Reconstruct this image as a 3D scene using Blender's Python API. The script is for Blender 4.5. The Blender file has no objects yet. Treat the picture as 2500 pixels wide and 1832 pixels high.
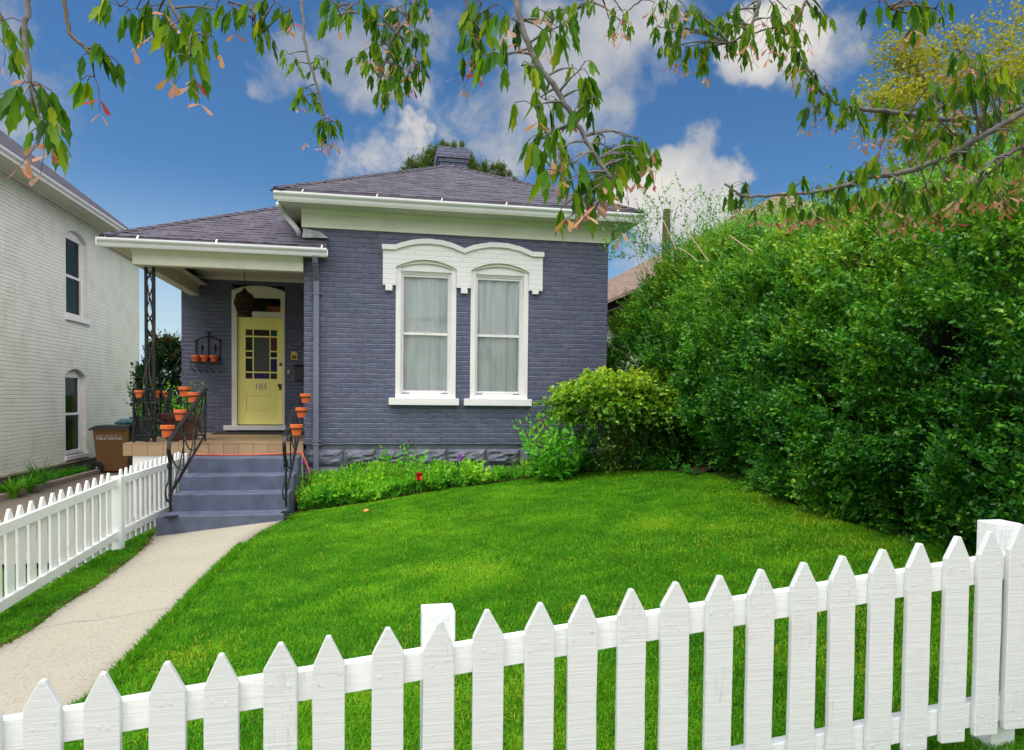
import bpy, math, random
import numpy as np
random.seed(7)
RNG = np.random.default_rng(11)
S = bpy.context.scene
COL = S.collection
EYE = 1.6
R_ = math.radians

# ------------------------------------------------------------------ camera
PW, PH, FPX = 2500.0, 1832.0, 1717.0
YAW, PITCH, ROLL, PPY = R_(10.9), R_(-1.8), R_(0.62), 1028.0
_F = np.array([math.sin(YAW)*math.cos(PITCH), math.cos(YAW)*math.cos(PITCH), math.sin(PITCH)])
_R0 = np.array([math.cos(YAW), -math.sin(YAW), 0.0])
_U0 = np.cross(_R0, _F)
_R = _R0*math.cos(ROLL) + _U0*math.sin(ROLL)
_U = _U0*math.cos(ROLL) - _R0*math.sin(ROLL)
CAMP = np.array([0, 0, EYE])

def gz(x):
    """height of the sloping ground"""
    x = np.asarray(x, float)
    return EYE - 1.45 + 0.11*np.clip(x, -2.9, 7.0)

def at(u, v, X=None, Y=None, Z=None, D=None, ground=False, dz=0.0):
    """where the sight line through a spot of the photograph meets a plane of the place"""
    d = _F*FPX + _R*(u-PW/2) - _U*(v-PPY)
    if X is not None: t = X/d[0]
    elif Y is not None: t = Y/d[1]
    elif Z is not None: t = (Z-EYE)/d[2]
    elif D is not None: t = D/FPX
    elif ground:
        t = 0.005
        for _ in range(60):
            t = (float(gz(d[0]*t))+dz-EYE)/d[2]
    return CAMP + d*t

def fx(u, v=820, Y=10.95): return float(at(u, v, Y=Y)[0])
def fz(u, v, Y=10.95): return float(at(u, v, Y=Y)[2])

def setup_camera():
    cd = bpy.data.cameras.new('camera'); cam = bpy.data.objects.new('camera', cd); COL.objects.link(cam)
    from mathutils import Matrix
    M = Matrix(((_R[0], _U[0], -_F[0], 0), (_R[1], _U[1], -_F[1], 0), (_R[2], _U[2], -_F[2], EYE), (0, 0, 0, 1)))
    cam.matrix_world = M
    cd.sensor_fit = 'HORIZONTAL'; cd.sensor_width = 36; cd.lens = 36*FPX/PW
    cd.shift_y = (PPY-PH/2)/PW
    cd.clip_start = 0.05; cd.clip_end = 3000
    S.camera = cam
setup_camera()

# ------------------------------------------------------------------ objects
def tag(o, label=None, cat=None, group=None, kind=None):
    if label: o['label'] = label
    if cat: o['category'] = cat
    if group: o['group'] = group
    if kind: o['kind'] = kind
    return o

def empty(name, loc, label, cat, group=None, rz=0):
    o = bpy.data.objects.new(name, None); COL.objects.link(o)
    o.location = loc; o.rotation_euler = (0, 0, rz); o.empty_display_size = 0.1
    return tag(o, label, cat, group)

WL = {}
def wloc(o):
    p = np.zeros(3)
    while o is not None:
        p += np.array(o.location[:]); o = o.parent
    return p

def link(name, me, parent=None, mat=None, loc=(0, 0, 0), smooth=False, bevel=0):
    if mat is not None and len(me.materials) == 0: me.materials.append(mat)
    if smooth: me.polygons.foreach_set('use_smooth', [True]*len(me.polygons))
    o = bpy.data.objects.new(name, me); COL.objects.link(o); o.location = loc
    if parent is not None: o.parent = parent
    if bevel:
        b = o.modifiers.new('bevel', 'BEVEL'); b.width = bevel; b.segments = 2; b.limit_method = 'ANGLE'; b.angle_limit = R_(40)
    return o

def np_mesh(name, V, F, tint=None):
    """numpy arrays of corners and equal-sided faces into a mesh"""
    me = bpy.data.meshes.new(name)
    V = np.ascontiguousarray(V, np.float32).reshape(-1, 3); F = np.ascontiguousarray(F, np.int32)
    n, k = F.shape
    me.vertices.add(len(V)); me.vertices.foreach_set('co', V.ravel())
    me.loops.add(n*k); me.loops.foreach_set('vertex_index', F.ravel())
    me.polygons.add(n)
    me.polygons.foreach_set('loop_start', np.arange(0, n*k, k, dtype=np.int32))
    me.polygons.foreach_set('loop_total', np.full(n, k, np.int32))
    if tint is not None:
        a = me.attributes.new('tint', 'FLOAT', 'POINT'); a.data.foreach_set('value', np.ascontiguousarray(tint, np.float32))
    me.update(calc_edges=True)
    return me

class MB:
    def __init__(s): s.v = []; s.f = []
    def add(s, vs, fs):
        o = len(s.v); s.v += [tuple(float(c) for c in p) for p in vs]; s.f += [tuple(i+o for i in f) for f in fs]; return s
    def box(s, x0, x1, y0, y1, z0, z1):
        if x1 < x0: x0, x1 = x1, x0
        if y1 < y0: y0, y1 = y1, y0
        if z1 < z0: z0, z1 = z1, z0
        return s.add([(x0,y0,z0),(x1,y0,z0),(x1,y1,z0),(x0,y1,z0),(x0,y0,z1),(x1,y0,z1),(x1,y1,z1),(x0,y1,z1)],
                     [(0,3,2,1),(4,5,6,7),(0,1,5,4),(1,2,6,5),(2,3,7,6),(3,0,4,7)])
    def prism(s, pts, axis, a0, a1):
        """outline in a plane, given thickness along axis"""
        n = len(pts)
        A = sum(pts[i][0]*pts[(i+1)%n][1]-pts[(i+1)%n][0]*pts[i][1] for i in range(n))
        if A < 0: pts = pts[::-1]
        def m(p, a):
            return (a, p[0], p[1]) if axis == 'x' else ((p[0], a, p[1]) if axis == 'y' else (p[0], p[1], a))
        if axis == 'y': a0, a1 = max(a0, a1), min(a0, a1)
        else: a0, a1 = min(a0, a1), max(a0, a1)
        vs = [m(p, a0) for p in pts]+[m(p, a1) for p in pts]
        fs = [tuple(range(n-1, -1, -1)), tuple(range(n, 2*n))]+[(i, (i+1)%n, (i+1)%n+n, i+n) for i in range(n)]
        return s.add(vs, fs)
    def strip(s, top, bot, axis, a0, a1):
        """band between two rows of points, thickness along axis"""
        for i in range(len(top)-1):
            s.prism([bot[i], bot[i+1], top[i+1], top[i]], axis, a0, a1)
        return s
    def bar(s, p, q, w, h=None, up=(0, 0, 1)):
        h = h or w
        p = np.array(p, float); q = np.array(q, float); d = q-p; L = np.linalg.norm(d)
        if L < 1e-6: return s
        d /= L; up = np.array(up, float)
        if abs(d@up) > .95: up = np.array((0., 1., 0.))
        a = np.cross(d, up); a /= np.linalg.norm(a); b = np.cross(a, d)
        vs = []
        for c in (p, q):
            for i, j in ((-1,-1),(1,-1),(1,1),(-1,1)): vs.append(c+a*i*w/2+b*j*h/2)
        return s.add(vs, [(0,1,2,3),(7,6,5,4),(0,4,5,1),(1,5,6,2),(2,6,7,3),(3,7,4,0)])
    def tube(s, pts, r, n=6):
        pts = [np.array(p, float) for p in pts]; m = len(pts)
        rr = r if hasattr(r, '__len__') else [r]*m
        vs = []; ref = np.array((0.31, 0.17, 0.93))
        for i, p in enumerate(pts):
            d = pts[min(i+1, m-1)]-pts[max(i-1, 0)]; d = d/(np.linalg.norm(d)+1e-9)
            a = np.cross(d, ref)
            if np.linalg.norm(a) < .1: a = np.cross(d, (1, 0, 0))
            a /= np.linalg.norm(a); b = np.cross(d, a)
            for k in range(n):
                t = 2*math.pi*k/n; vs.append(p+(a*math.cos(t)+b*math.sin(t))*rr[i])
        fs = [(i*n+k, i*n+(k+1)%n, (i+1)*n+(k+1)%n, (i+1)*n+k) for i in range(m-1) for k in range(n)]
        fs += [tuple(range(n-1, -1, -1)), tuple(range((m-1)*n, m*n))]
        return s.add(vs, fs)
    def lathe(s, prof, c=(0, 0, 0), n=20, sx=1, sy=1):
        vs = []; m = len(prof)
        for r, z in prof:
            for k in range(n):
                t = 2*math.pi*k/n; vs.append((c[0]+r*sx*math.cos(t), c[1]+r*sy*math.sin(t), c[2]+z))
        fs = [(i*n+k, i*n+(k+1)%n, (i+1)*n+(k+1)%n, (i+1)*n+k) for i in range(m-1) for k in range(n)]
        if prof[0][0] > 1e-4: fs.append(tuple(range(n-1, -1, -1)))
        if prof[-1][0] > 1e-4: fs.append(tuple(range((m-1)*n, m*n)))
        return s.add(vs, fs)
    def build(s, name, mat, parent=None, loc=None, smooth=False, bevel=0, local=False):
        """corners are given in place; they are stored relative to the parent"""
        base = np.zeros(3) if (parent is None or local) else wloc(parent)
        if loc is not None and not local: base = base+np.array(loc, float)
        me = bpy.data.meshes.new(name)
        me.from_pydata([tuple(np.array(p)-base) for p in s.v], [], s.f); me.update()
        return link(name, me, parent, mat, loc if loc is not None else (0, 0, 0), smooth, bevel)

def np_build(name, V, F, mat, parent=None, tint=None, smooth=False):
    base = wloc(parent) if parent is not None else np.zeros(3)
    me = np_mesh(name, np.asarray(V).reshape(-1, 3)-base, F, tint)
    return link(name, me, parent, mat, smooth=smooth)

# ------------------------------------------------------------------ noise and curves
_H = RNG.random((64, 64, 64)).astype(np.float32)
def vnoise(P):
    P = np.asarray(P, float); i = np.floor(P).astype(int); f = P-i; f = f*f*(3-2*f); r = 0
    for a in (0, 1):
        for b in (0, 1):
            for c in (0, 1):
                w = (f[:, 0] if a else 1-f[:, 0])*(f[:, 1] if b else 1-f[:, 1])*(f[:, 2] if c else 1-f[:, 2])
                r = r+w*_H[(i[:, 0]+a) % 64, (i[:, 1]+b) % 64, (i[:, 2]+c) % 64]
    return r
def fbm(P, o=3):
    P = np.asarray(P, float); return sum(vnoise(P*2**k+17.3*k)*.5**k for k in range(o))/sum(.5**k for k in range(o))
def smooth_pts(P, n=6):
    P = [np.array(p, float) for p in P]
    if len(P) < 3: return P
    Q = [2*P[0]-P[1]]+P+[2*P[-1]-P[-2]]; out = []
    for i in range(1, len(Q)-2):
        for k in range(n):
            t = k/n
            out.append(.5*((2*Q[i])+(-Q[i-1]+Q[i+1])*t+(2*Q[i-1]-5*Q[i]+4*Q[i+1]-Q[i+2])*t*t+(-Q[i-1]+3*Q[i]-3*Q[i+1]+Q[i+2])*t**3))
    out.append(P[-1]); return out
def inside(P, poly):
    x, y = P[:, 0], P[:, 1]; r = np.zeros(len(P), bool); n = len(poly)
    for i in range(n):
        x0, y0 = poly[i][:2]; x1, y1 = poly[(i+1) % n][:2]
        if y0 == y1: continue
        c = ((y0 > y) != (y1 > y)) & (x < (x1-x0)*(y-y0)/(y1-y0)+x0); r ^= c
    return r

# ------------------------------------------------------------------ leaves
def T_simple(w=.26, n=.05):
    return np.array([(0,0,0),(.45,w,n),(1,0,0),(.45,-w,n)]), np.array([(0,1,2),(0,2,3)])
def T_lobed(drop=.16):
    t = [.0, .14, .30, .46, .60, .78, 1.0]; w = [0, .16, .26, .19, .23, .09, 0]
    dt = [0, 0, .0, .0, .07, .0, 0]
    v = [(a, 0, -drop*a*a) for a in t]; f = []
    L = []; Rr = []
    for i in range(1, 6):
        L.append(len(v)); v.append((t[i]+dt[i], w[i], -drop*t[i]**2-.07*w[i]/.26))
        Rr.append(len(v)); v.append((t[i]+dt[i]*.5, -w[i]*.92, -drop*t[i]**2-.07*w[i]/.26))
    f += [(0, 1, L[0]), (0, Rr[0], 1)]
    for i in range(4):
        f += [(i+1, i+2, L[i+1]), (i+1, L[i+1], L[i]), (i+1, Rr[i], Rr[i+1]), (i+1, Rr[i+1], i+2)]
    f += [(5, 6, L[4]), (5, Rr[4], 6)]
    return np.array(v), np.array(f)
def T_wing():
    v = [(0,0,0),(.3,.05,.02),(.62,.15,.04),(.9,.15,.03),(1,0,0),(.85,-.07,0),(.3,-.06,0)]
    return np.array(v), np.array([(0,1,6),(1,5,6),(1,2,5),(2,3,5),(3,4,5)])
def T_oval(w=.36):
    v = [(0,0,0),(.2,w*.7,.06),(.5,w,.1),(.8,w*.68,.05),(1,0,-.05),(.8,-w*.68,.05),(.5,-w,.1),(.2,-w*.7,.06),(.5,0,0)]
    return np.array(v), np.array([(0,1,8),(1,2,8),(2,3,8),(3,4,8),(4,5,8),(5,6,8),(6,7,8),(7,0,8)])
def unit(a): return a/(np.linalg.norm(a, axis=-1, keepdims=True)+1e-9)
def leaves(P, Dr, L, T, tint, flat=None, w=1.0):
    """many leaves: base points, directions, lengths, a template and a tint each; returns V, F, tint"""
    P = np.asarray(P, float); Dr = unit(np.asarray(Dr, float)); n = len(P)
    tv, tf = T; L = np.broadcast_to(np.asarray(L, float), (n,))
    ref = RNG.normal(size=(n, 3)) if flat is None else np.asarray(flat, float)+RNG.normal(size=(n, 3))*.45
    if flat is None: side = unit(np.cross(Dr, ref))
    else: side = unit(np.cross(ref, Dr))
    nr = np.cross(Dr, side)
    V = P[:, None, :]+(Dr[:, None, :]*tv[None, :, 0:1]+side[:, None, :]*tv[None, :, 1:2]*w+nr[:, None, :]*tv[None, :, 2:3])*L[:, None, None]
    Fc = (np.arange(n)*len(tv))[:, None, None]+tf[None]
    return V.reshape(-1, 3), Fc.reshape(-1, 3), np.repeat(np.asarray(tint, float), len(tv))
def merge(parts):
    V = []; F = []; T = []; o = 0
    for v, f, t in parts:
        V.append(v); F.append(f+o); T.append(t); o += len(v)
    return np.concatenate(V), np.concatenate(F), np.concatenate(T)

# ------------------------------------------------------------------ materials
def newmat(name):
    m = bpy.data.materials.new(name); m.use_nodes = True; nt = m.node_tree; b = nt.nodes['Principled BSDF']
    return m, nt, b
def N(nt, t, **k):
    n = nt.nodes.new(t)
    for a, v in k.items(): setattr(n, a, v)
    return n
def ramp(nt, fac, cols, interp='LINEAR'):
    r = N(nt, 'ShaderNodeValToRGB'); r.color_ramp.interpolation = interp
    e = r.color_ramp.elements
    while len(e) < len(cols): e.new(.5)
    for i, (p, c) in enumerate(cols): e[i].position = p; e[i].color = tuple(c)+(1,)
    nt.links.new(fac, r.inputs[0]); return r.outputs[0]
def noise(nt, vec, scale, detail=4, rough=.55, dist=0):
    n = N(nt, 'ShaderNodeTexNoise'); n.inputs['Scale'].default_value = scale; n.inputs['Detail'].default_value = detail
    n.inputs['Roughness'].default_value = rough; n.inputs['Distortion'].default_value = dist
    if vec is not None: nt.links.new(vec, n.inputs['Vector'])
    return n.outputs['Fac']
def coord(nt, scale=(1, 1, 1)):
    t = N(nt, 'ShaderNodeTexCoord'); m = N(nt, 'ShaderNodeMapping'); m.inputs['Scale'].default_value = scale
    nt.links.new(t.outputs['Object'], m.inputs['Vector']); return m.outputs[0]
def math_(nt, op, a, b=None, c=None):
    n = N(nt, 'ShaderNodeMath', operation=op)
    for i, x in enumerate((a, b, c)):
        if x is None: continue
        if isinstance(x, (int, float)): n.inputs[i].default_value = x
        else: nt.links.new(x, n.inputs[i])
    return n.outputs[0]
def mixc(nt, fac, a, b, mode='MIX'):
    n = N(nt, 'ShaderNodeMix', data_type='RGBA', blend_type=mode)
    for i, x in ((0, fac), (6, a), (7, b)):
        if isinstance(x, (int, float)): n.inputs[i].default_value = x
        elif isinstance(x, tuple): n.inputs[i].default_value = x+(1,)
        else: nt.links.new(x, n.inputs[i])
    return n.outputs[2]
def bump(nt, b, h, strength=.5, dist=.01, prev=None):
    n = N(nt, 'ShaderNodeBump'); n.inputs['Strength'].default_value = strength; n.inputs['Distance'].default_value = dist
    nt.links.new(h, n.inputs['Height'])
    if prev is not None: nt.links.new(prev, n.inputs['Normal'])
    if b is not None: nt.links.new(n.outputs[0], b.inputs['Normal'])
    return n.outputs[0]
def wallcoord(nt, zscale=1.0):
    """face coordinates: along the wall and up it, whichever way it faces"""
    t = N(nt, 'ShaderNodeTexCoord'); g = N(nt, 'ShaderNodeNewGeometry')
    s = N(nt, 'ShaderNodeSeparateXYZ'); nt.links.new(t.outputs['Object'], s.inputs[0])
    q = N(nt, 'ShaderNodeSeparateXYZ'); nt.links.new(g.outputs['True Normal'], q.inputs[0])
    k = math_(nt, 'GREATER_THAN', math_(nt, 'ABSOLUTE', q.outputs[0]), math_(nt, 'ABSOLUTE', q.outputs[1]))
    dx = math_(nt, 'SUBTRACT', s.outputs[1], s.outputs[0])
    u = math_(nt, 'MULTIPLY_ADD', dx, k, s.outputs[0])
    z = math_(nt, 'MULTIPLY', s.outputs[2], zscale)
    c = N(nt, 'ShaderNodeCombineXYZ'); nt.links.new(u, c.inputs[0]); nt.links.new(z, c.inputs[1])
    return c.outputs[0], t.outputs['Object']

def m_plain(name, col, rough=.6, var=.08, scale=8, bmp=.15, metal=0, spec=.5):
    m, nt, b = newmat(name); c = coord(nt)
    f = noise(nt, c, scale, 5)
    lo = tuple(x*(1-var) for x in col); hi = tuple(min(1, x*(1+var)) for x in col)
    nt.links.new(ramp(nt, f, [(.3, lo), (.7, hi)]), b.inputs['Base Color'])
    b.inputs['Roughness'].default_value = rough; b.inputs['Metallic'].default_value = metal
    b.inputs['Specular IOR Level'].default_value = spec
    if bmp: bump(nt, b, noise(nt, c, scale*14, 3), bmp, .003)
    return m

def m_brick(name, base, edge, dark, bw=.215, bh=.0755, wob=.006, mort=.007, bs=.9, stain=None):
    m, nt, b = newmat(name); w, oc = wallcoord(nt)
    nz = N(nt, 'ShaderNodeTexNoise'); nz.inputs['Scale'].default_value = 5; nz.inputs['Detail'].default_value = 3; nt.links.new(oc, nz.inputs['Vector'])
    v = N(nt, 'ShaderNodeVectorMath', operation='SUBTRACT'); nt.links.new(nz.outputs['Color'], v.inputs[0]); v.inputs[1].default_value = (.5, .5, .5)
    v2 = N(nt, 'ShaderNodeVectorMath', operation='SCALE'); nt.links.new(v.outputs[0], v2.inputs[0]); v2.inputs['Scale'].default_value = wob*4
    v3 = N(nt, 'ShaderNodeVectorMath', operation='ADD'); nt.links.new(w, v3.inputs[0]); nt.links.new(v2.outputs[0], v3.inputs[1])
    br = N(nt, 'ShaderNodeTexBrick'); nt.links.new(v3.outputs[0], br.inputs['Vector'])
    br.inputs['Scale'].default_value = 1; br.inputs['Brick Width'].default_value = bw; br.inputs['Row Height'].default_value = bh
    br.inputs['Mortar Size'].default_value = mort; br.inputs['Mortar Smooth'].default_value = .6; br.inputs['Bias'].default_value = 0
    br.inputs['Color1'].default_value = (0, 0, 0, 1); br.inputs['Color2'].default_value = (1, 1, 1, 1); br.inputs['Mortar'].default_value = (.5, .5, .5, 1)
    # vertical joints are mostly filled with paint: bed joints read stronger
    sx = N(nt, 'ShaderNodeSeparateXYZ'); nt.links.new(v3.outputs[0], sx.inputs[0])
    ph = math_(nt, 'FRACT', math_(nt, 'DIVIDE', sx.outputs[1], bh))
    bed = math_(nt, 'SUBTRACT', 1.0, math_(nt, 'MINIMUM', math_(nt, 'MULTIPLY', math_(nt, 'ABSOLUTE', math_(nt, 'SUBTRACT', math_(nt, 'ABSOLUTE', math_(nt, 'SUBTRACT', ph, .5)), .5)), bh/mort*.9), 1.0))
    joint = math_(nt, 'MAXIMUM', bed, math_(nt, 'MULTIPLY', br.outputs['Fac'], .55))
    f1 = noise(nt, oc, 2.2, 4); f2 = noise(nt, oc, 42, 4, .7)
    c1 = mixc(nt, f2, tuple(x*.86 for x in base), tuple(min(1, x*1.14) for x in base))
    c1 = mixc(nt, math_(nt, 'MULTIPLY', br.outputs['Color'], .11), c1, edge)
    c1 = mixc(nt, math_(nt, 'MULTIPLY', joint, .30), c1, dark)
    lip = math_(nt, 'MULTIPLY', math_(nt, 'GREATER_THAN', ph, .85), math_(nt, 'MULTIPLY', ramp(nt, noise(nt, oc, 7, 4, .7), [(.34, (0, 0, 0)), (.60, (1, 1, 1))]), .52))
    c1 = mixc(nt, lip, c1, edge)
    if stain: c1 = mixc(nt, math_(nt, 'MULTIPLY', ramp(nt, f1, [(.45, (0, 0, 0)), (.75, (1, 1, 1))]), .5), c1, stain)
    nt.links.new(c1, b.inputs['Base Color']); b.inputs['Roughness'].default_value = .5; b.inputs['Specular IOR Level'].default_value = .4
    h = math_(nt, 'SUBTRACT', 1.0, joint)
    h = math_(nt, 'MULTIPLY_ADD', f2, .28, h); h = math_(nt, 'MULTIPLY_ADD', noise(nt, oc, 11, 2), .5, h)
    bump(nt, b, h, bs, .012)
    return m

def m_shingle(name, a, bcol, c3):
    m, nt, b = newmat(name); w, oc = wallcoord(nt, 2.2)
    nz = N(nt, 'ShaderNodeTexNoise'); nz.inputs['Scale'].default_value = 3; nt.links.new(oc, nz.inputs['Vector'])
    v = N(nt, 'ShaderNodeVectorMath', operation='MULTIPLY_ADD'); nt.links.new(nz.outputs['Color'], v.inputs[0]); v.inputs[1].default_value = (.05, .05, 0); nt.links.new(w, v.inputs[2])
    br = N(nt, 'ShaderNodeTexBrick'); nt.links.new(v.outputs[0], br.inputs['Vector'])
    br.inputs['Scale'].default_value = 1; br.inputs['Brick Width'].default_value = .24; br.inputs['Row Height'].default_value = .14
    br.inputs['Mortar Size'].default_value = .005; br.inputs['Mortar Smooth'].default_value = .2
    br.inputs['Color1'].default_value = a+(1,); br.inputs['Color2'].default_value = bcol+(1,); br.inputs['Mortar'].default_value = tuple(x*.72 for x in a)+(1,)
    f = noise(nt, oc, 60, 3, .7)
    c1 = mixc(nt, math_(nt, 'MULTIPLY', f, .6), br.outputs['Color'], c3)
    s = N(nt, 'ShaderNodeSeparateXYZ'); nt.links.new(v.outputs[0], s.inputs[0])
    ph = math_(nt, 'FRACT', math_(nt, 'DIVIDE', s.outputs[1], .14))
    # some tabs have a thick dark butt-edge line
    mpn = N(nt, 'ShaderNodeMapping'); mpn.inputs['Scale'].default_value = (2.2, 6.5, 1); nt.links.new(w, mpn.inputs['Vector'])
    lf = math_(nt, 'MULTIPLY', math_(nt, 'LESS_THAN', ph, .36), math_(nt, 'GREATER_THAN', noise(nt, mpn.outputs[0], 1.4, 4, .7), .50))
    c1 = mixc(nt, math_(nt, 'MULTIPLY', lf, .9), c1, tuple(x*.12 for x in a))
    nt.links.new(c1, b.inputs['Base Color']); b.inputs['Roughness'].default_value = .9; b.inputs['Specular IOR Level'].default_value = .2
    h = math_(nt, 'ADD', math_(nt, 'SUBTRACT', 1.0, ph), math_(nt, 'MULTIPLY', f, .4))
    bump(nt, b, math_(nt, 'SUBTRACT', h, br.outputs['Fac']), .7, .015)
    return m

def m_leaf(name, cols, rough=.45, trans=.35, spec=.4, vein=False):
    m, nt, b = newmat(name)
    a = N(nt, 'ShaderNodeAttribute', attribute_name='tint')
    c = ramp(nt, a.outputs['Fac'], cols)
    n2 = noise(nt, coord(nt), 30, 2)
    c = mixc(nt, math_(nt, 'MULTIPLY', n2, .35), c, mixc(nt, .5, c, (.0, .02, .0), 'MIX'))
    nt.links.new(c, b.inputs['Base Color']); b.inputs['Roughness'].default_value = rough; b.inputs['Specular IOR Level'].default_value = spec
    tr = N(nt, 'ShaderNodeBsdfTranslucent')
    hs = N(nt, 'ShaderNodeHueSaturation'); hs.inputs['Value'].default_value = 1.5; hs.inputs['Hue'].default_value = .485; nt.links.new(c, hs.inputs['Color'])
    nt.links.new(hs.outputs[0], tr.inputs['Color'])
    mx = N(nt, 'ShaderNodeMixShader'); mx.inputs[0].default_value = trans
    out = nt.nodes['Material Output']
    nt.links.new(b.outputs[0], mx.inputs[1]); nt.links.new(tr.outputs[0], mx.inputs[2]); nt.links.new(mx.outputs[0], out.inputs['Surface'])
    return m

def m_glass(name, tint=(.8, .85, .85), refl=.12, k=.5):
    m, nt, b = newmat(name); nt.nodes.remove(b)
    t = N(nt, 'ShaderNodeBsdfTransparent'); t.inputs[0].default_value = tint+(1,)
    g = N(nt, 'ShaderNodeBsdfGlossy'); g.inputs['Roughness'].default_value = .03
    f = N(nt, 'ShaderNodeFresnel'); f.inputs[0].default_value = 1.5
    bp = N(nt, 'ShaderNodeBump'); bp.inputs['Strength'].default_value = .08; bp.inputs['Distance'].default_value = .02
    nt.links.new(noise(nt, coord(nt), 3, 2), bp.inputs['Height']); nt.links.new(bp.outputs[0], g.inputs['Normal'])
    mx = N(nt, 'ShaderNodeMixShader'); nt.links.new(math_(nt, 'MULTIPLY_ADD', f.outputs[0], k, refl), mx.inputs[0])
    nt.links.new(t.outputs[0], mx.inputs[1]); nt.links.new(g.outputs[0], mx.inputs[2])
    nt.links.new(mx.outputs[0], nt.nodes['Material Output'].inputs['Surface'])
    return m

def m_paintwood(name, col=(.78, .80, .80), grain=(2, 2, 70), st=.32, dirt=(.45, .42, .36)):
    m, nt, b = newmat(name); c = coord(nt, grain); o = coord(nt)
    g = noise(nt, c, 1.2, 5, .65, .3); p = noise(nt, o, 22, 4, .6); q = noise(nt, o, 2.5, 6, .7)
    cc = mixc(nt, math_(nt, 'MULTIPLY', ramp(nt, q, [(.56, (0, 0, 0)), (.76, (1, 1, 1))]), .42), col, dirt)
    cc = mixc(nt, math_(nt, 'MULTIPLY', ramp(nt, g, [(.25, (1, 1, 1)), (.42, (0, 0, 0))]), .25), cc, tuple(x*.8 for x in col))
    ck = noise(nt, coord(nt, (26, 26, 1.2)), 1.6, 5, .6, .6); cm = noise(nt, o, 3.1, 2)
    line = math_(nt, 'MULTIPLY', math_(nt, 'LESS_THAN', math_(nt, 'ABSOLUTE', math_(nt, 'SUBTRACT', ck, .5)), .006), math_(nt, 'GREATER_THAN', cm, .60))
    spot = math_(nt, 'GREATER_THAN', noise(nt, o, 34, 3, .6), .735)
    cc = mixc(nt, math_(nt, 'MULTIPLY', math_(nt, 'MAXIMUM', line, spot), .32), cc, (.16, .15, .13))
    nt.links.new(cc, b.inputs['Base Color']); b.inputs['Roughness'].default_value = .48
    n1 = bump(nt, None, g, st, .006); bump(nt, b, p, .35, .004, n1)
    return m

MT = {}
MT['brick'] = m_brick('painted_slate_brick', (.086, .092, .158), (.34, .36, .48), (.026, .027, .052), wob=.010)
MT['brick_white'] = m_brick('painted_cream_brick', (.89, .87, .77), (.92, .91, .84), (.56, .54, .45), bw=.24, bh=.075, wob=.014, bs=1.0, stain=(.62, .61, .50))
MT['hood'] = m_brick('white_painted_hood', (.84, .82, .83), (.88, .86, .87), (.6, .59, .60), bs=.45, wob=.003)
MT['stone'] = m_plain('painted_rock_face', (.118, .124, .176), .55, .35, 5, .8)
MT['white'] = m_plain('white_trim_paint', (.84, .81, .82), .42, .04, 3, .1)
MT['cream'] = m_plain('cream_trim_paint', (.73, .70, .60), .5, .07, 3, .15)
MT['soffit'] = m_plain('soffit_paint', (.60, .60, .50), .6, .12, 2, .15)
MT['gutter'] = m_plain('gutter_metal', (.78, .76, .80), .35, .05, 2, .05)
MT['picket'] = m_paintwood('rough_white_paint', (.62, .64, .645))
MT['rail'] = m_paintwood('white_rail_paint', grain=(3, 30, 60), st=.35)
MT['sidefence'] = m_paintwood('white_side_fence_paint', (.78, .80, .79), (3, 3, 30), .25)
MT['shingle'] = m_shingle('purple_grey_shingle', (.062, .060, .080), (.10, .096, .122), (.13, .105, .13))
MT['shingle_brown'] = m_shingle('brown_shingle', (.24, .17, .13), (.32, .24, .18), (.2, .14, .12))
MT['iron'] = m_plain('black_iron_paint', (.010, .012, .016), .45, .3, 20, .25, spec=.35)
MT['rust_iron'] = m_plain('rusty_lantern_metal', (.040, .022, .012), .7, .5, 30, .5, spec=.2)
MT['steps'] = m_plain('blue_grey_step_paint', (.088, .103, .166), .6, .26, 5, .6)
MT['tile'] = None
MT['terracotta'] = m_plain('orange_terracotta', (.66, .125, .03), .6, .15, 12, .15)
MT['brown_glaze'] = m_plain('brown_glazed_clay', (.085, .03, .022), .35, .25, 6, .1)
MT['door'] = m_plain('yellow_door_paint', (.95, .86, .25), .42, .05, 2, .08)
MT['black'] = m_plain('black_plastic', (.014, .014, .018), .45, .1, 10, .1)
MT['mat'] = m_plain('dark_rubber_mat', (.022, .02, .024), .9, .3, 40, .8)
MT['bin'] = m_plain('brown_bin_plastic', (.21, .105, .035), .5, .08, 5, .1)
MT['lid_blue'] = m_plain('blue_green_bin_plastic', (.06, .17, .20), .4, .3, 5, .1)
MT['hose'] = m_plain('orange_hose_rubber', (.55, .11, .055), .5, .1, 10, .05)
MT['pipe'] = m_plain('slate_downspout_paint', (.15, .165, .225), .42, .06, 3, .1)
MT['glass'] = m_glass('window_glass', (.97, .98, .98), .01, .8); MT['glass_side'] = m_glass('dark_window_glass', (.5, .52, .52), .0, .22)
MT['darkglass'] = m_plain('dark_window_glass', (.012, .014, .016), .06, .2, 3, 0, spec=.8)
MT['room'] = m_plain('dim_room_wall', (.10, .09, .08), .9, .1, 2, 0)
MT['bark'] = m_plain('grey_brown_bark', (.17, .155, .15), .85, .35, 30, .9)
MT['twig'] = m_plain('green_brown_twig', (.14, .09, .05), .7, .35, 40, .3)
MT['foundation'] = m_plain('brown_stucco_foundation', (.15, .12, .085), .9, .35, 5, .7)
MT['ledge'] = m_plain('tan_ledge_paint', (.42, .37, .26), .8, .2, 5, .5)
MT['leaf_box'] = m_leaf('box_elder_leaf', [(0, (.022, .080, .012)), (.4, (.075, .22, .014)), (.75, (.20, .36, .014)), (1, (.38, .44, .018))], .55, .55, .18)
MT['samara'] = m_leaf('pink_seed_wing', [(0, (.50, .30, .07)), (.3, (.56, .27, .13)), (.8, (.72, .46, .34)), (1, (.50, .09, .07))], .6, .5, .2)
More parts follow.
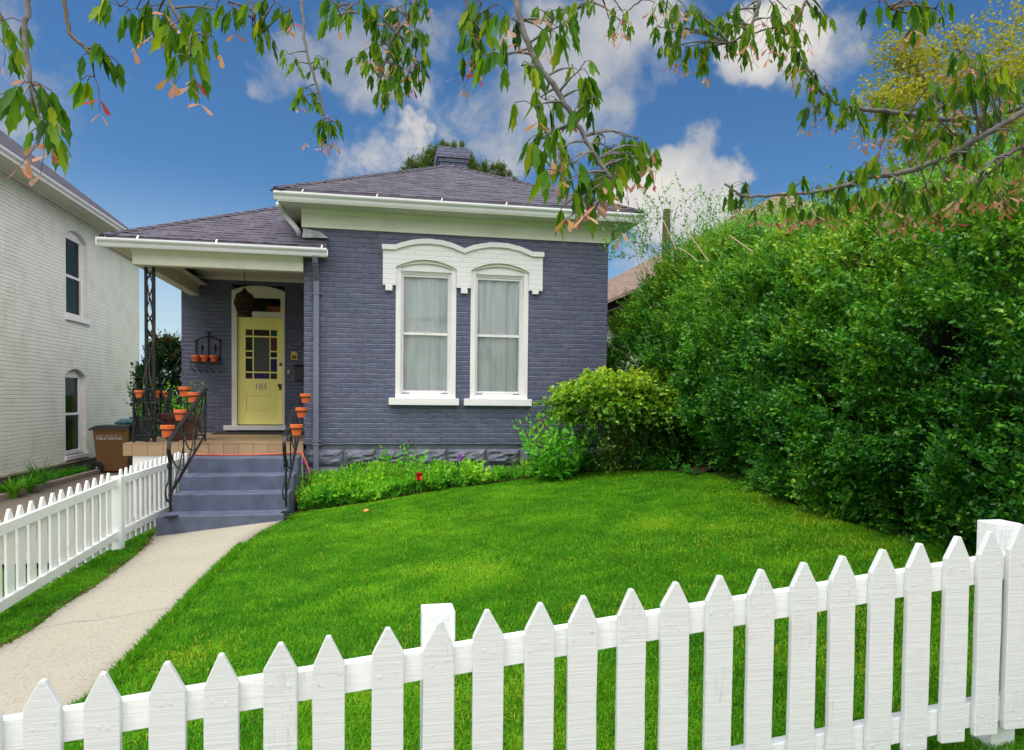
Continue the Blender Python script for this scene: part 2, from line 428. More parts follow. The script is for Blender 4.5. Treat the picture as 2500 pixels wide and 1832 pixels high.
MT['leaf_hedge'] = m_leaf('hedge_leaf', [(0, (.010, .075, .010)), (.3, (.040, .21, .014)), (.6, (.13, .36, .016)), (1, (.34, .46, .02))], .42, .28, .38)
MT['leaf_yellow'] = m_leaf('yellow_green_leaf', [(0, (.02, .085, .008)), (.4, (.12, .30, .012)), (.75, (.34, .54, .02)), (1, (.56, .60, .04))], .42, .3, .4)
MT['leaf_bed'] = m_leaf('bed_leaf', [(0, (.025, .15, .015)), (.5, (.085, .40, .018)), (1, (.30, .62, .03))], .5, .3, .2)
MT['leaf_pine'] = m_leaf('pine_needle', [(0, (.03, .07, .015)), (1, (.16, .22, .03))], .6, .2, .2)
MT['leaf_far'] = m_leaf('far_yellow_leaf', [(0, (.14, .17, .01)), (1, (.44, .42, .02))], .5, .4, .2)
MT['leaf_red'] = m_leaf('red_tip_leaf', [(0, (.012, .05, .015)), (.7, (.03, .09, .02)), (.85, (.10, .08, .02)), (1, (.38, .10, .06))], .5, .25, .3)
MT['grass'] = m_leaf('grass_blade', [(0, (.036, .18, .008)), (.4, (.095, .34, .012)), (.75, (.23, .50, .02)), (1, (.55, .50, .04))], .7, .40, .08)
MT['purple'] = m_plain('purple_petals', (.36, .10, .50), .6, .2, 60, .3)
MT['red'] = m_plain('red_petals', (.60, .015, .012), .5, .2, 60, .2)
MT['darkred'] = m_plain('dark_red_buds', (.22, .02, .03), .5, .2, 60, .2)
MT['dryleaf'] = m_plain('orange_dry_leaf', (.62, .24, .05), .6, .3, 30, .2)
MT['letter'] = m_plain('white_letter_paint', (.75, .75, .72), .5, .02, 5, 0)
MT['number'] = m_plain('brushed_steel_number', (.34, .35, .30), .5, .1, 20, 0)
MT['knob'] = m_plain('dark_bronze', (.05, .022, .01), .35, .3, 20, 0, metal=.4)
MT['yellow'] = m_plain('yellow_plastic', (.75, .55, .04), .5, .05, 20, 0)
# ================================================================== ground
def m_tile(name, flat):
    m, nt, b = newmat(name)
    if flat: w = coord(nt); oc = w
    else: w, oc = wallcoord(nt)
    br = N(nt, 'ShaderNodeTexBrick'); nt.links.new(w, br.inputs['Vector']); br.offset = 0; br.squash = 1
    br.inputs['Scale'].default_value = 1; br.inputs['Brick Width'].default_value = .205; br.inputs['Row Height'].default_value = .205 if flat else .6
    br.inputs['Mortar Size'].default_value = .004; br.inputs['Mortar Smooth'].default_value = .1
    br.inputs['Color1'].default_value = (.36, .235, .13, 1); br.inputs['Color2'].default_value = (.44, .30, .175, 1); br.inputs['Mortar'].default_value = (.09, .06, .04, 1)
    f = noise(nt, oc, 9, 5, .7)
    nt.links.new(mixc(nt, math_(nt, 'MULTIPLY', f, .5), br.outputs['Color'], (.30, .19, .11)), b.inputs['Base Color'])
    b.inputs['Roughness'].default_value = .45; bump(nt, b, math_(nt, 'SUBTRACT', 1.0, br.outputs['Fac']), .4, .004)
    return m
MT['tile'] = m_tile('tan_porch_tile', False); MT['tile_top'] = m_tile('tan_floor_tile', True)

def m_concrete(name, a, bcol, speck, crack=True):
    m, nt, b = newmat(name); o = coord(nt)
    f = noise(nt, o, 1.1, 6, .65); g = noise(nt, o, 55, 5, .75); h = noise(nt, o, 9, 4, .8)
    c = mixc(nt, f, a, bcol)
    c = mixc(nt, math_(nt, 'MULTIPLY', ramp(nt, g, [(.53, (0, 0, 0)), (.66, (1, 1, 1))]), .7), c, speck)
    c = mixc(nt, math_(nt, 'MULTIPLY', ramp(nt, h, [(.62, (0, 0, 0)), (.74, (1, 1, 1))]), .35), c, speck)
    hh = math_(nt, 'ADD', g, f)
    if crack:
        nz = N(nt, 'ShaderNodeTexNoise'); nz.inputs['Scale'].default_value = 2.2; nz.inputs['Detail'].default_value = 6; nt.links.new(o, nz.inputs['Vector'])
        s = N(nt, 'ShaderNodeSeparateXYZ'); nt.links.new(o, s.inputs[0])
        d = math_(nt, 'ABSOLUTE', math_(nt, 'ADD', math_(nt, 'SUBTRACT', s.outputs[1], 5.86), math_(nt, 'MULTIPLY_ADD', nz.outputs['Fac'], .22, math_(nt, 'MULTIPLY', s.outputs[0], -.06))))
        ck = math_(nt, 'LESS_THAN', d, .006)
        c = mixc(nt, math_(nt, 'MULTIPLY', ck, .75), c, tuple(x*.3 for x in a))
        hh = math_(nt, 'SUBTRACT', hh, ck)
    nt.links.new(c, b.inputs['Base Color']); b.inputs['Roughness'].default_value = .92; b.inputs['Specular IOR Level'].default_value = .2
    bump(nt, b, hh, .5, .008)
    return m
def m_soil(name, a, bcol):
    m, nt, b = newmat(name); o = coord(nt)
    f = noise(nt, o, 14, 8, .75); nt.links.new(ramp(nt, f, [(.3, a), (.7, bcol)]), b.inputs['Base Color'])
    b.inputs['Roughness'].default_value = 1; b.inputs['Specular IOR Level'].default_value = .1
    bump(nt, b, f, .9, .03); return m
MT['walk'] = m_concrete('tan_walk_concrete', (.31, .285, .228), (.40, .372, .305), (.12, .095, .065))
MT['drive'] = m_concrete('drive_concrete', (.27, .22, .18), (.35, .29, .235), (.12, .09, .06), False)
MT['soil'] = m_soil('garden_soil', (.035, .022, .014), (.10, .062, .035))
MT['turf'] = m_soil('turf_base', (.025, .085, .006), (.07, .14, .015))
MT['dirt_edge'] = m_soil('leaf_litter_edge', (.07, .035, .015), (.20, .11, .05))

# broad ground: one sheet to the horizon, following the slope of the street
xs = np.concatenate([[-900, -300, -100, -40, -20, -12, -8, -5, -3.4], np.arange(-2.9, 7.01, .45), [7.1, 9, 13, 20, 40, 100, 300, 900]])
ys = np.concatenate([[-900, -200, -60, -20, -8, -4, -1], np.arange(0, 13, 1.), [14, 17, 20, 26, 40, 80, 200, 900]])
gx, gy = np.meshgrid(xs, ys, indexing='ij')
V = np.stack([gx, gy, gz(gx)-.035], -1).reshape(-1, 3); ny = len(ys)
Fq = np.array([(i*ny+j, (i+1)*ny+j, (i+1)*ny+j+1, i*ny+j+1) for i in range(len(xs)-1) for j in range(ny-1)])
tag(np_build('ground', V, Fq, MT['turf']), kind='structure')

def sheet(name, left, right, mat, lift, n=40, cross=6, skirt=.12, kind='structure', bumpy=0):
    """strip between two edge lines laid on the sloping ground, with real thickness at its sides"""
    L = smooth_pts(left, 6); Rr = smooth_pts(right, 6)
    def res(P):
        P = np.array([p[:2] for p in P]); d = np.r_[0, np.cumsum(np.linalg.norm(np.diff(P, axis=0), axis=1))]; t = np.linspace(0, d[-1], n)
        return np.stack([np.interp(t, d, P[:, 0]), np.interp(t, d, P[:, 1])], -1)
    A = res(L); B = res(Rr); V = []
    for i in range(n):
        row = [A[i]+(B[i]-A[i])*k/cross for k in range(cross+1)]
        V.append([(row[0][0], row[0][1], gz(row[0][0])+lift-skirt)]+[(p[0], p[1], gz(p[0])+lift) for p in row]+[(row[-1][0], row[-1][1], gz(row[-1][0])+lift-skirt)])
    V = np.array(V, float); m = cross+3
    if bumpy: V[:, 1:-1, 2] += (vnoise(V[:, 1:-1].reshape(-1, 3)*3)-.5).reshape(n, -1)*bumpy
    F = np.array([(i*m+k, i*m+k+1, (i+1)*m+k+1, (i+1)*m+k) for i in range(n-1) for k in range(m-1)])
    o = np_build(name, V.reshape(-1, 3), F, mat, smooth=False); tag(o, kind=kind); return A, B

W_LEFT = [at(u, v, ground=True) for u, v in ((381, 1301), (362, 1330), (332, 1358), (245, 1425), (150, 1486), (0, 1584))]
W_LEFT += [W_LEFT[-1]+np.array((-.75, -1.0, 0)), W_LEFT[-1]+np.array((-1.6, -2.2, 0))]
W_LEFT = [W_LEFT[0]+np.array((.03, .3, 0))]+W_LEFT
W_RIGHT = [at(u, v, ground=True) for u, v in ((682, 1276), (640, 1296), (603, 1322), (552, 1370), (501, 1420), (440, 1487), (377, 1552), (277, 1657), (215, 1720))]
W_RIGHT += [W_RIGHT[-1]+np.array((-.45, -.75, 0)), W_RIGHT[-1]+np.array((-1.1, -1.9, 0))]
W_RIGHT = [W_RIGHT[0]+np.array((.05, .3, 0))]+W_RIGHT
WA, WB = sheet('walkway', W_LEFT, W_RIGHT, MT['walk'], .012)
sheet('driveway', [(-6.0, 8, 0), (-6.0, 24, 0)], [(-3.12, 8, 0), (-3.12, 24, 0)], MT['drive'], .02, n=12)
sheet('sidewalk', [(-9, 1.55, 0), (9, 1.55, 0)], [(-9, .1, 0), (9, .1, 0)], MT['drive'], .015, n=40)
# kerb beside the neighbour's planting strip
b = MB(); b.box(-6.12, -6.0, 8, 24, 0.-.3, EYE-1.655); tag(b.build('kerb', MT['drive'], bevel=.015), kind='structure')
b = MB(); b.box(-6.6, -6.12, 8, 24, -.4, EYE-1.70); tag(b.build('planting_strip', MT['soil']), kind='structure')

BED_EDGE = [at(u, v, ground=True)[:2] for u, v in ((700, 1256), (735, 1250), (850, 1234), (960, 1217), (1100, 1192), (1240, 1175), (1400, 1156), (1500, 1150), (1640, 1150), (1700, 1163))]
bedpoly = [tuple(p) for p in BED_EDGE]+[(5.2, 9.6), (5.2, 11.2), (-1.0, 11.2), (-1.02, 9.95)]
V = [(x, y, gz(x)+.012) for x, y in bedpoly]
me = bpy.data.meshes.new('flower_bed_soil'); me.from_pydata([tuple(map(float, p)) for p in V], [], [tuple(range(len(V)))]); me.update()
tag(link('flower_bed_soil', me, None, MT['soil']), kind='structure')

# ------------------------------------------------------------------ grass
HEDGE_EDGE = [at(u, v, ground=True)[:2] for u, v in ((1640, 1150), (1700, 1165), (1800, 1205), (1900, 1247), (2000, 1285), (2100, 1318))]
lawn = [tuple(p) for p in WB]+[(-1.3, 1.95), (4.4, 1.95), (4.3, 4.4)]+[(p[0]+.25, p[1]) for p in HEDGE_EDGE[::-1]]+[tuple(p) for p in BED_EDGE[::-1][2:]]
# the near end of the walk edge runs outside the fence; the lawn polygon is simple either way
left_strip = [tuple(p) for p in WA if p[1] > 2.2]+[(-3.12, 2.4), (-3.12, 9.6), (-2.64, 9.6)]
def patch(P):
    q = np.c_[P[:, :2]*1.1, np.full(len(P), 3.3)]; return np.clip((fbm(q, 4)-.44)*3.4, 0, 1)
def blades(poly, y0, y1, dens, hmin, hmax, wid, x0=-6, x1=5):
    n = int((x1-x0)*(y1-y0)*dens)
    P = np.c_[RNG.uniform(x0, x1, n), RNG.uniform(y0, y1, n)]; P = P[inside(P, poly)]; n = len(P)
    ph = fbm(np.c_[P*2.3, np.full(n, 9.1)], 3); h = RNG.uniform(hmin, hmax, n)*(0.65+.8*ph); w = wid*RNG.uniform(.6, 1.3, n)
    a = RNG.uniform(0, 2*np.pi, n); d = np.c_[np.cos(a), np.sin(a), np.zeros(n)]; s = np.c_[-np.sin(a), np.cos(a), np.zeros(n)]
    lean = RNG.uniform(.3, 1.7, n)
    B = np.c_[P, gz(P[:, 0])-.012]
    up = np.array((0, 0, 1.))
    m = B+up*(h*.55)[:, None]+d*(h*lean*.22)[:, None]; t = B+up*(h*(1-.30*lean))[:, None]+d*(h*lean*.75)[:, None]
    V = np.stack([B-s*w[:, None]/2, B+s*w[:, None]/2, m-s*w[:, None]*.4, m+s*w[:, None]*.4, t], 1).reshape(-1, 3)
    F = (np.arange(n)*5)[:, None, None]+np.array([(0, 1, 3), (0, 3, 2), (2, 3, 4)])[None]
    tint = np.clip(.12+.42*RNG.random(n)+.55*(fbm(np.c_[P*5.5, np.full(n, 2.2)], 3)-.5)+.30*patch(P)-.03, 0, 1)
    dry = RNG.random(n) < (.03+.06*patch(P)**2); tint[dry] = RNG.uniform(.8, 1, dry.sum())
    for (cx, cy, r, st) in YELLOW:
        k = np.exp(-((P[:, 0]-cx)**2+((P[:, 1]-cy)*1.0)**2)/r**2); q = RNG.random(n) < k*st*.6; tint[q] = RNG.uniform(.72, 1., q.sum())
    return V, F.reshape(-1, 3), np.repeat(tint, 5)
YELLOW = [tuple(at(u, v, ground=True)[:2])+(r, s) for u, v, r, s in ((470, 1600, .22, .7), (1900, 1225, .3, .6), (2000, 1262, .3, .6), (1830, 1205, .3, .5), (1400, 1480, .1, .5), (2100, 1330, .3, .5),
          (1050, 1600, .25, .5), (1260, 1700, .25, .5), (2000, 1600, .3, .5), (1600, 1330, .5, .15), (1900, 1300, .6, .25), (2160, 1500, .25, .45), (1150, 1260, .4, .12))]
g = merge([blades(lawn, 1.9, 3.3, 17000, .018, .048, .0042), blades(lawn, 3.3, 5.2, 12000, .016, .038, .0054), blades(lawn, 5.2, 7.4, 9000, .016, .034, .007), blades(lawn, 7.4, 11, 7000, .016, .034, .0088)])
tag(np_build('lawn_grass', g[0], g[1], MT['grass'], tint=g[2]), 'bright green mown front lawn with faint yellowish patches', 'grass', kind='stuff')
# ragged grass leaning over the walk's edge
ne = 9000; ie = RNG.integers(8, len(WB)-9, ne); tt_ = RNG.random(ne); Pe = WB[ie]+(WB[ie+1]-WB[ie])*tt_[:, None]; Pe = Pe+np.c_[.015+RNG.normal(size=ne)*.018, np.zeros(ne)]
ge = leaves(np.c_[Pe, gz(Pe[:, 0])], np.c_[-.5+RNG.normal(size=ne)*.7, RNG.normal(size=ne)*.6, np.ones(ne)], RNG.uniform(.025, .07, ne), T_simple(.07, .02), np.clip(RNG.normal(size=ne)*.2+.35, 0, 1))
tag(np_build('edge_grass', ge[0], ge[1], MT['grass'], tint=ge[2]), 'ragged grass tufts leaning over the right edge of the concrete walk', 'grass', kind='stuff')
g = merge([blades(left_strip, 2.2, 9.6, 8000, .025, .06, .0075)])
tag(np_build('verge_grass', g[0], g[1]*1, MT['grass'], tint=np.clip(g[2]-.12, 0, 1)), 'narrow dark green grass strip between white side fence and concrete walk', 'grass', kind='stuff')
# litter along the walk's left edge
ns = 900; idx = RNG.integers(3, len(WA)-8, ns); base = WA[idx]+RNG.normal(size=(ns, 2))*np.array((.028, .12))-np.array((.03, 0))
g = leaves(np.c_[base, gz(base[:, 0])+.014+RNG.random(ns)*.008], np.c_[RNG.normal(size=(ns, 2)), np.zeros(ns)], RNG.uniform(.01, .035, ns), T_simple(.3, .1), RNG.random(ns), flat=np.tile((0, 0, 1.), (ns, 1)))
tag(np_build('leaf_litter', g[0], g[1], MT['dirt_edge']), 'brown leaf litter along the left edge of the walk', 'leaf litter', kind='stuff')

# ================================================================== blue-grey brick house
YF, YB = 10.95, 14.0          # front wall, porch back wall
XL, XR, XP = fx(742, 820), fx(1483, 760), -3.56
z_cor = .5*(fz(742, 562)+fz(1492, 591)); z_base = .5*(fz(772, 1089)+fz(1302, 1081))
G0 = EYE-1.9
house = empty('brick_house', (1.3, 12.5, 0.3), 'one storey blue grey painted brick house with hipped shingle roof and yellow door', 'house')
HX = lambda u, v=820: fx(u, v, 10.9)
HZ = lambda u, v: fz(u, v, 10.9)
# windows, measured once and squared up
W = []
for (cl, cr, gl, gr, vs, vp, vg0, vg1, vm, sl, sr, vs0, vs1) in ((966, 1114, 986, 1094, 654, 636.5, 676, 955, 815, 949, 1120, 974, 991), (1149.5, 1290.5, 1167.5, 1270.5, 661, 642, 681, 955, 818.5, 1133, 1297.5, 973, 990)):
    d = dict(x0=HX(cl), x1=HX(cr), g0=HX(gl), g1=HX(gr), zs=.5*(HZ(cl, vs)+HZ(cr, vs+3)), zp=HZ((cl+cr)/2, vp), zg1=HZ((gl+gr)/2, vg0), zg0=HZ((gl+gr)/2, vg1), zm=HZ((gl+gr)/2, vm), s0=HX(sl, 980), s1=HX(sr, 980), zs1=HZ((cl+cr)/2, vs0), zs0=HZ((cl+cr)/2, vs1))
    W.append(d)
for k in ('zs', 'zp', 'zg1', 'zg0', 'zm', 'zs1', 'zs0'):
    a = (W[0][k]+W[1][k])/2; W[0][k] = W[1][k] = a
ztop_open = W[0]['zp']
b = MB(); ZT = z_cor+.45
b.box(XL, W[0]['x0'], YF, YF+.3, z_base, ZT); b.box(W[0]['x1'], W[1]['x0'], YF, YF+.3, W[0]['zs0'], ztop_open)
b.box(W[1]['x1'], XR, YF, YF+.3, z_base, ZT); b.box(W[0]['x0'], W[1]['x1'], YF, YF+.3, z_base, W[0]['zs0']); b.box(W[0]['x0'], W[1]['x1'], YF, YF+.3, ztop_open, ZT)
b.box(XL, XL+.3, YF+.3, 20, z_base, ZT); b.box(XR-.3, XR, YF+.3, 20, z_base, ZT)
# porch back wall with the door opening
PX = lambda u, v=880: fx(u, v, YB); PZ = lambda u, v: fz(u, v, YB)
dx0, dx1 = PX(566, 900), PX(696, 900); dzs, dzp = PZ(633, 711), PZ(633, 697); dz0 = PZ(625, 1043)
zfl = fz(560, 1083, 10.83)       # porch floor level
b.box(XP, dx0, YB, YB+.3, zfl-.3, ZT-.45); b.box(dx1, XL, YB, YB+.3, zfl-.3, ZT-.45); b.box(dx0, dx1, YB, YB+.3, dzp, ZT-.45); b.box(dx0, dx1, YB, YB+.3, zfl-.3, dz0)
b.box(XP, XP+.3, YB+.3, 20, G0, ZT-.45); b.box(XP, XR, 20, 20.3, G0, ZT-.45)
b.build('wall', MT['brick'], house)
# recessed band and rock-faced foundation
zb1 = z_base-.075
b = MB(); b.box(XL+.03, XR-.03, YF+.03, YF+.3, zb1, z_base); b.box(XR-.3, XR-.03, YF+.3, 20, G0, z_base); b.box(XL+.03, XL+.3, YF+.3, YB, G0, z_base)
b.build('foundation_band', MT['stone'], house)
b = MB(); z1 = zb1
for row, hh in enumerate((.26, .24, .26, .3)):
    x = XL; z0 = z1-hh; k = 0
    while x < XR-.02:
        w = random.uniform(.45, .85); x1 = min(x+w, XR)
        if XR-x1 < .2: x1 = XR
        nx, nz = max(8, int((x1-x)/.04)), 7; vs = []
        fl = random.uniform(.6, 1.2); ph = random.random()*50
        for j in range(nz+1):
            for i in range(nx+1):
                s, t = i/nx, j/nz
                e = min(min(s, 1-s)*nx/1.6, min(t, 1-t)*nz/1.6, 1)
                q = np.array([[ (x+(x1-x)*s)*5+ph, j*1.1+ph, 2.]])
                dd = (abs(float(fbm(q, 3)[0])-.5)*-.22+.085)*fl
                vs.append((x+.006+(x1-x-.012)*s, YF+.02-.012-max(0, e)*dd, z0+.006+(hh-.012)*t))
        fs = [(j*(nx+1)+i, j*(nx+1)+i+1, (j+1)*(nx+1)+i+1, (j+1)*(nx+1)+i) for j in range(nz) for i in range(nx)]
        b.add(vs, fs); x = x1
    z1 = z0
b.box(XL+.01, XR-.01, YF+.02, YF+.3, z1, zb1-.002)
b.build('stone_foundation', MT['stone'], house)

# cornice: bottom band, cove and soffit; gutter hung in front
OX0, OX1, OY = fx(665, 470, 10.47), fx(1576, 520, 10.47), 10.47
zg = .5*(fz(665, 469, 10.47)+fz(1576, 518, 10.47)); zsof = zg-.12
c = MB()
prof = [(0, z_cor), (-.035, z_cor), (-.035, z_cor+.06), (-.02, z_cor+.07), (-.025, z_cor+.2), (-.05, zsof-.07), (-.10, zsof-.012), (0, zsof-.012)]
c.add([(XL-.035, YF+p[0], p[1]) for p in prof]+[(XR+.035, YF+p[0], p[1]) for p in prof], [tuple(range(7, -1, -1)), tuple(range(8, 16))]+[(i, (i+1) % 8, (i+1) % 8+8, i+8) for i in range(8)])
c.box(XR, XR+.033, YF-.02, 19.9, z_cor+.003, zsof-.014); c.box(XL-.033, XL, YF-.02, 13.2, z_cor+.003, zsof-.014)
c.build('cornice', MT['cream'], house)
c = MB(); c.box(OX0+.06, OX1-.06, OY+.06, YF+.2, zsof-.01, zsof+.02); c.box(OX0+.06, XL, YF+.2, 19.9, zsof-.01, zsof+.02); c.box(XR, OX1-.06, YF+.2, 19.9, zsof-.01, zsof+.02)
c.build('soffit', MT['soffit'], house)
def gutter(b, p, q, out, h=.115, d=.10):
    """ogee gutter: p to q along its back, 'out' the outward direction"""
    p = np.array(p); q = np.array(q); out = np.array(out, float); up = np.array((0, 0, 1.))
    pr = [(0, 0), (.0, -h), (.045, -h), (.055, -h*.82), (.062, -h*.55), (d*.92, -h*.34), (d, -h*.20), (d, 0), (d-.012, 0), (d-.012, -h*.25), (.02, -h*.85), (.015, 0)]
    n = len(pr)
    b.add([p+out*a+up*z for a, z in pr]+[q+out*a+up*z for a, z in pr], [(i, (i+1) % n, (i+1) % n+n, i+n) for i in range(n)]+[tuple(range(n-1, -1, -1)), tuple(range(n, 2*n))])
g = MB(); gutter(g, (OX0+.01, OY+.1, zg), (OX1-.01, OY+.1, zg), (0, -1, 0)); g.build('gutter', MT['gutter'], house)
g = MB(); gutter(g, (OX0+.1, OY+.10, zg-.001), (OX0+.1, 12.3, zg-.001), (-1, 0, 0)); g.build('gutter', MT['gutter'], house)
g = MB(); gutter(g, (OX1-.1, OY+.10, zg-.001), (OX1-.1, 19.9, zg-.001), (1, 0, 0)); g.build('gutter', MT['gutter'], house)
for u in (738, 920, 1079, 1237, 1420, 1510):
    x = fx(u, 480, OY); s = MB(); s.bar((x-.01, OY+.005, zg-.005), (x+.012, OY+.03, zg+.045), .016, .008); s.bar((x+.012, OY+.03, zg+.045), (x+.02, OY+.11, zg+.035), .016, .008)
    s.build('gutter_strap', MT['gutter'], house)
# roofs
pit = .507
def slab(name, pts, mat, par, th=.05):
    b = MB(); n = len(pts); lo = [(p[0], p[1], p[2]-th) for p in pts]
    b.add(list(pts)+lo, [tuple(range(n)), tuple(range(2*n-1, n-1, -1))]+[(i, i+n, (i+1) % n+n, (i+1) % n) for i in range(n)])
    return b.build(name, mat, par)
ex0, ex1, ey = OX0+.03, OX1-.03, OY+.04; half = (ex1-ex0)/2; cx = (ex0+ex1)/2; ze = zg+.05; za = ze+half*pit
def up_edge(a, b, sag=.0): return a
roof = slab('roof', [(ex0, ey, ze), (ex1, ey, ze), (cx, ey+half, za)], MT['shingle'], house)
slab('roof', [(ex0, ey, ze), (cx, ey+half, za), (cx, 20.3, za), (ex0, 20.3, ze)], MT['shingle'], house)
slab('roof', [(ex1, ey, ze), (ex1, 20.3, ze), (cx, 20.3, za), (cx, ey+half, za)], MT['shingle'], house)
b = MB(); b.box(ex0+.1, ex1-.1, ey+.06, 20.2, zsof+.02, ze-.045); b.build('fascia', MT['white'], house)
# ridge caps along the hips: overlapping tabs
def caps(p, q, name='ridge_cap'):
    p = np.array(p); q = np.array(q); L = np.linalg.norm(q-p); d = (q-p)/L; n = int(L/.14); s = np.cross(d, (0, 0, 1)); s /= np.linalg.norm(s); b = MB()
    for i in range(n):
        a = p+d*(i*.14); e = a+d*.17
        lift = .02; k = np.array((0, 0, 1.))
        vs = [a+k*lift+s*0, a-s*.11-k*.035+k*lift, a+s*.11-k*.035+k*lift, e+k*.012, e-s*.11-k*.045, e+s*.11-k*.045]
        vs += [x-k*.02 for x in vs]
        b.add(vs, [(0, 3, 4, 1), (0, 2, 5, 3), (0, 1, 7, 6), (0, 6, 8, 2), (1, 4, 10, 7), (2, 8, 11, 5), (3, 5, 11, 9), (3, 9, 10, 4)])
    b.build(name, MT['shingle'], house)
caps((ex0, ey, ze), (cx, ey+half, za)); caps((ex1, ey, ze), (cx, ey+half, za)); caps((cx, ey+half, za), (cx, 19, za))
# chimney with corbelled cap and a broken top course
ch0, ch1, cy = fx(1074, 400, 14.0), fx(1140, 400, 14.0), 14.0; zt = fz(1106, 359, 14)
b = MB(); b.box(ch0, ch1, cy, cy+.56, za-.5, zt-.3); b.box(ch0-.03, ch1+.03, cy-.03, cy+.59, zt-.3, zt-.235); b.box(ch0-.008, ch1+.008, cy-.008, cy+.568, zt-.235, zt-.225); b.box(ch0-.06, ch1+.06, cy-.06, cy+.62, zt-.225, zt-.06)
xx = ch0-.04
for k, (w, h) in enumerate(((.1, .05), (.02, -.01), (.15, .045), (.13, .03), (.03, -.01), (.15, .05), (.06, .03))):
    if h > 0: b.box(xx, min(xx+w, ch1+.05), cy-.045, cy+.04, zt-.06, zt-.06+h)
    xx += w
b.box(ch0-.045, ch1+.045, cy+.5, cy+.60, zt-.06, zt-.01)
ch = b.build('chimney', MT['brick'], house, bevel=.008)
# small diagonal leader under the left eave, emptying on the porch roof
s = MB(); s.tube(smooth_pts([(OX0+.05, OY+.25, zg-.12), (OX0+.10, OY+.5, zg-.2), (OX0+.28, 11.0, zg-.42), (OX0+.30, 11.15, zg-.52), (OX0+.20, 11.05, zg-.60), (OX0+.08, 10.98, zg-.62)], 4), .04, 8)
s.build('rain_leader', MT['gutter'], house, smooth=True)

# ------------------------------------------------------------------ porch roof, beam and ceiling
PY = 10.6; pu0, pu1 = fx(233, 585, PY), fx(800, 610, PY); pz = .5*(fz(233, 578, PY)+fz(800, 606, PY))
g = MB(); gutter(g, (pu0+.01, PY+.1, pz), (pu1, PY+.1, pz), (0, -1, 0)); g.box(pu0, pu0+.012, PY, PY+.1, pz-.11, pz); g.box(pu1-.012, pu1, PY, PY+.1, pz-.11, pz); g.build('gutter', MT['gutter'], house)
g = MB(); gutter(g, (pu0+.1, PY+.1, pz-.001), (pu0+.1, 19.9, pz-.001), (-1, 0, 0)); g.build('gutter', MT['gutter'], house)
for u, v in ((256, 578), (334, 581), (527, 590), (785, 603)):
    x = fx(u, v, PY); s = MB(); s.bar((x, PY+.004, pz-.004), (x+.003, PY+.05, pz+.05), .022, .008); s.bar((x+.003, PY+.05, pz+.05), (x, PY+.12, pz+.04), .02, .008); s.build('gutter_strap', MT['gutter'], house)
qx0, qy, qz = pu0+.05, PY+.06, pz+.045
tx = XL-qx0; T2 = 3.3
slab('roof', [(qx0, qy, qz), (pu1-.02, qy, qz), (pu1-.02, YF-.02, qz+pit*(YF-.02-qy)), (XL-.003, YF-.02, qz+pit*(YF-.02-qy)), (XL-.003, qy+tx, qz+pit*tx), (qx0+tx, qy+tx, qz+pit*tx)][:5]+[], MT['shingle'], house)
slab('roof', [(qx0, qy, qz), (qx0+tx-.02, qy+tx-.02, qz+pit*(tx-.02)), (XL-.003, 20, qz+pit*tx), (qx0, 20, qz)], MT['shingle'], house)
caps((qx0, qy, qz), (qx0+tx-.3, qy+tx-.3, qz+pit*(tx-.3)))
b = MB(); b.box(qx0+.06, pu1-.03, qy+.05, YF-.03, pz-.08, qz-.048); b.build('fascia', MT['cream'], house)
b = MB(); b.add([(XL-.02, YF-.07, qz+.15), (XL+.36, YF-.08, qz+.16), (XL+.24, YF-.03, qz+.25), (XL-.01, YF-.02, qz+.30), (XL-.02, YF-.02, qz+.15), (XL+.36, YF-.02, qz+.16), (XL+.24, YF-.008, qz+.25), (XL-.01, YF-.008, qz+.30)], [(0, 1, 2, 3), (4, 7, 6, 5), (0, 4, 5, 1), (1, 5, 6, 2), (2, 6, 7, 3), (3, 7, 4, 0)])
b.build('flashing', m_plain('weathered_lead_flashing', (.32, .35, .36), .7, .4, 12, .6), house)
BX0 = fx(323, 647, 10.85); zbm = .5*(fz(744, 661, 10.85)+fz(323, 647, 10.85))
c = MB()
prof = [(0, zbm), (-.02, zbm), (-.02, zbm+.13), (-.05, zbm+.15), (-.12, pz-.105), (.14, pz-.105), (.14, zbm)]
c.add([(BX0, 10.87+p[0], p[1]) for p in prof]+[(XL-.003, 10.87+p[0], p[1]) for p in prof], [tuple(range(6, -1, -1)), tuple(range(7, 14))]+[(i, (i+1) % 7, (i+1) % 7+7, i+7) for i in range(7)])
c.box(BX0, BX0+.16, 11.012, YB-.003, zbm+.003, pz-.10)
c.build('porch_beam', MT['cream'], house)
zc = fz(600, 686, YB)+.07
c = MB(); c.box(BX0+.16, XL-.004, 11.012, YB-.004, zc, zc+.03); c.box(qx0+.06, BX0+.3, qy+.06, 20, pz-.104, pz-.085); c.box(BX0+.3, pu1-.05, qy+.06, 10.84, pz-.104, pz-.085); c.build('porch_ceiling', MT['soffit'], house)
c = MB(); c.box(XP+.16, XL-.006, YB-.03, YB-.003, zc-.07, zc-.002); c.build('porch_trim', MT['cream'], house)
# porch slab: tiled edge, tiled floor, painted base
FY = 10.83; FX0 = fx(300, 1083, FY)
ztb = fz(560, 1112, FY)
b = MB(); b.box(FX0, XL-.004, FY, FY+.02, ztb, zfl-.004); b.box(FX0, FX0+.02, FY+.02, YB-.01, ztb, zfl-.004)
b.build('tile_edge', MT['tile'], house)
b = MB(); b.box(FX0-.004, XL-.005, FY-.004, YB-.002, zfl-.004, zfl+.004); b.build('porch_floor', MT['tile_top'], house)
b = MB(); b.box(FX0+.12, XL-.01, FY+.022, FY+.3, G0-.1, zfl-.006); b.box(FX0+.12, FX0+.4, FY+.3, YB, G0-.1, zfl-.006); b.build('porch_base', MT['white'], house)

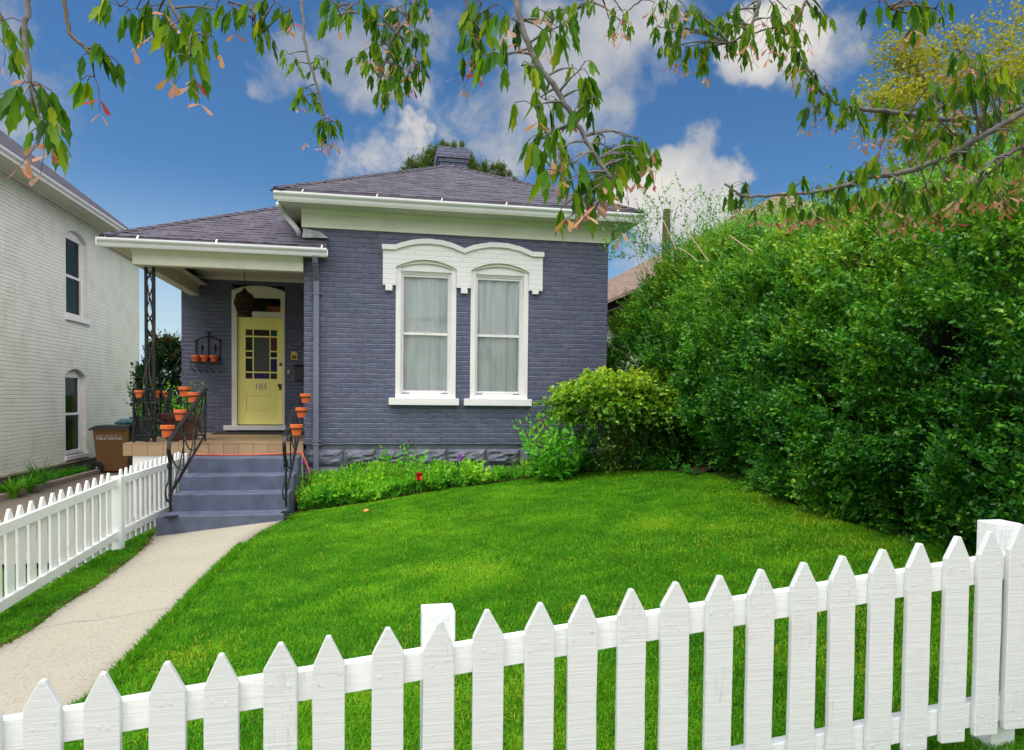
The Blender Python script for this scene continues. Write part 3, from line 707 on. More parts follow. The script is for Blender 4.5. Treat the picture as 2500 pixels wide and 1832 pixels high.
# downspout with brackets
dsx = .5*(fx(771, 690, 10.9)+fx(784, 690, 10.9)); dsb = .5*(fx(758, 1100, 10.9)+fx(771, 1100, 10.9)); dsx2 = (dsx*.6+dsb*.4)
s = MB(); s.box(dsx2-.042, dsx2+.042, YF-.075, YF-.01, fz(765, 1165, 10.9), fz(778, 668, 10.9))
s.add([], [])
s.bar((dsx2, PY+.05, pz-.1), (dsx2, PY+.10, pz-.2), .095, .075, (1, 0, 0)); s.bar((dsx2, PY+.10, pz-.2), (dsx2, YF-.045, pz-.40), .095, .075, (1, 0, 0))
s.build('downspout', MT['pipe'], house, bevel=.008)
for v in (718, 1078, 1086):
    z = fz(772, v, 10.9); s = MB(); s.box(dsx2-.06, dsx2+.075, YF-.082, YF-.004, z-.006, z+.008); s.build('downspout_bracket', MT['pipe'], house)

# ------------------------------------------------------------------ window hood
def arc(x0, x1, zs, zp, n=14):
    """segmental arch: row of points springing at zs and rising to zp"""
    c = (x1-x0)/2; h = zp-zs; r = (c*c+h*h)/(2*h); cx = (x0+x1)/2; cz = zp-r; a = math.asin(c/r)
    return [(cx+r*math.sin(-a+2*a*i/n), cz+r*math.cos(-a+2*a*i/n)) for i in range(n+1)]
H0, H1 = HX(934.7, 650), HX(1325, 660); hb = (HZ(970, 697)+HZ(1110, 704)+HZ(1310, 708))/3; zsh = .5*(HZ(940, 612)+HZ(1320, 626))
zpk = .5*(HZ(1055, 598)+HZ(1225, 604)); zval = HZ(1130, 622); xv = (W[0]['x1']+W[1]['x0'])/2
A1 = arc(H0+.18, xv, zsh, zpk, 18); A2 = arc(xv, H1-.18, zsh, zpk, 18)
A1 = [(x, max(z, zval) if x > (H0+xv)/2 else z) for x, z in A1]; A2 = [(x, max(z, zval) if x < (H1+xv)/2 else z) for x, z in A2]
topc = [(H0, zsh)]+A1+A2[1:]+[(H1, zsh)]
def lowz(x):
    for w in W:
        if w['x0'] <= x <= w['x1']:
            c = (w['x1']-w['x0'])/2; h = ztop_open-w['zs']; r = (c*c+h*h)/(2*h); return ztop_open-r+math.sqrt(max(r*r-(x-(w['x0']+w['x1'])/2)**2, 0))
    return hb
def topz(x):
    for i in range(len(topc)-1):
        if topc[i][0] <= x <= topc[i+1][0]:
            t = (x-topc[i][0])/(topc[i+1][0]-topc[i][0]+1e-9); return topc[i][1]+(topc[i+1][1]-topc[i][1])*t
    return zsh
segs = [(H0, W[0]['x0'])], 
X = [H0, W[0]['x0']-.0005]
rows = []
def seg(x0, x1, n):
    xs_ = np.linspace(x0+1e-4, x1-1e-4, n+1); return xs_
hood = MB()
for x0, x1, n, leg in ((H0, W[0]['x0'], 2, 1), (W[0]['x0'], W[0]['x1'], 16, 0), (W[0]['x1'], W[1]['x0'], 2, 1), (W[1]['x0'], W[1]['x1'], 16, 0), (W[1]['x1'], H1, 2, 1)):
    xs_ = seg(x0, x1, n)
    hood.strip([(x, topz(x)) for x in xs_], [(x, hb if leg else lowz(x)) for x in xs_], 'y', YF-.055, YF+.12)
    if not leg: pass
hd = hood.build('window_hood', MT['hood'], house)
# projecting brick label course over the hood, its corbel blocks below
lc = MB(); seq = [(H0-.015, zsh)]+A1+A2[1:]+[(H1+.015, zsh)]
pts = []
for i in range(len(seq)-1):
    p, q = seq[i], seq[i+1]
    j = random.uniform(-.003, .003)
    lc.prism([(p[0], p[1]-.004+j), (q[0], q[1]-.004+j), (q[0], q[1]+.072+j), (p[0], p[1]+.072+j)], 'y', YF-.095+random.uniform(-.004, .004), YF+.02)
lc.build('label_course', MT['white'], hd, bevel=.004)
for u0, u1, v0, v1 in ((940.8, 958, 697, 709), (1125.6, 1141.5, 704.6, 716.5), (1300, 1315, 707.3, 718.5)):
    q = MB(); q.box(HX(u0, 700), HX(u1, 700), YF-.06, YF+.02, HZ(u0, v1), hb-.001); q.build('corbel', MT['white'], hd, bevel=.004)

# ------------------------------------------------------------------ the two front windows
def m_curtain():
    m, nt, b = newmat('grey_lace_curtain'); o = coord(nt); v = noise(nt, coord(nt, (1.2, 1, .10)), 11, 4, .55); q = noise(nt, o, 90, 3, .8)
    c = mixc(nt, ramp(nt, v, [(.3, (0, 0, 0)), (.7, (1, 1, 1))]), (.66, .68, .72), (.94, .96, .95)); c = mixc(nt, math_(nt, 'MULTIPLY', q, .3), c, (.5, .52, .52))  # light and dark of the folds painted in as vertical streaks
    nt.links.new(c, b.inputs['Base Color']); b.inputs['Roughness'].default_value = .9; return m
MT['curtain'] = m_curtain()
for wi, w in enumerate(W):
    x0, x1, g0, g1 = w['x0'], w['x1'], w['g0'], w['g1']
    sill = MB(); sill.box(w['s0'], w['s1'], YF-.085, YF+.1, w['zs0'], w['zs1'])
    zb = w['zs1']
    win = MB(); dcas = .075
    # casing: two jambs and an arched head board
    win.box(x0, x0+dcas, YF-.012, YF+.09, zb, w['zs']); win.box(x1-dcas, x1, YF-.012, YF+.09, zb, w['zs'])
    win.box(x0+dcas, x1-dcas, YF-.010, YF+.09, zb, zb+.045)
    ar = arc(x0, x1, w['zs'], ztop_open-.012, 16); ztr = w['zg1']+.075
    win.strip(ar, [(p[0], ztr) for p in ar], 'y', YF+.012, YF+.09)
    cas = win.build('window', MT['white'], house, bevel=.004)
    # thin outer bead following the arch
    bd = MB(); ar2 = arc(x0+.001, x1-.001, w['zs'], ztop_open-.004, 16); ai = arc(x0+.045, x1-.045, w['zs']-.005, ztop_open-.05, 16)
    for i in range(16): bd.prism([ai[i], ai[i+1], ar2[i+1], ar2[i]], 'y', YF-.02, YF+.011)
    bd.build('arch_bead', MT['cream'], cas)
    fr = MB(); e = .022
    for (a0, a1, c0, c1, y) in ((x0+dcas, x1-dcas, zb+.045, ztr, YF+.035), (x0+dcas+e, x1-dcas-e, zb+.045+e, ztr-e, YF+.05)):
        fr.box(a0, a0+e-.002, y, YF+.1, c0, c1); fr.box(a1-e+.002, a1, y, YF+.1, c0, c1); fr.box(a0+e-.002, a1-e+.002, y, YF+.1, c1-e+.002, c1); fr.box(a0+e-.002, a1-e+.002, y, YF+.1, c0, c0+e-.002)
    a0, a1 = x0+dcas+2*e, x1-dcas-2*e
    fr.build('storm_frame', MT['white'], cas, bevel=.002)
    sh = MB(); sh.box(a0, g0, YF+.065, YF+.1, w['zg0'], w['zg1']); sh.box(g1, a1, YF+.065, YF+.1, w['zg0'], w['zg1']); sh.box(a0, a1, YF+.065, YF+.1, w['zg1'], ztr-2*e); sh.box(a0, a1, YF+.065, YF+.1, zb+.045+2*e, w['zg0'])
    sh.box(g0, g1, YF+.06, YF+.1, w['zm']-.02, w['zm']+.02); sh.box((g0+g1)/2-.02, (g0+g1)/2+.03, YF+.05, YF+.06, w['zm']+.02, w['zm']+.032)
    sh.build('sash', MT['white'], cas, bevel=.002)
    for sgn in (g0-.01, g1-.09):
        k = MB(); k.box(sgn, sgn+.10, YF+.045, YF+.063, w['zg0']-.05, w['zg0']-.036); k.build('sash_latch', MT['pipe'], cas)
    for z0_, z1_ in ((w['zg0'], w['zm']-.02), (w['zm']+.02, w['zg1'])):
        p = MB(); p.box(g0, g1, YF+.078, YF+.082, z0_, z1_); p.build('pane', MT['glass'], cas)
    # pleated lace curtain
    nn = 90; xs_ = np.linspace(g0-.03, g1+.03, nn); zz = np.linspace(w['zg0']-.03, w['zg1']+.03, 10); Vc = []
    frq = (17, 31) if wi else (9, 20)
    for j, z in enumerate(zz):
        for x in xs_:
            s_ = (x-g0)/(g1-g0)
            Vc.append((x, YF+.13+.018*math.sin(s_*frq[0]+.6*math.sin(j*.5)+.7*wi)+.008*math.sin(s_*frq[1]+2+j*.1)+.004*math.sin(s_*53), z))
    Fc = np.array([(j*nn+i, j*nn+i+1, (j+1)*nn+i+1, (j+1)*nn+i) for j in range(9) for i in range(nn-1)])
    np_build('curtain', np.array(Vc), Fc, MT['curtain'], cas, smooth=True)
    sb = sill.build('sill', MT['white'], cas, bevel=.006)
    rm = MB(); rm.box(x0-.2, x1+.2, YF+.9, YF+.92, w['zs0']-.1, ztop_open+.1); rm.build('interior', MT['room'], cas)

# ------------------------------------------------------------------ front door
dc = MB(); jw = .055
dxa, dxb = PX(579, 880), PX(690, 880)
dc.box(dx0, dxa, YB-.02, YB+.12, dz0, dzs); dc.box(dxb, dx1, YB-.02, YB+.12, dz0, dzs)
ar = arc(dx0, dx1, dzs, dzp-.004, 16); ztt = PZ(633, 727); ztb_ = PZ(633, 761); zdt = PZ(633, 775); zdb = PZ(633, 1037)
dc.strip(ar, [(p[0], ztt) for p in ar], 'y', YB+.01, YB+.12)
dc.box(dxa, dxb, YB+.01, YB+.12, zdt, ztb_); dc.box(dxa, dxa+.04, YB+.01, YB+.12, ztb_, ztt); dc.box(dxb-.04, dxb, YB+.01, YB+.12, ztb_, ztt)
cas = dc.build('door_frame', MT['cream'], house, bevel=.004)
t = MB(); t.box(PX(549, 1045), PX(700, 1045), YB-.14, YB+.1, PZ(625, 1050), dz0+.03); t.build('threshold', MT['white'], cas, bevel=.004)
t = MB(); t.box(dxa+.04, dxb-.04, YB+.06, YB+.065, ztb_, ztt); t.build('transom_pane', MT['glass'], cas)
t = MB(); t.box(dxa, dxb, YB+.9, YB+.92, zdt-.3, dzp); t.box(dxa-.3, dxb+.3, YB+.5, YB+.52, zdb, zdt+.02); t.build('interior', MT['room'], cas)
t = MB(); t.box(PX(648, 745), PX(692, 745), YB+.3, YB+.45, ztb_+.0, PZ(670, 744)); t.build('ceiling_shade', MT['terracotta'], cas)
# door leaf from stiles and rails with the glazed square left open
dgx0, dgx1, dgz1, dgz0 = PX(598.5, 865), PX(675.5, 865), PZ(637, 805), PZ(637, 925)
d = MB(); dy0, dy1 = YB+.045, YB+.085
d.box(dxa+.004, dgx0, dy0, dy1, zdb, zdt-.004); d.box(dgx1, dxb-.004, dy0, dy1, zdb, zdt-.004); d.box(dgx0, dgx1, dy0, dy1, dgz1, zdt-.004)
pnx0, pnx1, pnz1, pnz0 = dgx0+.012, dgx1-.012, PZ(633, 966), PZ(633, 1006)
d.box(dgx0, dgx1, dy0, dy1, pnz1, dgz0); d.box(dgx0, dgx1, dy0, dy1, zdb, pnz0); d.box(dgx0, pnx0, dy0, dy1, pnz0, pnz1); d.box(pnx1, dgx1, dy0, dy1, pnz0, pnz1)
d.box(pnx0, pnx1, dy0+.014, dy1, pnz0, pnz1); d.box(pnx0+.035, pnx1-.035, dy0+.004, dy0+.014, pnz0+.03, pnz1-.03)
door = d.build('door', MT['door'], house, bevel=.003)
uu = [598.5, 615.5, 618.5, 657, 659.5, 675.5]; gxs = [dgx0+(dgx1-dgx0)*(u-598.5)/77 for u in uu]
vv = [805, 820, 823.5, 856, 859, 872, 875.5, 907.5, 911, 925]; gzs = [dgz1+(dgz0-dgz1)*(v-805)/120 for v in vv]
mu = MB()
for i in (1, 3): mu.box(gxs[i], gxs[i+1], dy0+.002, dy1-.01, dgz0, dgz1)
for (i, j) in ((0, 1), (4, 5)):
    for k in (1, 3, 5, 7): mu.box(gxs[i], gxs[j], dy0+.003, dy1-.011, gzs[k+1], gzs[k])
for k in (1, 7): mu.box(gxs[2], gxs[3], dy0+.003, dy1-.011, gzs[k+1], gzs[k])
mu.build('muntin', MT['door'], door)
stain = [(.10, .02, .01), (.03, .018, .01), (.01, .09, .04), (.02, .015, .012), (.10, .028, .008), (.03, .01, .01), (.012, .01, .012), (.02, .02, .03), (.02, .01, .14), (.05, .01, .03), (.03, .02, .12), (.05, .015, .03), (.13, .14, .14)]
cells = [(0, 0), (2, 0), (4, 0), (0, 2), (4, 2), (0, 4), (4, 4), (0, 6), (4, 6), (0, 8), (2, 8), (4, 8)]
for k, (i, j) in enumerate(cells):
    m = m_plain('stained_glass', stain[k], .3, .2, 6, .2, spec=.12)
    p = MB(); p.box(gxs[i], gxs[i+1], dy0+.02, dy0+.024, gzs[j+1], gzs[j]); p.build('stained_pane', m, door)
p = MB(); p.box(gxs[2], gxs[3], dy0+.02, dy0+.024, gzs[7], gzs[2]); p.build('centre_pane', m_plain('obscured_glass', (.085, .095, .09), .4, .25, 25, .3, spec=.15), door)
s = MB(); s.lathe([(.028, -.01), (.03, .0), (.02, .008)], n=14); 
kb = MB()
def disc_y(b, x, y, z, r, d, n=14):
    pts = [(x+r*math.cos(2*math.pi*i/n), z+r*math.sin(2*math.pi*i/n)) for i in range(n)]; b.prism(pts, 'y', y, y+d)
disc_y(kb, PX(684.7, 890), dy0-.02, PZ(684.7, 890), .03, .021); kb.build('deadbolt', MT['knob'], door)
kb = MB(); x, z = PX(683.6, 944), PZ(683.6, 944); kb.box(x-.022, x+.022, dy0-.008, dy0, z-.07, z+.05); disc_y(kb, x-.008, dy0-.06, z+.02, .035, .05); kb.build('knob', MT['knob'], door)
def text(s, size, loc, rot, mat, name, parent, ext=.004, align='CENTER', sx=1.0):
    cu = bpy.data.curves.new(name, 'FONT'); cu.body = s; cu.size = size; cu.extrude = ext; cu.align_x = align; cu.align_y = 'CENTER'; cu.offset = .0
    o = bpy.data.objects.new(name, cu); COL.objects.link(o)
    dg = bpy.context.evaluated_depsgraph_get(); me = bpy.data.meshes.new_from_object(o.evaluated_get(dg)); bpy.data.objects.remove(o)
    me.materials.clear(); me.materials.append(mat)
    from mathutils import Matrix, Euler
    me.transform(Matrix.Translation(loc) @ Euler(rot).to_matrix().to_4x4() @ Matrix.Diagonal((sx, 1, 1, 1)))
    base = wloc(parent); me.transform(Matrix.Translation(tuple(-base)))
    return link(name, me, parent)
for i, ch_ in enumerate('183'):
    text(ch_, .155, (PX(625+i*10.5, 945), dy0-.004, PZ(635, 944.5)), (R_(90), 0, 0), MT['number'], 'house_number', door, .004)
# ================================================================== steps
stp = MB(); SY = [9.22, 9.60, 9.98, 10.38]
sv = [(381, 1266, 698, 1251), (423, 1213, 708, 1199), (441, 1168, 722, 1155), (456, 1124, 737, 1113)]
SX = []; SZ = []
for k, (ul, vl, ur, vr) in enumerate(sv):
    SX.append((fx(ul, vl, SY[k]), fx(ur, vr, SY[k]))); SZ.append(.5*(fz(ul, vl, SY[k])+fz(ur, vr, SY[k])))
print('STEP Z', [round(z-EYE, 3) for z in SZ], 'floor', round(zfl-EYE, 3), SX)
# side outlines stepped like cast concrete
sl, sr = sum(s[0] for s in SX[1:])/3, sum(s[1] for s in SX)/4
prof = []
y_end = FY-.003
xs0 = [SX[0][0], sl, sl, sl]
for k in range(4):
    y0 = SY[k]; y1 = SY[k+1] if k < 3 else y_end
    stp.box(xs0[k], sr-.03*(3-k)*.6, y0, y1, G0-.2, SZ[k])
steps = tag(stp.build('concrete_steps', MT['steps'], bevel=.012), 'four painted blue grey concrete steps leading up to the tiled porch', 'steps')

def plane_pts(pts, X): return [at(u, v, X=X) for u, v in pts]
def curve_x(b, pts, X, r=.009, n=5):
    b.tube(smooth_pts(plane_pts(pts, X), n), r, 6)
def z2(pts): return [(380+x/4.722, 930+y/4.722) for x, y in pts]       # places read from an enlargement of the left rail
def z3(pts): return [(660+x/5.007, 930+y/5.007) for x, y in pts]
XA = -2.46
hr = empty('handrail', at(416, 1250, X=XA), 'black wrought iron stair handrail on the left of the steps carrying four clay pots', 'handrail', 'iron handrails of the porch steps')
b = MB(); P = plane_pts(z2([(578, 100), (160, 690)]), XA); b.bar(P[0]+(P[0]-P[1])*.01, P[1], .055, .028); b.build('top_rail', MT['iron'], hr, bevel=.005)
b = MB(); P = plane_pts(z2([(575, 105), (570, 700)]), XA); b.bar(P[0], P[1], .026, .026); b.build('newel', MT['iron'], hr)
b = MB(); P = smooth_pts(plane_pts(z2([(160, 690), (150, 800), (160, 870), (172, 950)]), XA), 4)
for i in range(len(P)-1): b.bar(P[i], P[i+1], .045, .02, (0, 1, 0))
P = plane_pts(z2([(168, 860), (170, 1100), (172, 1512)]), XA); b.bar(P[0], P[2], .028, .028); b.box(P[2][0]-.07, P[2][0]+.07, P[2][1]-.07, P[2][1]+.07, SZ[0], SZ[0]+.012); b.build('foot_post', MT['iron'], hr)
b = MB(); P = plane_pts(z2([(560, 640), (185, 1280)]), XA); b.bar(P[0], P[1], .02, .03); b.build('bottom_rail', MT['iron'], hr)
for pts in ([(455, 290), (452, 800)], [(318, 480), (325, 1022)], [(480, 400), (440, 600), (390, 880), (200, 1230)], [(340, 640), (280, 960), (215, 1180)]):
    b = MB(); curve_x(b, z2(pts), XA, .009, 3); b.build('baluster', MT['iron'], hr)
for pts in ([(185, 850), (215, 950), (260, 1010), (325, 1025)], [(345, 680), (365, 750), (400, 795), (450, 800)], [(465, 260), (485, 295), (515, 300), (550, 200)], [(470, 420), (500, 540), (530, 610), (565, 630)], [(320, 500), (320, 600), (290, 670), (240, 695), (185, 690)], [(450, 330), (440, 420), (400, 475), (355, 480)], [(555, 330), (545, 480), (525, 600)],
            [(135, 985), (150, 1010), (168, 985), (150, 960), (135, 985)], [(155, 1010), (150, 1150), (120, 1230), (115, 1320), (140, 1390), (165, 1340), (150, 1300)]):
    b = MB(); curve_x(b, z2(pts), XA, .011 if pts[0][0] < 160 and pts[0][0] > 130 else .0085, 5); b.build('scroll', MT['iron'], hr)
XB = -1.13
hr2 = empty('handrail', at(699, 1238, X=XB), 'black wrought iron stair handrail on the right of the steps carrying three clay pots', 'handrail', 'iron handrails of the porch steps')
b = MB(); P = plane_pts(z3([(378, 135), (180, 680)]), XB); b.bar(P[0], P[1], .055, .028); b.build('top_rail', MT['iron'], hr2, bevel=.005)
b = MB(); P = plane_pts(z3([(370, 140), (352, 700)]), XB); b.bar(P[0], P[1], .026); b.build('newel', MT['iron'], hr2)
b = MB(); P = smooth_pts(plane_pts(z3([(180, 680), (172, 780), (178, 920), (190, 1100)]), XB), 4)
for i in range(len(P)-1): b.bar(P[i], P[i+1], .04, .02, (0, 1, 0))
P = plane_pts(z3([(185, 930), (194, 1540)]), XB); b.bar(P[0], P[1], .028); b.box(P[1][0]-.06, P[1][0]+.06, P[1][1]-.06, P[1][1]+.06, SZ[0], SZ[0]+.012); b.build('foot_post', MT['iron'], hr2)
b = MB(); P = plane_pts(z3([(345, 700), (205, 1330)]), XB); b.bar(P[0], P[1], .02, .03); b.build('bottom_rail', MT['iron'], hr2)
for pts in ([(318, 300), (310, 850)], [(245, 560), (250, 1070)], [(300, 700), (285, 900), (210, 1310)]):
    b = MB(); curve_x(b, z3(pts), XB, .009, 3); b.build('baluster', MT['iron'], hr2)
for pts in ([(200, 960), (215, 1040), (245, 1080)], [(255, 620), (265, 740), (300, 850)], [(205, 700), (218, 740), (240, 700), (250, 600)], [(320, 480), (335, 560), (358, 640)], [(320, 280), (340, 310), (365, 260)], [(160, 1030), (172, 1055), (190, 1030), (172, 1000)], [(185, 1060), (165, 1260), (150, 1350), (165, 1450), (190, 1400)]):
    b = MB(); curve_x(b, z3(pts), XB, .0095, 5); b.build('scroll', MT['iron'], hr2)

# ------------------------------------------------------------------ railing round the porch
pr = empty('porch_railing', (-2.95, 10.98, zfl), 'black wrought iron scroll railing round the left front corner of the porch', 'railing')
YR = 10.98; XC = fx(326, 951, YR); zr1 = fz(420, 951, YR); zr0 = fz(420, 1063, YR); XE = XA-.02
b = MB(); b.bar((XC, YR, zr1), (XE, YR, zr1), .035, .012); b.bar((XC, YR, zr1), (XC, YB-.01, zr1), .035, .012); b.build('top_rail', MT['iron'], pr)
b = MB(); b.bar((XC, YR, zr0), (XE, YR, zr0), .012, .022); b.bar((XC, YR, zr0), (XC, YB-.01, zr0), .012, .022); b.build('bottom_rail', MT['iron'], pr)
b = MB(); b.bar((XC, YR, zfl+.005), (XC, YR, zr1), .026); b.build('newel', MT['iron'], pr)
for sgn, L, mk in ((0, XE-XC, lambda t, z: (XC+t, YR, z)), (1, YB-.05-YR, lambda t, z: (XC, YR+t, z))):
    n = max(2, round(L/.42)); w_ = L/n
    for i in range(n):
        t0 = i*w_
        b = MB(); b.tube([mk(t0+w_/2, zr0), mk(t0+w_/2, zr1)], .008, 6); b.build('baluster', MT['iron'], pr)
        if i: b = MB(); b.tube([mk(t0, zfl+.005), mk(t0, zr1)], .010, 6); b.build('baluster', MT['iron'], pr)
        hgt = zr1-zr0
        for q in ([(.02, .98), (.10, .55), (.30, .12), (.48, .02)], [(.98, .98), (.90, .55), (.70, .12), (.52, .02)], [(.05, .97), (.28, .74), (.5, .70), (.72, .74), (.95, .97)], [(.04, .05), (.2, .28), (.5, .36), (.8, .28), (.96, .05)]):
            b = MB(); b.tube(smooth_pts([mk(t0+w_*a, zr0+hgt*c) for a, c in q], 5), .0085, 6); b.build('scroll', MT['iron'], pr)

# ------------------------------------------------------------------ trellis column in the porch corner
col = empty('iron_porch_column', (-3.3, 11.15, zfl), 'black wrought iron trellis column holding up the left corner of the porch roof', 'column')
cy0 = 11.08; ca = fx(357, 800, cy0); cb = fx(379, 700, cy0)-.02; cyb = cy0+.34
for (x, y) in ((ca, cy0), (cb, cy0), (ca, cyb)):
    b = MB(); b.bar((x, y, zfl+.004), (x, y, zbm+.03), .038); b.build('upright', MT['iron'], col)
hh = zbm-zfl; npan = 3
for (p0, p1) in (((ca, cy0), (cb, cy0)), ((ca, cy0), (ca, cyb))):
    f = lambda t, z: (p0[0]+(p1[0]-p0[0])*t, p0[1]+(p1[1]-p0[1])*t, z)
    for i in range(npan):
        z0_ = zfl+.04+hh*i/npan; z1_ = zfl+hh*(i+1)/npan-.02
        b = MB()
        for sg in (0, 1):
            s_ = (lambda t: t) if sg == 0 else (lambda t: 1-t)
            b.tube(smooth_pts([f(s_(a), z0_+(z1_-z0_)*c) for a, c in ((.05, 0), (.5, .10), (.9, .24), (.62, .42), (.5, .5), (.62, .58), (.9, .76), (.5, .9), (.05, 1))], 4), .007, 6)
        b.build('scroll', MT['iron'], col)
# flared scroll at the foot
b = MB(); b.prism([(ca-.19, zfl+.02), (ca+.05, zfl+.02), (ca+.06, zfl+.22), (ca+.015, zfl+.42), (ca-.01, zfl+.42), (ca-.05, zfl+.24), (ca-.12, zfl+.12)], 'y', cy0-.03, cy0-.015); b.build('foot_scroll', MT['iron'], col)
# bare creeper twigs wound on the column
b = MB(); pt = [(cb-.02+.05*math.sin(i*1.3), cy0-.03+.03*math.cos(i*1.7), zfl+.3+i*.22) for i in range(10)]; b.tube(smooth_pts(pt, 4), .004, 5)
pt = [(ca+.03+.07*math.sin(i*1.1+2), cy0-.02, zfl+.2+i*.25) for i in range(8)]; b.tube(smooth_pts(pt, 4), .0035, 5)
tag(b.build('creeper_vine', MT['twig']), 'thin bare creeper stems wound round the iron porch column', 'vine')

# ------------------------------------------------------------------ clay pots
def pot(loc, r, h, label, group, plant=None, bracket=None):
    """rim radius r"""
    o = empty('flower_pot', loc, label, 'flower pot', group)
    b = MB(); b.lathe([(0, 0), (r*.60, 0), (r*.66, .004), (r*.88, h*.68), (r*.86, h*.74), (0.0, h*.74)], loc, 24); b.build('bowl', MT['terracotta'], o, smooth=False)
    b = MB(); b.lathe([(r*.84, h*.66), (r*.97, h*.67), (r*1.0, h*.70), (r, h*.97), (r*.97, h), (r*.88, h), (r*.86, h*.8), (r*.84, h*.66)], loc, 24); b.build('rim', MT['terracotta'], o)
    b = MB(); b.lathe([(0, h*.86), (r*.86, h*.86), (r*.86, h*.80), (0, h*.8)], loc, 16); b.build('soil', MT['soil'], o)
    return o
gl = 'terracotta pots on the left stair handrail'; gr_ = 'terracotta pots on the right stair handrail'
for (u, v, wd, lb) in ((450, 944.5, 27.6, 'orange clay pot highest of the four on the left stair rail'), (471.5, 958, 28.5, 'orange clay pot second from the top on the left stair rail'),
                       (440, 1000.5, 30, 'orange clay pot third from the top on the left stair rail'), (409, 1038.5, 33, 'orange clay pot lowest of the four on the left stair rail')):
    X_ = -2.46-.11 if u != 450 else -2.46-.30
    p = at(u, v, X=X_) if u != 450 else at(u, v, Y=10.98)
    zcam = float((p-CAMP)@_F); r = wd/FPX*zcam/2; h = r*1.75
    pot((p[0], p[1], p[2]-h), r, h, lb, gl)
    b = MB(); zz_ = p[2]-h*.34
    t = 2*math.pi
    b.tube([(p[0]+r*.93*math.cos(t*i/14), p[1]+r*.93*math.sin(t*i/14), zz_-.006) for i in range(15)], .006, 6)
    hx = XA if u != 450 else p[0]; hy = p[1] if u != 450 else YR
    b.tube([(p[0]+(r*.93 if u != 450 else 0), p[1], zz_-.006), (hx, hy+(.0), zz_-.006)] if u != 450 else [(p[0], p[1]+r*.9, zz_-.006), (p[0], p[1]+r*.9, zr1)], .007, 6)
    b.build('pot_ring', MT['iron'], hr)
for (u, v, wd, lb) in ((746, 961.5, 26, 'orange clay pot highest of the three on the right stair rail'), (736, 995.5, 27.5, 'orange clay pot in the middle of the three on the right stair rail'), (724, 1036.5, 31, 'orange clay pot lowest of the three on the right stair rail')):
    p = at(u, v, X=XB+.13); zcam = float((p-CAMP)@_F); r = wd/FPX*zcam/2; h = r*1.75
    pot((p[0], p[1], p[2]-h), r, h, lb, gr_)
    b = MB(); zz_ = p[2]-h*.34; t = 2*math.pi
    b.tube([(p[0]+r*.93*math.cos(t*i/14), p[1]+r*.93*math.sin(t*i/14), zz_-.006) for i in range(15)], .006, 6)
    b.tube([(p[0]-r*.93, p[1], zz_-.006), (XB, p[1], zz_-.006)], .007, 6); b.build('pot_ring', MT['iron'], hr2)
for (u, y, lb) in ((339, 11.1, 'small clay pot hanging on the porch side rail left of the iron column'), (381, 12.0, 'small clay pot hanging on the porch side rail just right of the iron column'), (406, 12.6, 'smallest clay pot hanging farthest back on the porch side rail')):
    p = at(u, 961, X=XC+.10); r = .058; h = .10; z_ = zr1-.02
    pot((p[0], p[1], z_-h), r, h, lb, 'terracotta pots on the porch side rail')
    b = MB(); t = 2*math.pi; b.tube([(p[0]+r*.93*math.cos(t*i/12), p[1]+r*.93*math.sin(t*i/12), z_-h*.36) for i in range(13)], .005, 6); b.tube([(p[0]-r*.93, p[1], z_-h*.36), (XC, p[1], z_-h*.36)], .006, 6); b.build('pot_ring', MT['iron'], pr)

# ------------------------------------------------------------------ wall shelf
def z6(x, y): return (420+x/5.9, 800+y/5.9)
sh = empty('wall_shelf', (PX(508, 880), YB-.01, PZ(508, 886)), 'black iron wall shelf with arched back and hooks left of the door', 'shelf')
yw = YB-.02
def wtube(b, pts, r=.012, y=yw): b.tube(smooth_pts([at(*z6(*p), Y=y) for p in pts], 5), r, 6)
b = MB(); wtube(b, [(345, 380), (347, 200)]); wtube(b, [(690, 480), (692, 200)]); b.build('side_bar', MT['iron'], sh)
b = MB(); wtube(b, [(525, 470), (525, 75)], .014); wtube(b, [(492, 72), (568, 72)], .012); b.build('centre_bar', MT['iron'], sh)
b = MB(); wtube(b, [(347, 200), (420, 145), (525, 130), (620, 148), (692, 200)], .012); b.build('arch_bar', MT['iron'], sh)
for x in (430, 620):
    b = MB(); wtube(b, [(x, 380), (x, 270)], .011); p = at(*z6(x, 285), Y=yw); b.lathe([(0, -.05), (.022, -.02), (.022, .03), (0, .06)], p, 8); b.build('short_bar', MT['iron'], sh)
for x in (345, 692):
    b = MB(); p = at(*z6(x, 185), Y=yw); b.lathe([(0, -.03), (.03, 0), (0, .03)], p, 8); b.build('finial', MT['iron'], sh)
b = MB(); p0 = at(*z6(265, 492), Y=YB-.18); p1 = at(*z6(665, 500), Y=YB-.18); zs_ = .5*(p0[2]+p1[2]); b.box(p0[0], p1[0]+.03, YB-.2, YB-.012, zs_-.012, zs_); b.build('shelf_board', MT['iron'], sh)
b = MB(); wtube(b, [(270, 500), (275, 570), (330, 625)], .008, YB-.08); b.build('bracket', MT['iron'], sh)
for x in (325, 415, 505, 595, 690):
    b = MB(); wtube(b, [(x-50, 590), (x-20, 610), (x, 640), (x+10, 650), (x+20, 635)], .007, YB-.03); b.build('hook', MT['iron'], sh)
for x, lb in ((345, 'left clay pot of the three on the black wall shelf'), (470, 'middle clay pot of the three on the black wall shelf'), (605, 'right clay pot of the three on the black wall shelf')):
    p = at(*z6(x, 490), Y=YB-.11); r = .078; pot((p[0], YB-.105, zs_+.001), r, .125, lb, 'terracotta pots on the wall shelf')

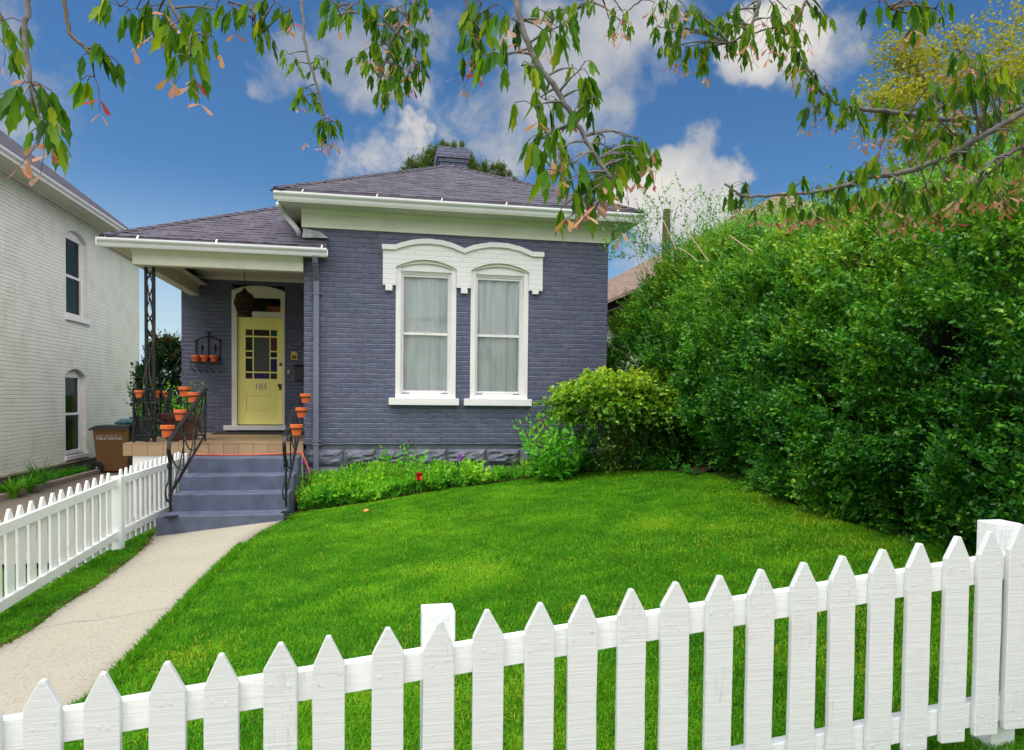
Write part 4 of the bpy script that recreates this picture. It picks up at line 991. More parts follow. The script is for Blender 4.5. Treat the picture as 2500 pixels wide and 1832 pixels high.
# ------------------------------------------------------------------ lantern, mailbox, plaque, bell, mat, planter, hose
YLn = 12.6; cxl = at(597, 700, Y=YLn); zt_, zb_ = fz(597, 703, YLn), fz(597, 773, YLn); H_ = zt_-zb_
ln = empty('hanging_lantern', (cxl[0], YLn, zt_), 'dark pierced metal lantern hanging from the porch ceiling in front of the door', 'lantern')
c3 = (cxl[0], YLn, zb_)
b = MB(); b.lathe([(0, H_), (.02, H_*.97), (.05, H_*.88), (.13, H_*.76), (.145, H_*.72), (.15, H_*.64), (.16, H_*.60), (.175, H_*.50), (.17, H_*.46), (.0, H_*.45)], c3, 16); b.build('dome', MT['rust_iron'], ln, smooth=False)
b = MB(); n = 20
for k in range(n):
    t = 2*math.pi*k/n; t2 = 2*math.pi*(k+1.5)/n
    for s_ in (t, t2):
        e = t2 if s_ == t else t
        b.tube([(c3[0]+.168*math.cos(s_), c3[1]+.168*math.sin(s_), c3[2]+H_*.46), (c3[0]+.135*math.cos((s_+e)/2), c3[1]+.135*math.sin((s_+e)/2), c3[2]+H_*.26), (c3[0]+.105*math.cos(e), c3[1]+.105*math.sin(e), c3[2]+H_*.10)], .007, 5)
for rr, hz in ((.15, .35), (.122, .18), (.105, .10)): b.tube([(c3[0]+rr*math.cos(2*math.pi*i/20), c3[1]+rr*math.sin(2*math.pi*i/20), c3[2]+H_*hz) for i in range(21)], .008, 5)
b.build('cage', MT['rust_iron'], ln)
b = MB(); b.lathe([(0, .0), (.125, 0), (.13, .012), (.105, H_*.10), (0, H_*.10)], c3, 18); b.build('base_ring', MT['rust_iron'], ln)
b = MB(); z_ = zt_
while z_ < zc-.01:
    b.tube([(c3[0]+.009*math.cos(t)*(1 if int(z_*40) % 2 else .2), YLn+.009*math.cos(t)*(.2 if int(z_*40) % 2 else 1), z_+.016+.018*math.sin(t)) for t in np.linspace(0, 2*math.pi, 9)], .003, 5); z_ += .028
b.build('chain', MT['rust_iron'], ln)
mb = empty('mailbox', (PX(730, 910), YB-.05, PZ(730, 929)), 'black wall mailbox on the dark brick right of the door', 'mailbox')
b = MB(); x0, x1, z0_, z1_ = PX(720, 910), PX(742, 910), PZ(730, 929), PZ(730, 892)
b.box(x0, x1, YB-.10, YB-.003, z0_, z1_-.05); b.build('box', MT['black'], mb, bevel=.006)
b = MB(); b.prism([(YB-.112, z1_-.048), (YB-.003, z1_-.048), (YB-.003, z1_+.01), (YB-.06, z1_), (YB-.112, z1_-.03)], 'x', x0-.006, x1+.006); b.build('lid', MT['black'], mb)
nb = empty('notice_box', (PX(718, 868), YB-.02, PZ(718, 879)), 'small yellow notice holder on the brick beside the door', 'notice')
b = MB(); x0, x1, z0_, z1_ = PX(711, 868), PX(726.5, 868), PZ(718, 879), PZ(718, 859); b.prism([(x0, z0_), (x1, z0_), (x1, z1_-.03), (x1-.04, z1_), (x0, z1_)], 'y', YB-.03, YB-.003); b.build('holder', MT['yellow'], nb)
b = MB(); b.box(x0+.02, x1-.018, YB-.033, YB-.0305, z0_+.02, z0_+.085); b.build('card', m_plain('brown_card', (.16, .07, .02), .6, .2, 30, 0), nb)
db = empty('doorbell', (PX(704, 908), YB-.01, PZ(704, 913)), 'small pale doorbell plate right of the yellow door', 'doorbell')
b = MB(); b.box(PX(701, 908), PX(707.5, 908), YB-.014, YB-.003, PZ(704, 913), PZ(704, 903)); b.build('plate', m_plain('grey_bell_plate', (.38, .40, .34), .5, .05, 20, 0), db)
b = MB(); disc_y(b, PX(704.3, 908), YB-.02, PZ(704, 908), .011, .0055); b.build('button', MT['white'], db)
b = MB(); x0, x1 = PX(536, 1050), PX(704, 1050); b.box(x0, XL-.02, YB-.72, YB-.15, zfl+.004, zfl+.02)
tag(b.build('doormat', MT['mat'], bevel=.004), 'long dark rubber doormat below the white door sill', 'doormat')
pl = empty('planter', (-2.85, 11.75, zfl), 'large brown glazed trough planter standing behind the left stair rail', 'planter')
x0, x1 = at(391, 1040, Y=11.6)[0], at(484, 1040, Y=11.6)[0]; pz1 = fz(440, 1010, 11.6); z0_ = zfl+.004; hp = pz1-z0_
b = MB()
def fr4(x0, x1, y0, y1, z): return [(x0, y0, z), (x1, y0, z), (x1, y1, z), (x0, y1, z)]
def frust(b, lo, hi):
    b.add(lo+hi, [(0, 3, 2, 1), (4, 5, 6, 7), (0, 1, 5, 4), (1, 2, 6, 5), (2, 3, 7, 6), (3, 0, 4, 7)])
frust(b, fr4(x0+.09, x1-.09, 11.58, 11.92, z0_), fr4(x0+.03, x1-.03, 11.52, 11.98, z0_+hp*.78)); b.build('trough', MT['brown_glaze'], pl, bevel=.01)
b = MB(); frust(b, fr4(x0+.0, x1, 11.49, 12.01, z0_+hp*.78), fr4(x0-.01, x1+.01, 11.48, 12.02, z0_+hp)); b.build('rim', MT['brown_glaze'], pl, bevel=.008)
b = MB(); b.tube(smooth_pts([at(476, 1110, Y=10.8), at(520, 1111, Y=10.78), at(600, 1111, Y=10.8), at(690, 1108, Y=10.79), at(735, 1105, Y=10.78)]+[(sr+.03, 10.72, SZ[3]+.0), (sr+.10, 10.66, SZ[3]-.16), (sr+.14, 10.6, SZ[3]-.35), (sr+.10, 10.5, SZ[3]-.6), (sr+.3, 10.4, float(gz(sr+.3))+.05), (sr+1.2, 10.5, float(gz(-.2))+.05), (1.2, 10.6, float(gz(1.2))+.06), (2.0, 10.55, float(gz(2))+.06), (2.6, 10.5, float(gz(2.6))+.06)], 6), .014, 8)
tag(b.build('garden_hose', MT['hose'], smooth=True), 'orange rubber garden hose lying along the top step and into the flower bed', 'hose')
# clay pot lying on its side in the bed
o = empty('flower_pot', (-.95, 10.15, float(gz(-.95))+.12), 'clay pot tipped on its side at the foot of the flower bed by the steps', 'flower pot'); o.rotation_euler = (R_(75), 0, R_(-30))
b = MB(); b.lathe([(0, 0), (.05, 0), (.08, .09), (.088, .09), (.088, .13), (.078, .13), (.07, .03), (0, .02)], n=20); b.build('bowl', MT['terracotta'], o, local=True)

# ------------------------------------------------------------------ bins
def bin_(name, cx_, cy_, h, w_, mb_, ml, label, letters):
    z0_ = float(EYE-1.75)
    o = empty(name, (cx_, cy_, z0_), label, 'wheeled bin', 'wheeled refuse bins by the driveway')
    b = MB(); frust(b, fr4(cx_-w_*.38, cx_+w_*.36, cy_-.25, cy_+.25, z0_+.03), fr4(cx_-w_*.47, cx_+w_*.45, cy_-.33, cy_+.33, z0_+h*.93)); b.build('body', mb_, o, bevel=.02)
    b = MB(); b.box(cx_-w_*.42, cx_+w_*.40, cy_-.30, cy_+.30, z0_+h*.60, z0_+h*.615); b.build('rib', mb_, o)
    b = MB(); b.box(cx_-w_*.52, cx_+w_*.47, cy_-.36, cy_+.36, z0_+h*.90, z0_+h*.93); b.build('rim', mb_, o, bevel=.01)
    b = MB(); frust(b, fr4(cx_-w_*.55, cx_+w_*.49, cy_-.38, cy_+.38, z0_+h*.93), fr4(cx_-w_*.40, cx_+w_*.45, cy_-.30, cy_+.30, z0_+h*1.0)); b.build('lid', ml, o, bevel=.012)
    for s_ in (-1, 1):
        b = MB(); disc_y(b, cx_-w_*.36, cy_+s_*.31-.03, z0_+.13, .13, .06, 20); wh = b.build('wheel', MT['black'], o, bevel=.01)
        b = MB(); disc_y(b, cx_-w_*.36, cy_+s_*.31-.04, z0_+.13, .018, .08, 10); b.build('hub', MT['gutter'], wh)
    b = MB(); b.bar((cx_-w_*.58, cy_-.25, z0_+h*.91), (cx_-w_*.58, cy_+.25, z0_+h*.91), .03); b.build('handle', ml, o)
    if letters:
        for k, s_ in enumerate(letters): text(s_, .075, (cx_-w_*.06, cy_-.316, z0_+h*(.80-.075*k)), (R_(90-5), 0, 0), MT['letter'], 'lettering', o, .002, sx=.92)
    return o
pb = at(283, 1152, Z=EYE-1.75)
bin_('wheeled_bin', float(at(285, 1100, Y=17.3)[0]), 17.3, 1.06, .82, MT['bin'], MT['black'], 'brown wheeled bin with white lettering beside the tiled porch edge', ('SALT LAKE CITY', 'PUBLIC SERVICES'))
bin_('wheeled_bin', float(at(335, 1100, Y=18.6)[0]), 18.6, 1.16, .72, MT['lid_blue'], MT['lid_blue'], 'blue green wheeled bin mostly hidden behind the brown one', None)

# ================================================================== fences
ff = empty('picket_fence', (0, 2.05, float(gz(0))), 'white picket fence with rough sawn pointed pickets between sidewalk and lawn', 'fence')
tips = [(100, 1661), (247, 1643), (407, 1617), (540, 1597), (684, 1570), (803, 1553), (948, 1533), (1072, 1516), (1194, 1489), (1320, 1472), (1426, 1455), (1546, 1438), (1652, 1421), (1761, 1405), (1863, 1390), (1968, 1373), (2063, 1357), (2160, 1341), (2250, 1326), (2343, 1309), (2424, 1296), (2496, 1279)]
YP = 2.02; TP = [at(u, v, Y=YP) for u, v in tips]
cf = np.polyfit([p[0] for p in TP], [p[2] for p in TP], 1)
sp_ = (TP[-1][0]-TP[0][0])/21
TP = [np.array((TP[0][0]-sp_*k, YP, TP[0][2]-cf[0]*sp_*k)) for k in range(12, 0, -1)]+TP+[np.array((TP[-1][0]+sp_*k, YP, TP[-1][2]+cf[0]*sp_*k)) for k in range(1, 18)]
px1 = [at(1029, 1500, Y=2.12)[0]+.05, at(2388, 1290, Y=2.165)[0]+.052]; pxs = [px1[0]-(px1[1]-px1[0])]+px1+[px1[1]+(px1[1]-px1[0])]
TP = [p for p in TP if pxs[0]-.05 < p[0] < pxs[3]+.05]
for i, p in enumerate(TP):
    x, z = p[0], p[2]; w_ = .0905+random.uniform(-.002, .002); hp = .082+random.uniform(-.006, .006); lean = random.uniform(-.004, .004)
    zb = float(gz(x))+.09
    o_ = [(x-w_/2, zb), (x-w_/2, z-hp+random.uniform(-.003, .003)), (x-.006+lean, z-.003), (x+.006+lean, z-.003), (x+w_/2, z-hp+random.uniform(-.003, .003)), (x+w_/2, zb)]
    # a little unevenness down the edges
    el = [(x-w_/2+random.uniform(-.0012, .0012), zb+(z-hp-zb)*t) for t in (.2, .4, .6, .8)]; er = [(x+w_/2+random.uniform(-.0012, .0012), zb+(z-hp-zb)*t) for t in (.8, .6, .4, .2)]
    o_ = [o_[0]]+el+o_[1:5]+er+[o_[5]]
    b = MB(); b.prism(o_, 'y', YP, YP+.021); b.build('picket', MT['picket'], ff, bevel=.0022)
    for dz_ in (.13, .66):
        for s_ in (-.02, .018):
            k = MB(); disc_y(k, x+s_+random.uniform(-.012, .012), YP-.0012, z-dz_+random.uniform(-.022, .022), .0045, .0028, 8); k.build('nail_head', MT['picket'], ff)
zl = lambda x: cf[0]*x+cf[1]
def railx(x0, x1, dt, h_):
    b = MB(); n = 14
    for i in range(n):
        a, c = x0+(x1-x0)*i/n, x0+(x1-x0)*(i+1)/n
        b.add([(a, YP+.022, zl(a)-dt-h_), (c, YP+.022, zl(c)-dt-h_), (c, YP+.062, zl(c)-dt-h_), (a, YP+.062, zl(a)-dt-h_), (a, YP+.022, zl(a)-dt), (c, YP+.022, zl(c)-dt), (c, YP+.062, zl(c)-dt), (a, YP+.062, zl(a)-dt)],
              [(0, 3, 2, 1), (4, 5, 6, 7), (0, 1, 5, 4), (2, 3, 7, 6)]+([(3, 0, 4, 7)] if i == 0 else [])+([(1, 2, 6, 5)] if i == n-1 else []))
    return b
for k in range(3):
    for dt in (.094, .592):
        b = railx(pxs[k]+.003, pxs[k+1]-.003, dt+random.uniform(-.004, .004), .086); b.build('rail', MT['rail'], ff, bevel=.002)
for k, x in enumerate(pxs):
    zt2 = zl(x)-(.004 if k != 1 else .0); b = MB()
    b.box(x-.049, x+.049, YP+.0635, YP+.155, float(gz(x))-.2, zt2); b.build('post', MT['rail'], ff, bevel=.004)

sf = empty('picket_fence', (-2.85, 8.7, float(gz(-2.85))), 'white picket fence running back beside the walk to the porch steps, rails facing the walk', 'fence')
Z5 = lambda x, y: (x/5.37, 1080+y/5.37)
t5 = [(155, 850), (300, 795), (445, 745), (590, 700), (722, 657), (838, 615), (950, 575), (1062, 538), (1170, 505), (1270, 470), (1368, 437), (1450, 410), (1530, 383), (1610, 357), (1680, 335), (1745, 315), (1820, 293), (1890, 272), (1948, 250), (2010, 222), (2070, 210), (2130, 190), (2185, 172)]
tt = [Z5(*p) for p in t5]+[(416, 1108), (425, 1106), (434, 1104), (441.5, 1102)]
# the far section swings slightly in towards the steps
def fenceX(y): return -2.86+max(0, y-8.7)*.085
P5 = []
for u, v in tt:
    X_ = -2.86
    for _ in range(4): p = at(u, v, X=X_-.03); X_ = fenceX(p[1])
    P5.append(p)
cs_ = np.polyfit([p[1] for p in P5], [p[2] for p in P5], 1); ys5 = [p[1] for p in P5]; gap = (ys5[10]-ys5[0])/10
print('side fence spacing', round(gap, 3), [round(y, 2) for y in ys5], cs_)
ys5 = [ys5[0]+(i-22)*gap for i in range(22)]+ys5
y_post = float(at(293, 1340, X=-2.86)[1]); zs5 = lambda y: cs_[0]*y+cs_[1]
for y in ys5:
    if abs(y-y_post) < .04 or y < 2.25: continue
    X_ = fenceX(y); z = zs5(y)+random.uniform(-.004, .004); w_ = .122 if y < y_post else .10; hp = .095; zb = float(gz(X_))+.045
    b = MB(); b.prism([(y-w_/2, zb), (y-w_/2, z-hp), (y-.014, z-.004), (y+.014, z-.004), (y+w_/2, z-hp), (y+w_/2, zb)], 'x', X_-.062, X_-.041); b.build('picket', MT['sidefence'], sf, bevel=.002)
# rails on the walk side
rt0 = at(*Z5(1480, 505), X=-2.86); rt1 = at(*Z5(1470, 610), X=-2.86); rb0 = at(*Z5(1470, 1215), X=-2.86)
dt_top = zs5(rt0[1])-rt0[2]; h_top = rt0[2]-rt1[2]; dt_bot = zs5(rb0[1])-rb0[2]
print('rails', dt_top, h_top, dt_bot)
h_top = .088
def raily(y0, y1, dt, h_, x=0):
    b = MB(); a = (fenceX(y0), y0, zs5(y0)-dt); c = (fenceX(y1), y1, zs5(y1)-dt)
    b.add([(a[0]-.04, a[1], a[2]-h_), (a[0], a[1], a[2]-h_), (c[0], c[1], c[2]-h_), (c[0]-.04, c[1], c[2]-h_), (a[0]-.04, a[1], a[2]), (a[0], a[1], a[2]), (c[0], c[1], c[2]), (c[0]-.04, c[1], c[2])],
          [(0, 3, 2, 1), (4, 5, 6, 7), (0, 1, 5, 4), (1, 2, 6, 5), (2, 3, 7, 6), (3, 0, 4, 7)]); return b
posts_y = [y_post-5.6, y_post-3.0, y_post]; y_end5 = float(ys5[-1]+.05)
for (y0, y1) in ((2.25, posts_y[0]-.055), (posts_y[0]+.055, posts_y[1]-.055), (posts_y[1]+.055, posts_y[2]-.055), (posts_y[2]+.055, y_end5)):
    for dt in (dt_top, dt_bot): raily(y0, y1, dt, h_top).build('rail', MT['sidefence'], sf, bevel=.003)
for y in posts_y[2:]:
    b = MB(); X_ = fenceX(y); b.box(X_-.075, X_+.035, y-.055, y+.055, float(gz(X_))-.2, zs5(y)-.085+.02); b.build('post', MT['sidefence'], sf, bevel=.005)
for y in posts_y[:2]:
    b = MB(); X_ = fenceX(y); b.box(X_-.038, X_-.002, y-.05, y+.05, float(gz(X_))-.2, zs5(y)-.085); b.build('post', MT['sidefence'], sf, bevel=.005)
b = MB(); X_ = fenceX(y_end5); b.box(X_-.06, X_+.04, y_end5+.003, y_end5+.09, float(gz(X_))-.2, fz(452, 1108, y_end5)); b.build('post', MT['sidefence'], sf, bevel=.005)

# ================================================================== cream brick house on the left
NX = -6.6
nh = empty('brick_house', (-9, 15, EYE-1.6), 'tall cream painted brick house with dark shingle roof and white gutter across the driveway', 'house')
nz0 = float(at(0, 1160, X=NX)[2]+at(250, 1110, X=NX)[2])/2
nzc = float(at(0, 433, X=NX)[2]+at(251, 574, X=NX)[2])/2
NYE = float(at(340, 800, X=NX)[1]); NYS = 8.0
wins = []
def nwin(ul, ur, vrs, vpk, vsill, ug):
    y0 = float(at(ul, 700, X=NX)[1]); y1 = float(at(ur, 700, X=NX)[1])
    return dict(y0=y0, y1=y1, zs=float(at(ur, vrs, X=NX)[2]), z0=float(at(ur, vsill, X=NX)[2]))
A = nwin(161, 213, 598, 567, 783, 197); B = nwin(157, 208, 920, 907, 1105, 197)
print('neighbour', nz0-EYE, nzc-EYE, NYE, A, B)
for w in (A, B): w['zp'] = w['zs']+.16
yy0 = min(A['y0'], B['y0']); b = MB(); NT = nzc+.35
# wall in pieces round the two openings
b.box(NX-.3, NX, NYS, min(A['y0'], B['y0']), nz0, NT); b.box(NX-.3, NX, max(A['y1'], B['y1']), NYE, nz0, NT)
lo, hi = min(A['y0'], B['y0']), max(A['y1'], B['y1'])
for z0_, z1_, w in ((nz0, B['z0'], None), (B['z0'], B['zp'], B), (B['zp'], A['z0'], None), (A['z0'], A['zp'], A), (A['zp'], NT, None)):
    if w is None: b.box(NX-.3, NX, lo, hi, z0_, z1_)
    else:
        if w['y0'] > lo+.001: b.box(NX-.3, NX, lo, w['y0'], z0_, z1_)
        if w['y1'] < hi-.001: b.box(NX-.3, NX, w['y1'], hi, z0_, z1_)
        ar = arc(w['y0'], w['y1'], w['zs'], w['zp'], 12); b.strip([(p[0], w['zp']) for p in ar], ar, 'x', NX-.3, NX)
b.box(NX-8, NX-.3, NYS, NYS+.3, nz0, NT); b.box(NX-8, NX-.3, NYE-.3, NYE, nz0, NT)
b.build('wall', MT['brick_white'], nh)
b = MB(); b.box(NX-8, NX+.035, NYS-.03, NYE+.03, nz0-.055, nz0-.002); b.build('ledge', MT['ledge'], nh, bevel=.01)
b = MB(); b.box(NX-8, NX+.015, NYS-.01, NYE+.01, nz0-1.3, nz0-.057); b.build('foundation', MT['foundation'], nh)
b = MB(); gz_ = float(at(0, 356, X=-6.1)[2]+at(317, 564, X=-6.1)[2])/2
b.prism([(NX, nzc), (NX+.03, nzc), (NX+.03, nzc+.05), (NX+.02, nzc+.07), (NX+.05, gz_-.16), (NX+.12, gz_-.135), (NX, gz_-.135)], 'y', NYS-.3, NYE+.03)
b.build('cornice', MT['cream'], nh)
b = MB(); b.box(NX-7.6, -6.12, NYS-.4, NYE+.4, gz_-.132, gz_-.11); b.build('soffit', MT['soffit'], nh)
g = MB(); gutter(g, (-6.2, NYS-.4, gz_), (-6.2, NYE+.42, gz_), (1, 0, 0), .13, .11); g.build('gutter', MT['gutter'], nh)
e0 = (-6.16, NYS-.4, gz_+.03); rz = gz_+.03+4.3*.80
b = MB(); th = .05
pts = [(-6.16, NYS-.4, gz_+.03), (-6.16, NYE+.4, gz_+.03), (-10.46, NYE-3.9, rz), (-10.46, NYS+3.9, rz)]
slab('roof', pts, MT['shingle'], nh); slab('roof', [(-6.16, NYE+.4, gz_+.03), (-14.8, NYE+.4, gz_+.03), (-10.46, NYE-3.9, rz)], MT['shingle'], nh)
slab('roof', [(-6.16, NYS-.4, gz_+.03), (-10.46, NYS+3.9, rz), (-14.8, NYS-.4, gz_+.03)], MT['shingle'], nh)
for w, drape in ((A, True), (B, False)):
    y0, y1, z0_, zs_2, zp = w['y0'], w['y1'], w['z0'], w['zs'], w['zp']
    b = MB(); rx = NX-.09; fw = .12
    b.box(rx-.06, rx, y0+.003, y0+fw, z0_+.002, zs_2); b.box(rx-.06, rx, y1-fw, y1-.003, z0_+.002, zs_2); b.box(rx-.06, rx, y0+fw, y1-fw, z0_+.002, z0_+.09)
    ar = arc(y0+.003, y1-.003, zs_2, zp-.003, 12); b.strip(ar, [(p[0], zs_2-.04) for p in ar], 'x', rx-.06, rx-.002)
    zm = z0_+.09+(zs_2-z0_-.13)*.50; b.box(rx-.055, rx-.01, y0+fw, y1-fw, zm-.028, zm+.028); b.box(rx-.055, rx-.02, y0+fw, y0+fw+.035, zm+.028, zs_2-.04); b.box(rx-.055, rx-.02, y1-fw-.035, y1-fw, zm+.028, zs_2-.04)
    f = b.build('window', MT['white'], nh, bevel=.004)
    b = MB(); b.box(rx-.045, rx-.04, y0+fw, y1-fw, z0_+.09, zm-.028); b.build('pane', MT['glass_side'], f)
    b = MB(); b.box(rx-.038, rx-.033, y0+fw+.035, y1-fw-.035, zm+.028, zs_2-.04); b.build('pane', MT['glass_side'], f)
    b = MB(); b.box(rx-1.0, rx-.98, y0-1, y1+3.4, z0_-.3, zp+.3); b.build('interior', m_plain('dark_room', (.035, .03, .03), .9, .2, 3, 0), f)
    nn = 30; Vc = []; rows_ = 6; ya, yb_ = (y0+.1+(y1-y0)*.0, y1-fw+.02)
    if drape:
        zz0, zz1 = z0_+.08, zm
    else: zz0, zz1 = z0_+.08, zm-.02
    for j in range(rows_):
        for i in range(nn): Vc.append((rx-.2+.03*math.sin(i*1.3), ya+(yb_-ya)*i/(nn-1), zz0+(zz1-zz0)*j/(rows_-1)))
    Fc = np.array([(j*nn+i, j*nn+i+1, (j+1)*nn+i+1, (j+1)*nn+i) for j in range(rows_-1) for i in range(nn-1)])
    np_build('curtain', np.array(Vc), Fc, m_plain('dim_curtain', (.16, .15, .14) if drape else (.13, .045, .03), .9, .2, 6, 0), f, smooth=True)
    if drape:
        b = MB(); b.box(rx-.22, rx-.2, y1-.32, y1-.05, zm, zs_2); b.build('shutter_edge', m_plain('tan_blind', (.30, .22, .16), .8, .1, 5, 0), f)
    b = MB(); b.box(NX-.12, NX+.05, y0-.06, y1+.07, z0_-.10, z0_); b.build('sill', MT['white'], f, bevel=.008)

# ================================================================== tan roofed house beyond the hedge
RX = 6.0
def rz_(u, v, X): return float(at(u, v, X=X)[2])
rh = empty('neighbour_house', (8.5, 17, EYE-.8), 'house with weathered brown shingle roof and pale green wall behind the tall hedge', 'house')
ez = .5*(rz_(1484, 733, RX)+rz_(1560, 700, RX)); rgx = 8.6; rgz = .5*(rz_(1484, 690, rgx)+rz_(1912, 459, rgx))
yf = float(at(1912, 459, X=rgx)[1])
slab('roof', [(RX, yf-2.4, ez), (rgx, yf, rgz), (rgx, 32, rgz), (RX, 32, ez)], MT['shingle_brown'], rh, .09)
slab('roof', [(RX, yf-2.4, ez), (11.2, yf-2.4, ez), (rgx, yf, rgz)], MT['shingle_brown'], rh, .09)
slab('roof', [(11.2, yf-2.4, ez), (11.2, 32, ez), (rgx, 32, rgz), (rgx, yf, rgz)], MT['shingle_brown'], rh, .09)
b = MB(); b.box(RX+.06, RX+.5, yf-2.2, 32, ez-.3, ez-.26); b.build('soffit', m_plain('dark_eave', (.05, .04, .03), .9, .2, 3, .2), rh)
b = MB(); b.box(RX+.40, RX+.43, yf-2.0, 32, ez-.52, ez-.30); b.build('fascia', m_plain('stained_wood_board', (.30, .16, .05), .7, .2, 6, .2), rh)
b = MB(); b.box(RX+.45, 10.8, yf-1.9, 32, -.5, ez-.28); b.build('wall', m_plain('pale_green_stucco', (.46, .52, .38), .9, .06, 3, .3), rh)
# ================================================================== tall hedge on the right
def shoots(P, D, n_leaf, L, spread, T, ls, tint, droop=0, wj=1.0, up=(-.45, -.3, 1)):
    """leafy shoots: opposite leaves set along short stems"""
    n = len(P); D = unit(D); k = np.tile(np.arange(n_leaf), n); idx = np.repeat(np.arange(n), n_leaf)
    t = (k+.6)/n_leaf; Ls = np.repeat(np.broadcast_to(L, (n,)), n_leaf)
    pos = P[idx]+D[idx]*(t*Ls)[:, None]; pos[:, 2] -= droop*(t*Ls)**2*3
    ref = np.repeat(RNG.normal(size=(n, 3)), n_leaf, 0); s = unit(np.cross(D[idx], ref)); s *= np.where(k % 2, 1, -1)[:, None]
    q = np.cross(D[idx], s); rot = (k//2 % 2)[:, None]
    out = np.where(rot, q*np.where(k % 2, 1, -1)[:, None], s)
    dd = D[idx]*.75+out*spread+RNG.normal(size=pos.shape)*.28; dd[:, 2] -= .1
    dd[k == n_leaf-1] = D[idx][k == n_leaf-1]
    size = np.repeat(ls if hasattr(ls, '__len__') else np.full(n, ls), n_leaf)*RNG.uniform(.65, 1.2, len(pos))*(1-.35*t)
    tt = np.clip(np.repeat(tint, n_leaf)+RNG.normal(size=len(pos))*.10+.12*t, 0, 1)
    return leaves(pos, dd, size, T, tt, flat=np.tile(up, (len(pos), 1)), w=wj)

HA = np.array([(2.3, 3.62), (3.4, 3.65), (4.85, 3.80), (6.03, 3.86), (7.5, 4.12), (9.35, 4.35), (11, 4.2), (13.5, 4.2)])
def hx(y): return np.interp(y, HA[:, 0], HA[:, 1])
def hz(y): return EYE+np.interp(y, [2.2, 3.4, 4.5, 6, 8, 9.5, 10.6, 11.8, 12.6, 13.5], [1.5, 1.70, 1.72, 1.80, 2.22, 2.42, 2.38, 1.75, 1.0, .6])
def hedge_pts(n, y0, y1, depth):
    y = RNG.uniform(y0, y1, n); zb = gz(hx(y)); zt = hz(y); s = RNG.random(n); z = zb+(zt-zb)*s
    # the face leans out in the middle, tucks in at the foot and rounds over at the top
    prof = .28*np.exp(-((s-.06)/.10)**2)*1.0-.16*np.sin(np.pi*np.clip(s, 0, 1))+.75*np.clip((s-.72)/.28, 0, 1)**2
    q = np.c_[y*1.5, z*1.5, np.full(n, 4.)]
    bul = (fbm(q, 3)-.5)*.95
    b2 = (fbm(np.c_[y*5.5, z*6.5, np.full(n, 8.)], 2)-.5)*.46
    x = hx(y)+prof-bul*.62-b2+RNG.random(n)**1.6*depth
    return np.c_[x, y, z], s, bul
P, s, bul = [], [], []
for n, y0, y1, dp in ((9800, 2.3, 5.0, .38), (8600, 5.0, 8.0, .36), (8600, 8.0, 13.0, .38)):
    a = hedge_pts(n, y0, y1, dp); P.append(a[0]); s.append(a[1]); bul.append(a[2])
P = np.concatenate(P); s = np.concatenate(s); bul = np.concatenate(bul)
hole = fbm(P*2.6+31, 2); keep = hole > .362; P, s, bul, hole = P[keep], s[keep], bul[keep], hole[keep]
n = len(P)
D = np.c_[-.75+RNG.normal(size=n)*.35, RNG.normal(size=n)*.45-.25, .30+RNG.normal(size=n)*.35+s*.7]
big = fbm(P*1.1+9, 2)-.5
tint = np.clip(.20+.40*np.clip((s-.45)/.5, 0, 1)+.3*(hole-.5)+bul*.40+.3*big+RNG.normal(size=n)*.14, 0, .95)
hedge = empty('hedge', (4.6, 7, float(gz(4.6))), 'tall untrimmed dark green privet hedge filling the right side of the front yard', 'hedge')
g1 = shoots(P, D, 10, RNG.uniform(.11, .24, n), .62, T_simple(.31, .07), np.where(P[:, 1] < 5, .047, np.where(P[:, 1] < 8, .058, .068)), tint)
# leggy pale shoots along the top
n = 2300; y = RNG.uniform(2.6, 11.2, n); P2 = np.c_[hx(y)+RNG.uniform(.1, 1.4, n), y, hz(y)-RNG.uniform(.05, .4, n)]
D2 = np.c_[RNG.normal(size=n)*.45-.35, RNG.normal(size=n)*.3, np.ones(n)]
g2 = shoots(P2, D2, 12, RNG.uniform(.16, .42, n), .6, T_simple(.27, .07), .048, np.clip(.40+RNG.normal(size=n)*.12, .15, .8))
# top and back fill, seen from the side
n = 9000; y = RNG.uniform(2.3, 12.4, n); a = RNG.random(n); P3 = np.c_[hx(y)+.4+a*1.5, y, hz(y)-.18+.25*(fbm(np.c_[y*2, a*4, np.zeros(n)], 3)-.5)-.5*a**3]
g3 = shoots(P3, np.c_[RNG.normal(size=n)*.4-.2, RNG.normal(size=n)*.4, np.ones(n)], 8, RNG.uniform(.12, .28, n), .6, T_simple(.26, .07), .045, np.clip(.40+RNG.normal(size=n)*.1, 0, .8))
# front end facing the street
n = 2600; a = RNG.random(n); zz = RNG.random(n); P4 = np.c_[3.7+a*1.6, 2.35+RNG.random(n)*.3, gz(4.2)+zz*(hz(2.4)-gz(4.2))]
g4 = shoots(P4, np.c_[RNG.normal(size=n)*.5, -1+RNG.normal(size=n)*.4, .4+RNG.normal(size=n)*.4], 9, RNG.uniform(.12, .24, n), .6, T_simple(.25, .07), .038, np.clip(.28+RNG.normal(size=n)*.1, 0, .8))
g = merge([g1, g2, g3, g4]); np_build('foliage', g[0], g[1], MT['leaf_hedge'], hedge, tint=g[2])
